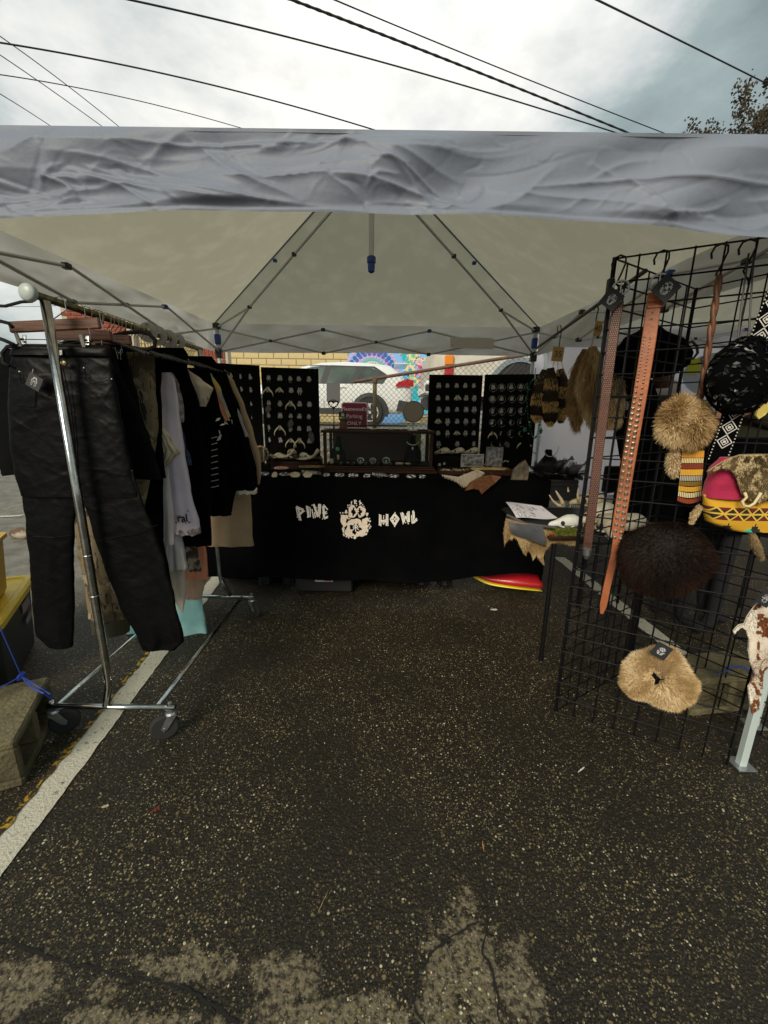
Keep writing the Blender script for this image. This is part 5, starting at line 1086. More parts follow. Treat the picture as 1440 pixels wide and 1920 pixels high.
skull(520, 861, 3.20, .11, 'brownish small skull lying far left on the upper tray', math.pi*.8, bone); skull(530, 860, 3.14, .08, 'pale little skull beside the brown skull on the tray', math.pi*.5, bonew); skull(573, 860, 3.15, .10, 'pale skull facing right above the dish', -.4, bonew)
def jaw(px0, py0, px1, py1, Y, lab, mat=bone, r=.009):
    a, b = at(px0, py0, Y), at(px1, py1, Y); d = b-a; t = thing('jaw_bone', lab, 'bone', tuple(a.lerp(b, .5))); m = MB(); L_ = d.length
    P3 = [a+d*u+Vector((0, -.02*math.sin(u*3.1), -.018*math.sin(u*3.1)+(.045*max(0, .22-u)/.22 if u < .22 else 0)*(L_/.28))) for u in [k/12 for k in range(13)]]
    m.tube(P3, [r*(1.7 if k < 2 else 1.3-.07*k) for k in range(13)], 8); m.build('mandible', mat, t, smooth=True)
    m = MB()
    for k in range(8): p = P3[3+k]; m.lathe(p, [(r*.5, 0), (r*.6, r*.9), (r*.15, r*1.9)], 5)
    o = m.build('teeth', bonew, t); o['kind'] = 'stuff'; return t
jaw(553, 852, 500, 852, 3.07, 'long tan jaw bone across the front of the upper tray'); jaw(598, 850, 556, 860, 3.07, 'shorter tan jaw bone at the right of the upper tray')
m = MB(); c = at(547, 853, 3.16); m.tube([c+Vector((.028*math.cos(k*.5), .01*math.sin(k), .028*math.sin(k*.5)+.01)) for k in range(11)], [.012-.0008*k for k in range(11)], 8); tag(m.build('curled_horn', bone, smooth=True), 'curled tan horn standing behind the jaw bones', 'horn')
m = MB(); c = at(489, 851, 2.98); m.lathe(c, [(.05, -.004), (.062, 0), (.05, .004)], 22, 'Y', ring=True); mir = m.build('oval_frame', M('ornate_bronze', (.22, .15, .07), .4, .8, bump=.8, bscale=80)); tag(mir, 'oval bronze framed mirror half behind the tan sleeve', 'mirror')
m = MB(); m.lathe(c, [(.0001, -.002), (.05, -.002), (.05, .002)], 22, 'Y'); onto(m.build('mirror_glass', M('mirror_glass', (.85, .85, .82), .05, 1.0)), mir)
# small printed cloth bits along the front edge
def patch(px, py, w, h, Y, lab, mat, txt=None, seed=0, kind='patch', tilt=.5):
    c = at(px, py, Y); w_ = w/F_PX*Y; h_ = h/F_PX*Y; t = thing(kind, lab, kind.replace('_', ' '), tuple(c)); m = MB(); r_ = random.Random(seed+int(px))
    ol = [(math.cos(2*math.pi*k/12)*w_/2*r_.uniform(.8, 1.05), math.sin(2*math.pi*k/12)*h_/2*r_.uniform(.85, 1.05)) for k in range(12)]
    dv = Vector((0, math.sin(tilt), math.cos(tilt))); m.poly([c+Vector((x, 0, 0))+dv*z for x, z in ol], Vector((0, -1, .2)), .003); m.build('backing', mat, t)
    m = MB()
    if txt: text_mb(txt, h_*.62, print_w2, 'lettering', c+Vector((0, -.005, 0))-dv*h_*.18, (1, 0, -.12), dv, parent=t)
    else:
        for k in range(14):
            x, z = r_.uniform(-.36, .36)*w_, r_.uniform(-.3, .3)*h_; s = r_.uniform(.05, .12)*min(w_, h_*2); m.add([c+Vector((x+math.cos(q)*s, -.005, 0))+dv*(z+math.sin(q)*s*.45) for q in (0, 1.3, 2.6, 4, 5.2)], [(0, 1, 2, 3, 4)])
        o = m.build('printed_mark', print_w2, t); o['kind'] = 'stuff'
    return t
furb = M('tan_hide_scrap', (.38, .27, .13), .9, col2=(.52, .42, .26), scale=30, bump=.7, bscale=150)
for (px, w, lab) in [(497, 18, 'black printed patch beside the tan sleeve cuff'), (533, 24, 'black printed patch in the middle of the left hide scraps'), (612, 16, 'round grey printed patch right of the lettered strip'), (637, 24, 'wide grey printed patch below the case corner'), (663, 22, 'outlined black patch left of the price note'), (688, 16, 'small grey patch beside the price note'), (713, 14, 'tiny patch directly under the price note'), (738, 24, 'rectangular outlined patch right of the price note'), (771, 22, 'curved pale patch near the right corner of the case'), (792, 15, 'last pale patch before the fur pelt')]:
    patch(px, 888+(px-497)*.018, w, 9, TYF+.02, lab, cardblack, seed=3)
patch(712, 890, 30, 9, TYF-.0, 'black note lettered with the price in front of the case', cardblack, '$5 m 2 m $5', kind='price_note'); patch(584, 886, 42, 10, TYF+.03, 'black lettered fabric strip right of the hide scraps', cardblack, 'FUCK ENTER', kind='lettered_strip')
patch(527, 877, 30, 7, TYF+.12, 'small tan leather bookmark lying before the riser', M('tan_leather_strip', (.40, .18, .10), .6), kind='leather_strip')
for (px, w, lab) in [(515, 12, 'tan hide scrap left of the printed patch'), (553, 22, 'tan hide scrap below the dish'), (577, 20, 'pale hide scrap under the lettered strip')]: patch(px, 890, w, 12, TYF+.0, lab, furb, kind='hide_scrap')

# ---- display case
cxa, cxb = at(606, 850, 3.02).x, at(812, 850, 3.02).x; CY0, CY1 = 3.02, 3.38; zc0, zc1 = TZ+.045, at(700, 812, 3.02).z; cc = (cxa+cxb)/2; W = cxb-cxa
dc = thing('display_case', 'dark wooden display case with glass front and glass top', 'display case', (cc, (CY0+CY1)/2, TZ))
m = MB(); 
for k, (ex, zz, hh) in enumerate([(.035, TZ+.012, .022), (.022, TZ+.03, .014), (.010, TZ+.042, .010)]):
    m = MB(); m.bbox((cc, (CY0+CY1)/2, zz), (W+2*ex, CY1-CY0+2*ex, hh), .004); m.build('plinth_moulding', wood_d, dc)
for x in (cxa+.013, cxb-.013):
    for y in (CY0+.012, CY1-.012): m = MB(); m.bbox((x, y, (zc0+zc1)/2+.001), (.024, .022, zc1-zc0-.004), .003); m.build('corner_post', wood_d, dc)
zt2 = zc1
for (c, d) in [((cc, CY0+.002, zt2+.008), (W+.03, .03, .02)), ((cc, CY1-.002, zt2+.008), (W+.03, .03, .02)), ((cxa-.0, (CY0+CY1)/2, zt2+.008), (.03, CY1-CY0-.036, .0195)), ((cxb+.0, (CY0+CY1)/2, zt2+.008), (.03, CY1-CY0-.036, .0195))]: m = MB(); m.bbox(c, d, .003); m.build('top_rail', wood_d, dc)
gl = bpy.data.materials.new('clear_glass'); gl.use_nodes = True; nt = gl.node_tree; N_ = nt.nodes; N_.remove(N_['Principled BSDF']); g1 = N_.new('ShaderNodeBsdfTransparent'); g1.inputs[0].default_value = (.93, .95, .94, 1); g2 = N_.new('ShaderNodeBsdfGlossy'); g2.inputs['Roughness'].default_value = .03; fr = N_.new('ShaderNodeFresnel'); fr.inputs[0].default_value = 1.22; ms = N_.new('ShaderNodeMixShader'); nt.links.new(fr.outputs[0], ms.inputs[0]); nt.links.new(g1.outputs[0], ms.inputs[1]); nt.links.new(g2.outputs[0], ms.inputs[2]); nt.links.new(ms.outputs[0], N_['Material Output'].inputs[0])
m = MB(); m.box((cc, (CY0+CY1)/2, zt2+.006), (W-.032, CY1-CY0-.034, .004)); m.build('top_glass', gl, dc)
m = MB(); m.box((cc, CY0+.010, (zc0+zc1)/2), (W-.052, .003, zc1-zc0-.006)); m.build('front_glass', gl, dc)
m = MB(); m.box((cxb-.010, (CY0+CY1)/2, (zc0+zc1)/2), (.003, CY1-CY0-.05, zc1-zc0-.006)); m.build('side_glass', gl, dc)
m = MB(); m.box((cc-.05, CY1-.010, (zc0+zc1)/2), (W-.16, .008, zc1-zc0-.006)); m.build('back_panel', M('dark_case_back', (.022, .010, .006), .6, col2=(.012, .006, .004), scale=4), dc)
m = MB(); m.box((cxb-.09, CY1-.010, (zc0+zc1)/2), (.055, .006, zc1-zc0-.006)); m.build('back_door', M('yellow_green_panel', (.22, .24, .06), .6), dc)
m = MB(); m.box((cc, (CY0+CY1)/2, TZ+.051), (W-.03, CY1-CY0-.03, .006)); m.build('case_floor', boardm, dc)
def bust(px, py, Y, h, lab, z0, sc=1.0):
    c = at(px, py, Y); t = thing('necklace_bust', lab, 'bust', (c.x, Y, z0)); m = MB(); rings = []
    for (z, w_, d) in [(0, .052, .03), (.15, .06, .03), (.4, .058, .026), (.62, .034, .020), (.75, .020, .017), (.93, .019, .017), (1, .017, .015)]: rings.append([(c.x+w_*sc*math.cos(a), Y+d*sc*math.sin(a)+z*.03, z0+z*h) for a in [2*math.pi*k/16 for k in range(16)]])
    m.loft(rings); m.build('bust_body', boardm, t, smooth=True); return t
b1 = bust(634, 850, 3.2, .20, 'black bust with green pendant inside the left of the case', TZ+.054)
m = MB(); c = at(633, 842, 3.155); m.lathe(c, [(.0001, -.006), (.011, -.004), (.016, 0), (.011, .004)], 8, 'Y'); tag(m.build('green_pendant', M('green_stone', (.08, .42, .16), .25, coat=.5)), 'green stone pendant on the bust inside the case', 'pendant')
m = MB(); c = at(635, 858, 3.12); m.lathe(c-Vector((0, 0, .02)), [(.004, .04), (.006, .03), (.001, 0)], 6); m.lathe(c-Vector((.008, 0, .018)), [(.004, .04), (.005, .03), (.001, 0)], 6); tag(m.build('silver_drops', bonew), 'pair of pale drops below the green pendant', 'earring')
b2 = bust(774, 850, 3.2, .22, 'black bust with white collar necklace inside the right of the case', TZ+.054, 1.15)
m = MB(); c = at(774, 828, 3.14); P3 = [c+Vector((.048*math.sin(a), -.01*math.cos(a), -.035*math.cos(a)+.01)) for a in [-1.25+2.5*k/16 for k in range(17)]]; m.tube(P3, .0035, 6); cn = m.build('beaded_collar', bonew); tag(cn, 'white beaded collar with grey drop inside the case', 'necklace'); m = MB(); m.ell(c+Vector((0, -.012, -.052)), (.007, .004, .014), 8, 6); onto(m.build('drop', steel), cn)
sil = M('silver', (.55, .55, .52), .3, .9)
for i, (px, R_) in enumerate([(676, .026), (699, .025), (724, .028)]):
    c = at(px, 862, 3.12); c.z = TZ+.056+R_*.9; t = thing('silver_cuff', ['silver cuff bracelet at left on the case floor', 'silver cuff with criss-cross band, middle of three', 'silver cuff with turquoise stone, right of three'][i], 'bracelet', tuple(c)); m = MB(); m.tube([c+Vector((R_*math.cos(a), .012*math.sin(a*.5), R_*.85*math.sin(a))) for a in [2*math.pi*k/20 for k in range(21)]], .0022, 5); m.tube([c+Vector((R_*.8*math.cos(a), -.01, R_*.7*math.sin(a))) for a in [2*math.pi*k/20 for k in range(21)]], .0016, 5)
    if i == 1: 
        for a in (0, .8, 1.6, 2.4): m.tube([c+Vector((R_*math.cos(a), 0, R_*.85*math.sin(a))), c-Vector((R_*math.cos(a), 0, R_*.85*math.sin(a)))], .0014, 4)
    m.build('band', sil, t)
    if i != 1: m = MB(); m.ell(c+Vector((0, -.012, -.004)), (.007, .004, .011), 8, 6); m.build('stone', M('turquoise', (.25, .55, .50), .3), t)
for k in range(12):
    c = at(640+k*11.5, 866, 3.08); c.z = TZ+.062; m = MB(); m.lathe(c, [(.007, -.002), (.009, 0), (.007, .002)], 10, 'Y', ring=True); m.ell(c+Vector((0, -.002, .009)), (.004, .003, .003), 6, 4); tag(m.build('ring', sil), 'small silver ring, %s from left along the case front' % ['first', 'second', 'third', 'fourth', 'fifth', 'sixth', 'seventh', 'eighth', 'ninth', 'tenth', 'eleventh', 'twelfth'][k], 'ring', 'rings along the case front')
for k, (px, lab) in enumerate([(622, 'pale candle-like block in the left case corner'), (749, 'pale stone strip right of the silver cuffs'), (765, 'small pale ornament near the right bust')]):
    c = at(px, 866, 3.1); m = MB(); m.bbox((c.x, 3.1, TZ+.054+(.02 if k == 0 else .009)), ((.028, .06, .04)[k], .02, (.04, .016, .014)[k]), .005); tag(m.build('pale_block', bone), lab, 'ornament')
# on top of the case: stand with card, small figure box, mirror, rod
zt3 = zt2+.019
c = at(626, 800, 3.12); st = thing('card_stand', 'wire stand with ornate heart holding a pale lilac card', 'card stand', (c.x, 3.12, zt3)); dk = M('dark_bronze', (.05, .03, .015), .5, .7)
m = MB(); m.lathe((c.x, 3.12, zt3), [(.032, 0), (.030, .004), (.008, .010), (.004, .03)], 18); m.tube([(c.x, 3.12, zt3+.02), (c.x, 3.12, zt3+.17)], .0024, 6); m.build('stem', dk, st)
m = MB(); hz = at(626, 758, 3.12).z
for k in range(20):
    a = 2*math.pi*k/20; x = .034*(math.sin(a)**3)*1.05; z = .030*(.81*math.cos(a)-.31*math.cos(2*a)-.13*math.cos(3*a)); m.ell((c.x+x, 3.115, hz+z), (.0075, .005, .0075), 6, 4)
m.build('heart_ornament', dk, st)['kind'] = 'stuff'
a_, b_ = at(612, 718, 3.13), at(638, 754, 3.13); m = MB(); m.poly([(a_.x, 3.13, a_.z), (b_.x, 3.13, a_.z), (b_.x, 3.13, b_.z), (a_.x, 3.13, b_.z)], (0, 1, 0), .002); m.build('card', M('pale_lilac_card', (.74, .70, .80), .7), st)
m = MB()
for k in range(3): m.box((c.x, 3.1285, b_.z+.006+.006*k), (.05-.012*k, .0008, .002))
m.build('card_rule', cardblack, st)
c = at(644, 790, 3.10); fb_ = thing('brown_jar', 'small brown jar with green band and a black emblem card on the case', 'jar', (c.x, 3.10, zt3)); m = MB(); m.lathe((c.x, 3.10, zt3), [(.028, 0), (.030, .008), (.030, .045), (.026, .055), (.026, .068), (.001, .068)], 16); m.build('jar_body', wood_b, fb_); m = MB(); m.lathe((c.x, 3.10, zt3+.068), [(.034, 0), (.036, .004), (.034, .016), (.001, .017)], 16); m.build('green_band', M('green_bronze', (.07, .08, .03), .4, .5), fb_)
m = MB(); m.bbox((c.x-.004, 3.082, zt3+.108), (.058, .003, .042), .001); m.build('card', cardblack, fb_); m = MB(); q_ = Vector((c.x-.004, 3.0798, zt3+.104)); m.add([q_+Vector((x, 0, z)) for x, z in [(-.013, -.004), (.013, -.004), (.010, .008), (0, .020), (-.010, .008)]], [(0, 1, 2, 3, 4)]); m.box(q_+Vector((0, 0, -.012)), (.036, .0006, .003)); m.build('card_mark', bonew, fb_)
c = at(775, 772, 3.10); mr_ = thing('round_mirror', 'round standing mirror with thin pale frame on the display case', 'mirror', (c.x, 3.10, zt3)); R_ = 18.5/F_PX*3.05
m = MB(); m.lathe(c, [(R_, -.006), (R_*1.07, 0), (R_, .006), (R_*.96, 0)], 32, 'Y', ring=True); m.build('frame', M('pale_gold', (.40, .34, .22), .4, .6), mr_, smooth=True)
m = MB(); m.lathe(c, [(.0001, 0), (R_*.97, 0), (R_*.97, .004)], 32, 'Y'); m.build('mirror_glass', M('grey_mirror', (.20, .16, .12), .25, .7), mr_)
m = MB(); m.tube([c-Vector((0, 0, R_)), (c.x, 3.1, zt3+.01)], .004, 8); m.lathe((c.x, 3.1, zt3), [(.04, 0), (.038, .004), (.006, .008)], 18); m.tube([c-Vector((R_*1.2, 0, 0)), c-Vector((R_, 0, 0))], .003, 6); m.build('foot', M('pale_gold2', (.40, .34, .22), .4, .6), mr_)
m = MB(); a, b = at(600, 797, 3.33), at(762, 799, 3.33); m.tube([a, b], .0045, 6); tag(m.build('wooden_rod', wood_d), 'thin dark rod lying along the back of the glass top', 'rod')
for k, px in enumerate((611, 701, 735, 756)):
    c = at(px, 803, 3.16); m = MB(); m.bbox((c.x, 3.16+.02*k, zt3+.005), ((.03, .045, .05, .05)[k], .03, .008), .002, rz=.3*k-.3); tag(m.build('white_card', bonew), ['white slip of paper at the left end of the glass top', 'small white card on the glass top near the fence post', 'white card in the middle right of the glass top', 'pale card beside the round mirror foot'][k], 'card')
# maroon parking sign on the fence
p0, p1 = at(640, 754, 4.90), at(689, 800, 4.90); sx, sz = (p0.x+p1.x)/2, (p0.z+p1.z)/2; sw, sh = p1.x-p0.x, .42; sz = p0.z-sh/2
sg = thing('parking_sign', 'maroon sign with white border reading Fleetwood\'s Parking ONLY', 'sign', (sx, 4.90, sz-sh/2))
def rrect(w_, h, r, n=5): return [(sx_*(w_/2-r)+r*math.cos(a), sz_*(h/2-r)+r*math.sin(a)) for sx_, sz_, a0 in ((1, 1, 0), (-1, 1, math.pi/2), (-1, -1, math.pi), (1, -1, 1.5*math.pi)) for a in [a0+math.pi/2*k/n for k in range(n+1)]]
m = MB(); m.poly([(sx+x, 4.90, sz+z) for x, z in rrect(sw, sh, .03)], (0, 1, 0), .003); m.build('white_border', M('sign_white', (.62, .52, .54), .4), sg)
m = MB(); m.poly([(sx+x, 4.897, sz+z) for x, z in rrect(sw-.018, sh-.018, .025)], (0, 1, 0), .002); m.build('maroon_face', M('sign_maroon', (.16, .008, .022), .4), sg)
for i, (s, sz2) in enumerate((("Fleetwood's", .058), ('Parking', .062), ('ONLY', .062))): text_mb(s, sz2, M('sign_letter_white', (.66, .62, .62), .5), 'lettering', (sx-.003, 4.8955, sz+sh/2-.095-i*.083), (1, 0, 0), (0, 0, 1), parent=sg, spacing=1.03)
m = MB(); m.box((sx, 4.8945, sz+sh/2-.30), (sw-.04, .001, .028)); m.build('white_strip', M('sign_strip', (.5, .46, .46), .5), sg); text_mb('others will be', .024, M('strip_ink', (.05, .01, .02), .6), 'small_lettering', (sx, 4.8938, sz+sh/2-.308), (1, 0, 0), (0, 0, 1), parent=sg)
m = MB(); m.tube([(sx, 4.893, sz+sh/2-.015), (sx, 4.90, sz+sh/2-.015)], .006, 8); m.build('bolt', dk, sg)

# ---- right of the case: frames, trays, pelts
def frame_(px0, py0, px1, py1, Y, lab, col, tilt=.15):
    a, b = at(px0, py0, Y), at(px1, py1, Y); w_, h = b.x-a.x, a.z-b.z; cx, cz = (a.x+b.x)/2, (a.z+b.z)/2; t = thing('picture_frame', lab, 'picture frame', (cx, Y, b.z)); fm = M('frame_'+lab[:8], col, .5); k = .009
    for (c, d) in [((cx, Y, a.z-k/2), (w_, .010, k)), ((cx, Y, b.z+k/2), (w_, .010, k)), ((a.x+k/2, Y, cz), (k, .0095, h-2*k)), ((b.x-k/2, Y, cz), (k, .0095, h-2*k))]: m = MB(); m.bbox(c, d, .002); m.build('moulding', fm, t)
    m = MB(); m.box((cx, Y+.001, cz), (w_-2*k, .004, h-2*k)); m.build('picture', M('grey_mottled_print', (.12, .12, .13), .35, col2=(.40, .40, .44), scale=38, detail=6, ramp=(.42, .60)), t); return t
frame_(865, 851, 906, 876, 3.10, 'wide silver picture frame below the skulls with marbled print', (.42, .40, .34)); frame_(912, 838, 941, 877, 3.16, 'upright pewter picture frame right of the wide silver one', (.22, .20, .16))
def tray_box(px0, px1, py, Y0, Y1, h, lab, floor, mat=wood_d):
    a, b = at(px0, py, Y0), at(px1, py, Y0); z0 = TZ+.006; cx, w_ = (a.x+b.x)/2, b.x-a.x; t = thing('wooden_tray', lab, 'tray', (cx, (Y0+Y1)/2, z0)); yc, d = (Y0+Y1)/2, Y1-Y0
    for (c, dd) in [((cx, Y0, z0+h/2), (w_, .012, h)), ((cx, Y1, z0+h/2), (w_, .012, h)), ((a.x, yc, z0+h/2), (.012, d-.014, h-.001)), ((b.x, yc, z0+h/2), (.012, d-.014, h-.001))]: m = MB(); m.bbox(c, dd, .002); m.build('tray_side', mat, t)
    m = MB(); m.box((cx, yc, z0+.004), (w_-.01, d-.01, .006)); m.build('tray_floor', floor, t); return t, cx, yc, w_, d, z0
feltm = M('pale_felt', (.28, .22, .13), .9, col2=(.15, .11, .06), scale=20)
_, cx, yc, w_, d, z0 = tray_box(826, 880, 880, 2.92, 3.08, .03, 'shallow wooden tray of pale bone bits in front of the frames', feltm); r_ = random.Random(5)
m = MB(); 
for k in range(60): m.ell((cx+r_.uniform(-.45, .45)*w_, yc+r_.uniform(-.42, .42)*d, z0+.014+r_.uniform(0, .012)), (r_.uniform(.006, .012), .005, .004), 6, 4, Matrix.Rotation(r_.uniform(0, 3), 3, 'Z'))
tag(m.build('bone_bits', bone), 'many small bone bits heaped in the shallow tray', 'bone bits', kind='stuff')
_, cx, yc, w_, d, z0 = tray_box(884, 965, 880, 2.92, 3.12, .04, 'wooden tray of long yellowish quills beside the bone bits', feltm)
m = MB()
for k in range(70):
    a = r_.gauss(0, .35); L_ = r_.uniform(.03, .07); c = Vector((cx+r_.uniform(-.42, .42)*w_, yc+r_.uniform(-.40, .40)*d, z0+.016+r_.uniform(0, .02))); v = Vector((math.cos(a), math.sin(a), .05))*L_; m.tube([c-v, c+Vector((0, 0, .006)), c+v], [.0012, .0022, .0012], 4)
tag(m.build('quills', M('yellow_quill', (.58, .46, .20), .6)), 'loose pile of yellowish quills in the wooden tray', 'quills', kind='stuff')
patch(887, 893, 30, 12, TYF+.03, 'black sign lettered rabbit feet and price on the fur pelt', cardblack, 'RABBIT $10\nFEET', kind='price_note', tilt=.3)
for i, (px, py, dx) in enumerate([(880, 872, 20), (905, 874, 30), (930, 872, 26), (948, 868, 14)]):
    c = at(px, py, 3.05-.02*i); m = MB(); m.tube([c+Vector((-dx*.002, 0, 0)), c+Vector((0, .01, .014)), c+Vector((dx*.0018, .01, .004))], [.004, .008, .003], 6); m.ell(c+Vector((dx*.001, -.004, .012)), (.010, .007, .006), 7, 5); tag(m.build('carved_charm', M('dark_charm', (.05, .04, .035), .5, col2=(.30, .26, .2), scale=50)), ['dark charm at the left foot of the wide frame', 'dark charm in front of the wide frame', 'dark charm in front of the upright frame', 'dark charm right of the upright frame'][i], 'charm')
# ================================================================== side table and what lies on it
STZ = .70; sx0, sx1, sy0, sy1 = .79, 1.42, 1.95, 2.66
t = thing('side_table', 'smaller black folding table at right, between the main table and grid panels', 'table', ((sx0+sx1)/2, (sy0+sy1)/2, 0))
m = MB(); m.bbox(((sx0+sx1)/2, (sy0+sy1)/2, STZ-.018), (sx1-sx0, sy1-sy0, .035), .014); m.build('tabletop', blackp, t)
for (px, py, ytop) in ((1022, 1250, 1.99), (928, 1106, 2.6)):
    g_ = gz(px, py); m = MB(); m.tube([(g_.x, g_.y+.06, 0), (g_.x, g_.y+.06, STZ-.03)], .0115, 8); m.build('leg', black_m, t)
for (x, y) in ((sx1-.06, 2.0), (sx1-.06, 2.6)): m = MB(); m.tube([(x, y, 0), (x, y, STZ-.03)], .0115, 8); m.build('leg', black_m, t)
def furmat(name, cols, rough=.6): return M(name, cols[0], rough, tint=cols, spec=.12)
def fur(base, n, ln, wd, comb, name, mat, parent=None, tintf=None, seed=0, spread=.45, grav=.5, lift=1.0, clumpk=.45):
    r_ = random.Random(seed); V = [Vector(p) for p in base.v]; tris = []
    for f in base.f:
        for k in range(1, len(f)-1): tris.append((f[0], f[k], f[k+1]))
    ar = []; tot = 0
    for a, b, c in tris: tot += (V[b]-V[a]).cross(V[c]-V[a]).length; ar.append(tot)
    import bisect
    ctr = sum(V, Vector())/len(V); m = MB(); comb = comb if callable(comb) else Vector(comb)
    for i in range(n):
        a, b, c = tris[min(len(tris)-1, bisect.bisect(ar, r_.random()*tot))]; u, v = r_.random(), r_.random()
        if u+v > 1: u, v = 1-u, 1-v
        p = V[a]+(V[b]-V[a])*u+(V[c]-V[a])*v; nn = (V[b]-V[a]).cross(V[c]-V[a])
        if nn.length < 1e-12: continue
        nn.normalize(); 
        if nn.dot(p-ctr) < 0: nn = -nn
        cb = comb(p) if callable(comb) else comb
        clump = Vector((noise.noise(p*45+Vector((3, 0, 0))), noise.noise(p*45+Vector((0, 7, 0))), noise.noise(p*45+Vector((0, 0, 9)))))*clumpk
        d = (nn*lift+cb+clump+Vector((r_.gauss(0, spread), r_.gauss(0, spread), r_.gauss(0, spread)))).normalized(); L_ = ln*r_.uniform(.55, 1.15)
        s = d.cross(Vector((r_.gauss(0, 1), r_.gauss(0, 1), r_.gauss(0, 1)))).normalized()*wd*.5; q = p-nn*.003; mid = q+d*L_*.5; e = mid+(d+Vector((0, 0, -grav))).normalized()*L_*.5
        tn = tintf(p, r_) if tintf else r_.random()
        m.add([q-s, q+s, mid+s*.8, mid-s*.8, e], [(0, 1, 2, 3), (3, 2, 4)], max(0, min(1, tn+r_.uniform(-.10, .10)+clump.x*.25)))
    o = m.build(name, mat, parent); o['kind'] = 'stuff'; return o
def hide(name, lab, outline, Y, mat, cat='hide', th=.004, wav=.012, seed=0, cell=6, slope=None, furlen=.012, furn=2500, furm=None, tintf=None, zfun=None):
    """a pelt: polygon outline in picture units laid at its own depth, gridded, given thickness and folds"""
    P3 = [(x, y) for x, y in outline]; xs_ = [p[0] for p in P3]; ys_ = [p[1] for p in P3]
    def inside(x, y):
        c = False; j = len(P3)-1
        for i in range(len(P3)):
            if (P3[i][1] > y) != (P3[j][1] > y) and x < (P3[j][0]-P3[i][0])*(y-P3[i][1])/(P3[j][1]-P3[i][1])+P3[i][0]: c = not c
            j = i
        return c
    m = MB(); rings = []; top = MB()
    def D3(x, y, d=0): 
        p = zfun(x, y) if zfun else at(x, y, Y+(slope or 0)*(x-xs_[0]))
        k = wav*(noise.noise(Vector((x*.035+seed, y*.02, seed)))+.4*noise.noise(Vector((x*.09, y*.07, seed)))); return p+Vector((0, -k-d, 0))
    # triangulate by scanline cells clipped to the outline's own vertices
    from mathutils.geometry import delaunay_2d_cdt
    pts = [Vector(p) for p in P3]; n0 = len(pts); E_ = [(i, (i+1) % n0) for i in range(n0)]; y = min(ys_)+cell*.5; k = 0
    while y < max(ys_):
        x = min(xs_)+(cell*.5 if k % 2 else 0)
        while x < max(xs_):
            if inside(x, y): pts.append(Vector((x, y)))
            x += cell
        y += cell*.9; k += 1
    vs, es, fs, *_ = delaunay_2d_cdt(pts, E_, [list(range(n0))], 1, 1e-5)
    F = [D3(v.x, v.y) for v in vs]; B = [D3(v.x, v.y, -th) for v in vs]; n = len(vs); ff = [tuple(f) for f in fs]+[tuple(i+n for i in reversed(f)) for f in fs]
    cnt = {}
    for f in fs:
        for i in range(len(f)): e = (f[i], f[(i+1) % len(f)]); cnt[e] = 1
    ff += [(a, b, b+n, a+n) for (a, b) in cnt if (b, a) not in cnt]
    m.add(F+B, ff); t = thing(name, lab, cat, tuple(F[0])); m.build('skin', mat, t, smooth=True)
    if furm: top.add(F, [tuple(f) for f in fs]); fur(top, furn*(3 if furlen < .008 else 1), furlen, .0028 if furlen < .008 else .0016, (0, -.3, -1), 'fur', furm, t, tintf=tintf, seed=seed, lift=.5)
    return t
tanf = furmat('tan_fur', [(.10, .06, .025), (.26, .17, .07), (.46, .34, .17), (.62, .52, .32)])
hide('tan_pelt', 'tan pelt with jagged edge draped over the side table front', [(950, 972), (944, 1000), (946, 1022), (951, 1014), (954, 1010), (960, 1012), (964, 1006), (970, 1013), (978, 1030), (986, 1043), (991, 1034), (995, 1036), (1000, 1050), (1006, 1041), (1011, 1048), (1018, 1058), (1022, 1060), (1019, 1046), (1022, 1036), (1030, 1026), (1034, 1019), (1050, 1018), (1084, 1023), (1084, 1008), (1040, 1000), (1000, 985)], 1.93, M('pelt_skin', (.36, .24, .11), .8, col2=(.24, .15, .07), scale=20, bump=.4), seed=3, furm=tanf, furn=5200, furlen=.013, tintf=lambda p, r: .35+.5*noise.noise(p*14)+.25*r.random(), wav=.02)
# drawing sheet, slightly buckled
def TT(px, py, dz=0.0): return gz(px, py, STZ+dz)
c00, c10, c11, c01 = TT(947, 941, .012), TT(1016, 950, .012), TT(1046, 972, .008), TT(968, 974, .008)
pm = M('lilac_white_paper', (.82, .79, .88), .7)
m = MB(); m.grid(lambda u, v: (c00.lerp(c10, u)).lerp(c01.lerp(c11, u), v)+Vector((0, 0, .012*math.sin(u*5+1)*math.sin(v*2.5)+.004)), 20, 14); dr = m.build('drawing_sheet', pm, smooth=True); tag(dr, 'large white sheet with a faint pencil drawing on the side table', 'drawing')
m = MB(); r_ = random.Random(6)
for k in range(26):
    u, v = (r_.uniform(.08, .5), r_.uniform(.1, .9)) if k < 18 else (r_.uniform(.6, .95), r_.uniform(.1, .4)); a = r_.uniform(0, 3); P3 = []
    for q in range(5): u += .03*math.cos(a); v += .05*math.sin(a); a += r_.uniform(-.9, .9); u_, v_ = min(.97, max(.03, u)), min(.97, max(.03, v)); P3.append((c00.lerp(c10, u_)).lerp(c01.lerp(c11, u_), v_)+Vector((0, 0, .012*math.sin(u_*5+1)*math.sin(v_*2.5)+.0055)))
    m.tube(P3, .0011, 3)
o = m.build('pencil_lines', M('pencil', (.06, .06, .07), .7)); o['kind'] = 'stuff'; onto(o, dr)
m = MB(); a_, b_, c_, d_ = TT(950, 962, .02), TT(1030, 975, .02), TT(1046, 985, .0), TT(955, 985, .0)
greyv = M('grey_vinyl', (.09, .09, .10), .3, col2=(.06, .06, .065), scale=8)
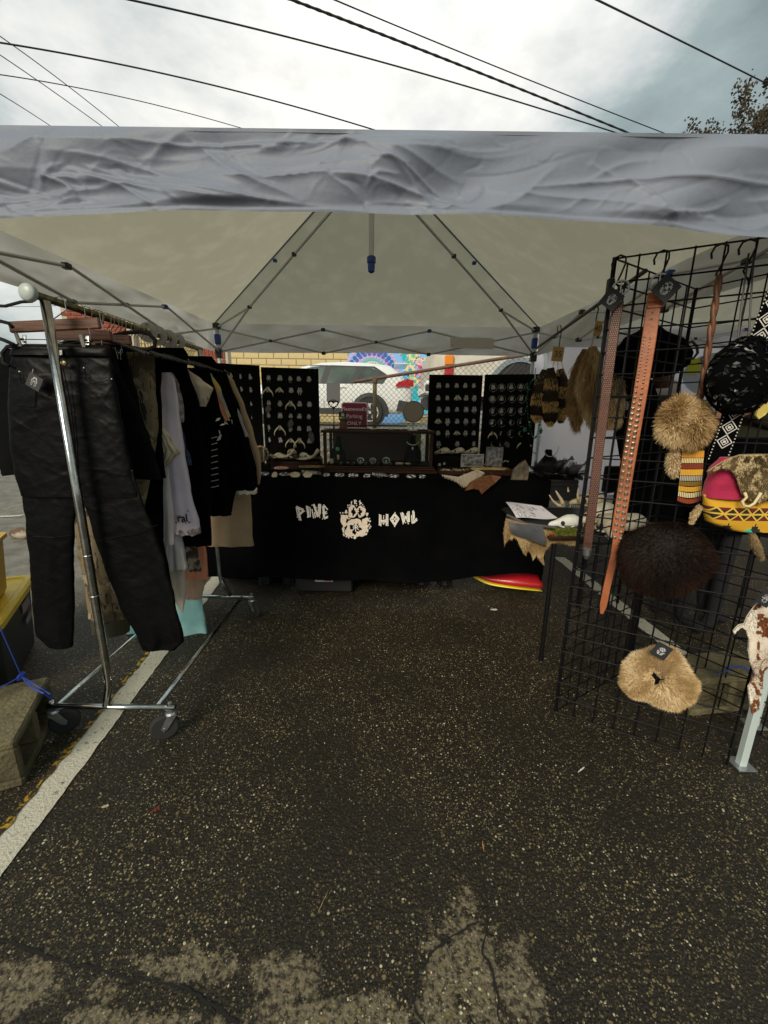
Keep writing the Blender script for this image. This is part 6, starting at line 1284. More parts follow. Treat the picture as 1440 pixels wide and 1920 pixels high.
m.grid(lambda u, v: at(952+(1018-952)*u+6*v, 978+10*u+(22+14*u)*v, 1.915)+Vector((0, -.012*math.sin(v*3)-.006*math.sin(u*6), 0)), 12, 10); tag(m.build('vinyl_pouch', greyv, smooth=True), 'grey vinyl pouch folded over the table edge on the pelt', 'pouch')
m = MB(); m.tube([at(951, 966, 2.10), at(985, 982, 2.0), at(1040, 989, 1.97)], .008, 8); tag(m.build('rolled_edge', greyv), 'grey rolled tube lying along the sheet on the side table', 'tube')
m = MB(); m.bbox(at(996, 988, 1.93), (.022, .006, .010), .002, ry=.6); tag(m.build('white_clip', bonew), 'small white clip on the grey vinyl pouch', 'clip')
m = MB(); mc = TT(1055, 1003, .02); m.bbox((mc.x+.02, mc.y+.04, STZ+.012), (.20, .15, .022), .006); mt_ = m.build('moss_tray', wood_d); tag(mt_, 'tray of green moss on the side table corner', 'tray')
m = MB(); m.grid(lambda u, v: Vector((mc.x+.02+(u-.5)*.19, mc.y+.04+(v-.5)*.14, STZ+.026+.012*noise.noise(Vector((u*6, v*6, 1))))), 16, 12); mo = fur(m, 6500, .012, .0022, (0, -.2, .5), 'moss', furmat('moss', [(.02, .03, .005), (.08, .10, .015), (.16, .18, .03), (.28, .28, .07)]), seed=4); onto(mo, mt_)
m = MB(); c = at(1035, 1000, mc.y-.045); c.z = STZ+.036; m.lathe(c, [(.0001, .005), (.006, .006), (.009, .003), (.009, 0)], 14); tag(m.build('red_button', redp), 'small red button on the green moss', 'button')
def bigskull(px, py, Y, L_, lab, yaw, mat=bonew): return skull(px, py, Y, L_, lab, yaw, mat, 'large_skull')
def on_table(o, z=STZ): pass
s1 = bigskull(1058, 992, 2.10, .17, 'white skull lying on the moss tray edge', math.pi*.95, M('chalk_white_bone', (.72, .71, .68), .6, bump=.4, bscale=60))
s2 = bigskull(1118, 985, 2.16, .26, 'large tan skull behind the dark studded belt', math.pi*1.1); s3 = bigskull(1140, 1004, 2.02, .22, 'pale toothed skull low behind the tan belt', -1.9); s4 = bigskull(1192, 1000, 2.10, .24, 'pale skull right of the tan belt above the brown fur', .5)
s5 = bigskull(1100, 952, 2.40, .20, 'cream skull farthest back on the side table', math.pi*.9, bone)
# antler
def antler(pxs, Y, r, lab):
    t = thing('antler', lab, 'antler', tuple(at(*pxs[0][0], Y)))
    for k, pts in enumerate(pxs):
        m = MB(); P3 = [at(px, py, Y-.01*k) for px, py in pts]; q = [P3[0]]
        for i in range(len(P3)-1): q += [P3[i].lerp(P3[i+1], .5), P3[i+1]]
        m.tube(q, [r*(1-.8*i/(len(q)-1)) for i in range(len(q))], 9); m.build('tine' if k else 'beam', M('antler_tan', (.46, .31, .17), .5, col2=(.60, .50, .36), scale=14, bump=.3, bscale=60), t, smooth=True)
antler([[(1058, 948), (1046, 947), (1036, 938), (1030, 928)], [(1056, 946), (1052, 936), (1045, 925), (1042, 920)]], 2.3, .012, 'forked tan antler standing on the side table'); antler([[(1085, 938), (1083, 928), (1084, 916)]], 2.35, .010, 'single upright antler tine beside the grid panel'); antler([[(1066, 922), (1065, 918), (1065, 913)]], 2.5, .008, 'small antler tip poking above the black crate')
# black crates and bust and netting on the right end of the main table
m = MB(); c = at(1008, 925, 2.80)
cr_ = thing('black_crate', 'black plastic crate with slot handle at the right end of the table', 'crate', (c.x, 2.86, STZ)); w0, w1 = at(932, 930, 2.76).x, at(1084, 930, 2.76).x; ctop = at(1000, 900, 2.76).z
m = MB(); m.bbox(((w0+w1)/2, 2.78, (STZ+.02+ctop)/2), (w1-w0, .012, ctop-STZ-.02), .004); m.bbox(((w0+w1)/2, 3.08, (STZ+.02+ctop)/2), (w1-w0, .012, ctop-STZ-.02), .004); m.bbox((w0, 2.93, (STZ+.02+ctop)/2), (.012, .285, ctop-STZ-.022), .004); m.bbox((w1, 2.93, (STZ+.02+ctop)/2), (.012, .285, ctop-STZ-.022), .004); m.build('crate_walls', blackp, cr_)['kind'] = 'stuff'
m = MB(); m.box(((w0+w1)/2, 2.93, STZ+.03), (w1-w0, .28, .01)); m.build('crate_floor', blackp, cr_)
m = MB(); hc = at(973, 931, 2.77); m.bbox((hc.x, 2.772, hc.z), (.085, .004, .022), .0015); m.build('handle_slot', cardblack, cr_)
for k in range(3): m = MB(); m.bbox(((w0+w1)/2, 2.771, ctop-.012-.03*k), (w1-w0+.004, .008, .007), .002); m.build('rib', blackp, cr_)
b3 = bust(1029, 870, 3.05, .17, 'black necklace bust with silver chain at the right end of the table', at(1029, 886, 3.05).z, 1.35)
m = MB(); c = at(1031, 848, 3.0)
for k in range(26): 
    a = -1.5+3.0*k/25; m.ell(c+Vector((.05*math.sin(a)+.01, -.012*math.cos(a), -.06*math.cos(a)+.03+.012*a)), (.0038, .003, .0038), 5, 4)
o = m.build('link_chain', steel); o['kind'] = 'stuff'; onto(o, b3)
netm = M('black_tulle', (.012, .012, .013), .7, alpha=.62); 
def puff(px, py, Y, R_, lab, n=26, seed=0):
    c = at(px, py, Y); m = MB(); r_ = random.Random(seed)
    for k in range(n):
        a = r_.uniform(0, 6.28); b = r_.uniform(-.4, 1.3); d = Vector((math.cos(a)*math.cos(b), math.sin(a)*math.cos(b)*.7, math.sin(b))); s = d.cross(Vector((r_.random(), r_.random(), r_.random()))).normalized(); L_ = R_*r_.uniform(.5, 1.1)
        m.grid(lambda u, v: c+d*L_*v+s*L_*.5*(u-.5)*math.sin(v*2.6+.2)+Vector((0, 0, .01*math.sin(u*9+k))), 5, 4)
    o = m.build('tulle_flower', netm, smooth=True); o['kind'] = 'stuff'; ob = thing('tulle_bunch', lab, 'fabric bunch', tuple(c)); onto2(o, ob)
def onto2(o, parent): k = o.name; o.parent = parent; o.location = ORG[k]-ORG[parent.name]
puff(1008, 885, 2.95, .10, 'bunched black tulle left of the gathered pouches', 30, 1); puff(1045, 884, 2.85, .11, 'bunched black tulle in the middle of the crate', 34, 2); puff(1075, 892, 2.8, .10, 'bunched black tulle at the right corner of the crate', 30, 3)
def pouch(px, py, qx, qy, Y, r, lab):
    a, b = at(px, py, Y), at(qx, qy, Y-.05); m = MB(); P3 = [a.lerp(b, k/10) for k in range(11)]; m.tube(P3, [r*v for v in (.35, .8, 1.0, 1.0, .9, .7, .45, .22, .2, .45, .62)], 14); t = thing('organza_pouch', lab, 'pouch', tuple(a)); m.build('bag', M('black_organza', (.02, .02, .022), .6, alpha=.7), t, smooth=True)
    m = MB(); p = a.lerp(b, .74); m.tube([p+Vector((.004, -.01, 0)), p+Vector((-.01, -.012, -.03)), p+Vector((-.006, -.012, -.06))], .0012, 4); m.tube([p+Vector((.004, -.01, 0)), p+Vector((.008, -.012, -.035)), p+Vector((.002, -.012, -.065))], .0012, 4); m.build('drawstring', blackp, t)
pouch(1038, 876, 1075, 858, 2.85, .030, 'black organza pouch leaning right beside the bust'); pouch(1066, 886, 1104, 866, 2.7, .032, 'black organza pouch nearest the grid panel')
# necklaces hung at the end of the boards
gr_b = M('green_malachite', (.01, .16, .08), .25, coat=.4)
def necklace(px, py0, py1, wpx, Y, mat, r, lab, n=34, alt=None):
    t = thing('bead_necklace', lab, 'necklace', tuple(at(px, py0, Y))); m = MB(); m2 = MB()
    for k in range(n):
        u = k/(n-1); a = -math.pi*.95+u*math.pi*1.9; x = px+wpx*math.sin(a)*(.55+.45*(1-math.cos(a))*.5); y = (py0+py1)/2+(py1-py0)/2*math.cos(a); p = at(x, y, Y-.012)
        (m2 if alt and k % alt == 0 else m).ell(p, (r*(1.7 if alt and k % alt == 0 else 1),)*3, 6, 4)
    for q, nm, mm in ((m, 'beads', mat), (m2, 'large_beads', bonew if mat is not gr_b else gr_b)):
        if q.v: q.build(nm, mm, t)['kind'] = 'stuff'
necklace(1002, 712, 822, 17, 3.30, gr_b, .0055, 'long green bead necklace hanging right of the hoop board', 46, 5); necklace(1003, 780, 850, 15, 3.27, blackp, .004, 'black cord necklace with pale links below the green beads', 36, 4); necklace(994, 730, 800, 8, 3.28, gr_b, .004, 'short green bead strand against the hoop board edge', 26)
for (px, py) in ((984, 806), (1014, 808)): m = MB(); m.ell(at(px, py, 3.24), (.015, .006, .02), 10, 7); tag(m.build('green_slab', gr_b), 'green stone slab hanging %s the bead necklaces' % ('left of' if px < 1000 else 'right of'), 'pendant')
m = MB(); p_ = [at(1004, 690, 3.3), at(1003, 710, 3.3), at(1007, 730, 3.3)]; m.tube(p_, .004, 5); tag(m.build('wire_chain', steel), 'short steel chain hanging by the tent leg above the necklaces', 'chain')
# stand the necklaces hang from
m = MB(); p_ = at(1003, 706, 3.34); m.bbox((p_.x, 3.36, (TZ+p_.z)/2+.02), (.09, .02, p_.z-TZ), .004); nb_ = m.build('necklace_stand', boardm); tag(nb_, 'narrow black panel the green necklaces hang against', 'display board')
# pelts at the table corner
whitef = furmat('white_fur', [(.35, .28, .18), (.58, .50, .38), (.72, .66, .54)]); brownf = furmat('red_brown_fur', [(.06, .025, .012), (.18, .07, .025), (.32, .14, .05)])
hide('white_rabbit_pelt', 'white furred pelt at the table corner under the price sign', [(828, 890), (850, 899), (870, 912), (880, 906), (900, 893), (908, 886), (895, 880), (880, 886), (860, 894)], 2.70, M('white_skin', (.55, .48, .38), .8), seed=5, furm=whitef, furn=2600, furlen=.018, wav=.01, cell=5)
hide('red_brown_pelt', 'red brown pelt hanging from the table corner, curled at its hem', [(872, 920), (880, 905), (900, 894), (922, 890), (940, 894), (930, 903), (912, 918), (903, 926), (898, 918), (888, 916)], 2.69, M('brown_skin', (.22, .09, .04), .7, col2=(.14, .05, .02), scale=12, bump=.4), seed=6, furm=brownf, furn=2000, furlen=.010, wav=.015, cell=5)
hide('marbled_hide', 'grey brown marbled hide folded beside the quill tray', [(962, 880), (975, 868), (985, 862), (992, 876), (990, 895), (982, 918), (965, 918), (955, 912)], 2.74, M('marbled_hide', (.18, .14, .09), .8, col2=(.06, .05, .04), scale=22, bump=.5), seed=7, cell=5)

# ================================================================== gridwall panels
pA0 = gz(1040, 1335); pA1 = gz(1361, 1437); dA = (pA1-pA0).normalized(); GW, GH = .612, 1.83
gA = Vector((pA0.x, pA0.y, 0)); dB = Vector((.846, .533, 0)).normalized(); gB1 = gA+dB*GW; gC0 = gB1+Vector((.012, 0, 0)); dC = Vector((.53, -.85, 0)).normalized()
gridm = M('black_grid_wire', (.005, .005, .0055), .5, 0, spec=.12)
def gridpanel(p, d, lab, off=0.0):
    t = thing('wire_grid_stand', lab, 'grid stand', tuple(p), 'black wire grid panels'); n_ = Vector((d.y, -d.x, 0)); NV, NH = 9, 25
    m = MB(); m.tube([(0, 0, .004), (0, 0, GH)], .0029, 6); v0 = None
    for i in range(NV):
        q = d*(GW*i/(NV-1))
        if v0 is None: v0 = m.build('upright_wire', gridm, t, org=(0, 0, 0)); o = v0
        else: o = v0.copy(); C.objects.link(o)
        o.location = q; o.scale = (1.5, 1.5, 1) if i in (0, NV-1) else (1, 1, 1)
    m = MB(); m.tube([Vector((0, 0, 0)), d*GW], .0029, 6); h0 = None
    for j in range(NH):
        z = .008+(GH-.014)*j/(NH-1)
        if h0 is None: h0 = m.build('cross_wire', gridm, t, org=(0, 0, 0)); o = h0
        else: o = h0.copy(); C.objects.link(o)
        o.location = n_*.0056+Vector((0, 0, z))
    return t
gridpanel(gA, dA, 'black wire grid panel facing the camera, hung with belts and furs'); gridpanel(gA+dB*.012, dB, 'black wire grid panel running back from the belts along the side table'); gridpanel(gC0, dC, 'black wire grid panel behind the bags, coming forward at right')
m = MB(); m.bbox(gA+Vector((0, 0, GH-.09)), (.022, .022, .05), .004); tag(m.build('grid_clamp', blackp), 'black clamp joining the two front grid panels near the top', 'clamp')
nA = Vector((dA.y, -dA.x, 0)); nA = nA if nA.y < 0 else -nA
def onA(px, py, off=.02):
    r = _ray(px, py); o = Vector((0, 0, CAM_H)); p0 = gA+nA*off; s = (p0-o).dot(nA)/r.dot(nA); return o+r*s
def ribbon(mb, pxs, w, off, th=.003, n=60, ends=None, mat=None):
    P3 = [onA(x, y, off) for x, y in pxs]; seg = []; tot = [0]
    for a, b in zip(P3[:-1], P3[1:]): tot.append(tot[-1]+(b-a).length)
    rings = []
    for i in range(n+1):
        t_ = tot[-1]*i/n; k = 0
        while k < len(P3)-2 and tot[k+1] < t_: k += 1
        u = (t_-tot[k])/(tot[k+1]-tot[k]); p = P3[k].lerp(P3[k+1], u); ww = w(i/n) if callable(w) else w
        dn = (P3[k+1]-P3[k]).normalized(); s = nA.cross(dn).normalized(); bow = .004*math.sin(i/n*9)
        p = p+nA*bow; rings.append([p-s*ww/2, p-s*ww/2*.9+nA*th, p+s*ww/2*.9+nA*th, p+s*ww/2]); seg.append((p+nA*th, s, dn))
    mb.loft(rings, True, True); return seg
# dark studded belt
belt1 = thing('studded_belt', 'narrow dark brown belt covered in tiny studs, nearest the panel corner', 'belt', tuple(onA(1150, 560)))
m = MB(); sg_ = ribbon(m, [(1160, 566), (1152, 610), (1138, 720), (1122, 850), (1101, 1028)], .033, .018); m.build('strap', M('dark_brown_leather', (.085, .028, .016), .5, col2=(.05, .016, .010), scale=20, bump=.2, bscale=60), belt1)
m = MB()
for k, (p, s, d_) in enumerate(ribbon(MB(), [(1158, 580), (1152, 610), (1138, 720), (1122, 850), (1102, 1015)], .033, .018, n=118)):
    for q in (-.010, -.0035, .0035, .010): m.ell(p+s*(q+(.003 if k % 2 else -.0)), (.0022, .0022, .0022), 5, 3)
m.build('studs', M('coppery_stud', (.45, .25, .18), .35, .85), belt1)['kind'] = 'stuff'
m = MB(); a, b = onA(1101, 1028, .02), onA(1099, 1048, .02); m.tube([a, a.lerp(b, .6), b], [.017, .015, .006], 10); m.build('belt_tip', steel, belt1)
def buckle(px, py, w_, h, par, off=.02, nm='buckle'):
    c = onA(px, py, off); m = MB(); P3 = [c+dA*w_/2*math.cos(a)+Vector((0, 0, h/2*math.sin(a)))+nA*.004 for a in [2*math.pi*k/18 for k in range(19)]]; m.tube(P3, .0032, 7); m.tube([c-Vector((0, 0, h*.5)), c+Vector((0, 0, h*.45))+nA*.006], .0022, 6); m.build(nm, steel, par)
buckle(1164, 540, .05, .045, belt1)
belt2 = thing('studded_belt', 'wide tan leather belt with two columns of pyramid studs', 'belt', tuple(onA(1225, 560)))
tanl = M('tan_leather', (.40, .125, .045), .5, col2=(.28, .08, .028), scale=9, bump=.25, bscale=70)
m = MB(); ribbon(m, [(1229, 548), (1225, 575), (1216, 640), (1200, 740), (1178, 870), (1160, 985), (1152, 1040), (1138, 1100), (1128, 1150)], lambda t_: .043 if t_ < .70 else (.043-(t_-.70)*.5 if t_ < .735 else .026 if t_ < .97 else .026-(t_-.97)*.5), .020, n=120); m.build('strap', tanl, belt2)
m = MB(); 
for k in range(40):
    u = k/39; seg = [(1213, 632), (1200, 715), (1178, 850), (1157, 1008)]; L_ = u*3; i = min(2, int(L_)); f = L_-i; x = seg[i][0]+(seg[i+1][0]-seg[i][0])*f; y = seg[i][1]+(seg[i+1][1]-seg[i][1])*f
    for q in (-5.3, 5.3):
        c = onA(x+q+.6, y+(3 if q > 0 else 0), .024); r = .0062
        m.add([c-dA*r-Vector((0, 0, r)), c+dA*r-Vector((0, 0, r)), c+dA*r+Vector((0, 0, r)), c-dA*r+Vector((0, 0, r)), c+nA*.0055], [(0, 1, 4), (1, 2, 4), (2, 3, 4), (3, 0, 4)])
st_ = m.build('pyramid_studs', M('nickel_stud', (.62, .55, .46), .22, .95), belt2); st_['kind'] = 'stuff'
m = MB()
for (x, y) in [(1147, 1058), (1143, 1080), (1138, 1102), (1134, 1124)]: c = onA(x, y, .0255); m.lathe(c, [(.0024, 0), (.0001, -.0012)], 8, 'Y')
m.build('belt_holes', cardblack, belt2)['kind'] = 'stuff'
m = MB(); ribbon(m, [(1231, 560), (1228, 577)], .048, .0245, n=4); m.build('keeper_loop', tanl, belt2)
buckle(1236, 530, .055, .05, belt2)
for (x, y) in [(1224, 585), (1222, 598)]: m = MB(); m.ell(onA(x, y, .026), (.004, .002, .004), 8, 5); m.build('rivet', brass, belt2)
cord = thing('leather_thong', 'twisted brown leather thong holding the tan fur pouch', 'cord', tuple(onA(1340, 620))); m = MB()
for k in range(2):
    P3 = []; 
    for i in range(61):
        u = i/60; x = 1349+(1304-1349)*u**1.05+(2.5*math.sin(u*22+k*3.14)); y = 515+(800-515)*u; P3.append(onA(x, y, .022+.004*math.cos(u*22+k*3.14)))
    m.tube(P3, .0075-.0*k, 6)
m.build('twisted_strands', M('brown_thong', (.17, .065, .025), .55, col2=(.09, .03, .012), scale=20), cord, smooth=True)['kind'] = 'stuff'
# hooks over the top wire
for k, (px, py, s, lab) in enumerate([(1163, 487, 1, 'black hanger hook holding the dark studded belt'), (1243, 478, 1, 'black hanger hook holding the wide tan belt'), (1352, 466, 1, 'black hanger hook holding the twisted thong'), (1404, 458, 1, 'black hanger hook holding the black netted bag')]):
    c = onA(px, py, .006); m = MB(); P3 = [c+dA*x*.9+nA*.006+Vector((0, 0, z)) for x, z in [(-.022, -.028), (-.026, -.012), (-.018, .006), (0, .012), (.018, .004), (.020, -.014), (.010, -.045), (-.002, -.075)]]; m.tube(P3, .0032, 6); m.tube([P3[-1], P3[-1]+dA*.018-Vector((0, 0, .03)), P3[-1]+dA*.02-Vector((0, 0, .045))], .0028, 5); tag(m.build('hanger_hook', black_m), lab, 'hook', 'black hooks over the top wire')
m = MB(); m.tube([onA(1404, 475, .02), onA(1392, 560, .02), onA(1382, 650, .03)], .0028, 5); m.tube([onA(1414, 475, .02), onA(1408, 560, .02), onA(1402, 660, .03)], .0028, 5); tag(m.build('bag_cord', blackp), 'black cords running down from the hook to the netted bag', 'cord')
def tagA(px, py, size, rot, lab, off=.04, seed=0, hang=None):
    c = onA(px, py, off); t = swing_tag(px, py, c.y, size, rot, lab, tilt=-.2); return t
tagA(1147, 561, .058, .62, 'black diamond tag on the dark studded belt, white skull mark', .05); tagA(1249, 541, .064, .70, 'largest black diamond tag, on the wide tan belt buckle', .05)
# --- furs
greyf = furmat('racoon_fur', [(.012, .008, .005), (.08, .045, .018), (.55, .33, .11), (.88, .62, .27)]); foxf = furmat('fox_fur', [(.12, .07, .03), (.34, .21, .09), (.56, .42, .22), (.78, .64, .42)])
def tail_mesh(pxs, rs, Y, nseg=26):
    m = MB(); pts = [at(x, y, Y) for x, y in pxs]; Q = []; R_ = []
    for i in range(nseg+1):
        t_ = i/nseg*(len(pts)-1); k = min(len(pts)-2, int(t_)); Q.append(pts[k].lerp(pts[k+1], t_-k)); R_.append(rs[k]+(rs[k+1]-rs[k])*(t_-k))
    m.tube(Q, R_, 12); return m
def tail(name, lab, pxs, rs, Y, mat, tf, n, ln, seed, skin=(.10, .06, .03), group=None):
    t = thing(name, lab, 'fur tail', tuple(at(*pxs[0], Y)), group); m = tail_mesh(pxs, rs, Y); m.build('tail_core', M('tail_skin_%d' % seed, skin, .9), t, smooth=True); fur(m, n, ln, .0026, (0, 0, -1.6), 'fur', mat, t, tintf=tf, seed=seed, spread=.3, grav=.6, lift=.55); return t
def band(y0, per, ph): return lambda p, r: (.06 if math.sin((p.z-y0+.02*noise.noise(p*9))*6.283/per+ph) > .05 else .85)
for i, (pxs, Y, ph, lab) in enumerate([([(1022, 694), (1014, 720), (1010, 750), (1008, 778), (1008, 790)], 2.78, 0, 'ringed racoon tail, leftmost of the hanging bunch'), ([(1032, 690), (1033, 720), (1032, 755), (1032, 785), (1032, 797)], 2.73, 2.0, 'ringed racoon tail in the middle of the bunch'), ([(1050, 692), (1054, 720), (1055, 750), (1052, 775), (1052, 790)], 2.78, 4.0, 'ringed racoon tail, rightmost of the bunch')]):
    tail('racoon_tail', lab, pxs, [.022, .042, .047, .042, .016], Y, greyf, band(1.3, .135, ph), 9000, .019, 20+i, skin=(.025, .016, .009), group='racoon tails on the rod')
tf_ = lambda p, r: .45+.45*noise.noise(Vector((p.x*30, p.y*30, p.z*6)))+.2*(r.random()-.5)
tail('fox_tail', 'long tan fox tail hanging just left of the grid corner', [(1112, 650), (1108, 680), (1104, 720), (1108, 765), (1120, 800)], [.018, .044, .050, .036, .008], 2.30, foxf, tf_, 9000, .055, 31, skin=(.22, .14, .06), group='fox tails on the rod'); tail('fox_tail', 'darker brown fox tail between the racoon tails and the tan fox tail', [(1096, 655), (1088, 690), (1082, 730), (1080, 765), (1082, 800)], [.013, .036, .043, .034, .008], 2.42, foxf, lambda p, r: .18+.35*noise.noise(Vector((p.x*30, p.y*30, p.z*6)))+(.12 if p.z > 1.35 else 0), 8000, .055, 32, group='fox tails on the rod'); tail('fox_tail', 'greyish fox tail seen through the grid behind the dark belt', [(1148, 640), (1152, 690), (1150, 740), (1148, 790), (1146, 800)], [.018, .045, .050, .040, .012], 2.15, foxf, lambda p, r: .6+.3*noise.noise(p*20), 5000, .036, 33, group='fox tails on the rod')
woodt = M('kraft_price_tag', (.42, .25, .08), .6)
def pricetag(px, py, w, h, Y, txt, lab, n=1):
    c = at(px, py, Y); t = thing('price_tag', lab, 'price tag', tuple(c)); w_, h_ = w/F_PX*Y, h/F_PX*Y; m = MB(); m.bbox(c, (w_, .003, h_), .001, ry=.06); m.build('card', woodt, t); text_mb(txt, h_*.6, M('tag_ink_%d' % px, (.03, .02, .01), .7), 'lettering', c+Vector((0, -.0022, -h_*.2)), (1, 0, -.06), (.06, 0, 1), parent=t)
    m = MB()
    for dx in (-6, 0, 6)[:n]:
        for k in range(10): m.ell(at(px+dx*(1+k*.12), py+h/2+k*2.6, Y), (.0034,)*3, 5, 3)
    m.build('bead_chain', M('brass_beads_%d' % px, (.45, .28, .10), .35, .8), t)['kind'] = 'stuff'
pricetag(1046, 664, 20, 24, 2.72, '35', 'tan price tag numbered 35 above the racoon tails', 3); pricetag(1121, 616, 13, 24, 2.22, '40', 'tan price tag numbered 40 above the fox tails')
m = MB(); a, b = at(1006, 653, 3.35), at(1127, 567, 2.18); m.tube([a, b, a.lerp(b, 1.35)], .009, 8); rod = m.build('hanging_rod', M('dark_brown_rod', (.045, .025, .018), .5)); tag(rod, 'dark brown rod hung along the right side of the canopy', 'rod')
for (px, py, qy, Y, lab) in [(1050, 612, 652, 2.78, 'black hook on the rod above the racoon tails'), (1119, 572, 603, 2.26, 'black hook on the rod above the fox tails')]:
    m = MB(); m.tube([at(px-5, py+10, Y), at(px-4, py, Y), at(px+1, py-2, Y), at(px+3, py+8, Y), at(px, (py+qy)/2+4, Y), at(px-2, qy, Y)], .003, 6); tag(m.build('hanger_hook', black_m), lab, 'hook')
def ringfur(px, py, rx, ry, off, lab, mat, tf, seed, n, ln, name, hole=.35, cat='fur piece', tilt=0.0):
    c = onA(px, py, off); ax = c.y
    sc = (Vector((0, 0, CAM_H))-c).length; ux = sc/ (F_PX*1.05)
    R1 = rx*ux*.62; r1 = rx*ux*.40; t = thing(name, lab, cat, tuple(c)); m = MB(); rings = []; N1, N2 = 34, 12
    for i in range(N1):
        a = 2*math.pi*i/N1; ce = c+dA*math.cos(a)*R1+Vector((0, 0, math.sin(a)*R1*ry/rx)); q = 1+.20*math.sin(3*a+seed)+.12*math.sin(5*a+1)+.06*math.sin(11*a)
        rings.append([ce+(dA*math.cos(a)+Vector((0, 0, math.sin(a))))*math.cos(b)*r1*q+nA*math.sin(b)*r1*q*.75 for b in [2*math.pi*k/N2 for k in range(N2)]])
    m.loft(rings+[rings[0]], True, False); m.build('pelt_core', M('core_%d' % seed, tuple(x*.5 for x in mat_cols[mat.name][1]), .9), t, smooth=True)
    def comb(p): d = p-c; d = Vector((d.x, d.y, d.z)); return d.normalized()*1.0
    fur(m, int(n*1.3), ln, .0014, comb, 'fur', mat, t, tintf=tf, seed=seed, spread=.22, grav=.2, lift=.5, clumpk=.35); return t
mat_cols = {}
def fm2(name, cols): mm = furmat(name, cols); mat_cols[mm.name] = cols; return mm
blond = fm2('blond_fur', [(.20, .11, .04), (.46, .30, .13), (.74, .56, .32), (.92, .80, .56)]); darkf = fm2('dark_brown_fur', [(.003, .0012, .0007), (.009, .0035, .002), (.022, .008, .004), (.05, .018, .009)])
ringfur(1234, 1272, 47, 46, .05, 'blond fur collar ring, lowest item on the front grid panel', blond, lambda p, r: .55+.5*noise.noise(p*16), 41, 20000, .019, 'fur_collar')
swing_tag(1240, 1221, onA(1240, 1221, .11).y, .056, .45, 'black square tag pinned on the blond fur collar', tilt=-.2)
c = onA(1246, 1050, .075); t = thing('fur_hat', 'large dark brown fur hat hanging in the middle of the front grid panel', 'fur hat', tuple(c)); m = MB(); sc = (Vector((0, 0, CAM_H))-c).length/(F_PX*1.03)
m.ell(c, (64*sc*1.12, .085, 58*sc), 26, 16, nz=.10, seed=3); m.build('hat_core', M('dark_core', (.008, .004, .002), .9), t, smooth=True); fur(m, 30000, .019, .0010, lambda p: (p-c).normalized()*.9+Vector((0, 0, -.3)), 'fur', darkf, t, tintf=lambda p, r: .35+.5*noise.noise(p*10)+.2*r.random(), seed=44, spread=.2, grav=.4, lift=.5, clumpk=.3)
# tan fur pouch with long hair
for k, (px, py, rx, rz_2, ln, lab) in enumerate([(1272, 790, 26, 36, .030, 'fluffy tan fur pouch, left half by the thong'), (1304, 800, 19, 34, .028, 'fluffy tan fur pouch, right half by the thong')]):
    c = onA(px, py, .05); sc = (Vector((0, 0, CAM_H))-c).length/(F_PX*1.1); t = thing('fur_pouch', lab, 'fur pouch', tuple(c)); m = MB(); m.ell(c, (rx*sc, .035, rz_2*sc), 18, 12, nz=.15, seed=k); m.build('pouch_core', M('pouch_core_%d' % k, (.22, .13, .05), .9), t, smooth=True)
    fur(m, 6000, ln, .0018, lambda p: (p-c).normalized()*.8+Vector((0, 0, -.2)), 'fur', blond, t, tintf=lambda p, r: .42+.5*noise.noise(p*18)+.15*(r.random()-.5), seed=50+k, spread=.4, grav=.35, lift=.5)
c = onA(1262, 870, .03)
tail2 = tail_mesh([(1266, 842), (1262, 860), (1262, 880), (1266, 892)], [.010, .016, .016, .006], onA(1262, 870, .03).y); t = thing('fur_scrap', 'grey tan fur scrap hanging left of the beaded sleeve', 'fur scrap', tuple(c)); tail2.build('scrap_core', M('scrap_core', (.2, .12, .06), .9), t); fur(tail2, 2600, .016, .0016, (0, 0, -.8), 'fur', blond, t, seed=55)
# beaded sleeve with curved fringe
bd = thing('beaded_sleeve', 'beaded sleeve striped orange, brown and cream under the fur pouch', 'beadwork', tuple(onA(1293, 890)))
rowsb = [((.62, .28, .02), 14), ((.72, .58, .28), 10), ((.20, .03, .012), 11), ((.66, .36, .03), 12), ((.45, .42, .34), 10), ((.22, .13, .02), 9), ((.66, .36, .03), 10), ((.75, .62, .34), 10), ((.28, .05, .015), 9)]; y = 845
for k, (col, hh) in enumerate(rowsb):
    m = MB(); n = 13
    for i in range(n):
        u = i/(n-1); dy = 5*math.sin(u*3.14)*(k/8)**3; bulge = .010*math.sin(u*3.14); xl = 1281-10*((y-845)/100); xr_ = 1319-7*((y-845)/100)
        a = onA(xl+(xr_-xl)*u, y+dy+1.5*k*0, .03+bulge); b = onA(xl+(xr_-xl)*u-1, y+hh-1+dy, .03+bulge); m.tube([a, a.lerp(b, .5), b], .0030*(1 if k not in (1, 4, 7) else .72), 5)
    mm = M('beads_%d' % k, col, .35); m.build('bead_row', mm, bd)['kind'] = 'stuff'; y += hh
m = MB(); m.loft([[onA(1281, 845, .024), onA(1319, 843, .024)], [onA(1271, 936, .024), onA(1311, 934, .024)]], False, False); m.build('backing', M('dark_backing', (.05, .02, .01), .8), bd)
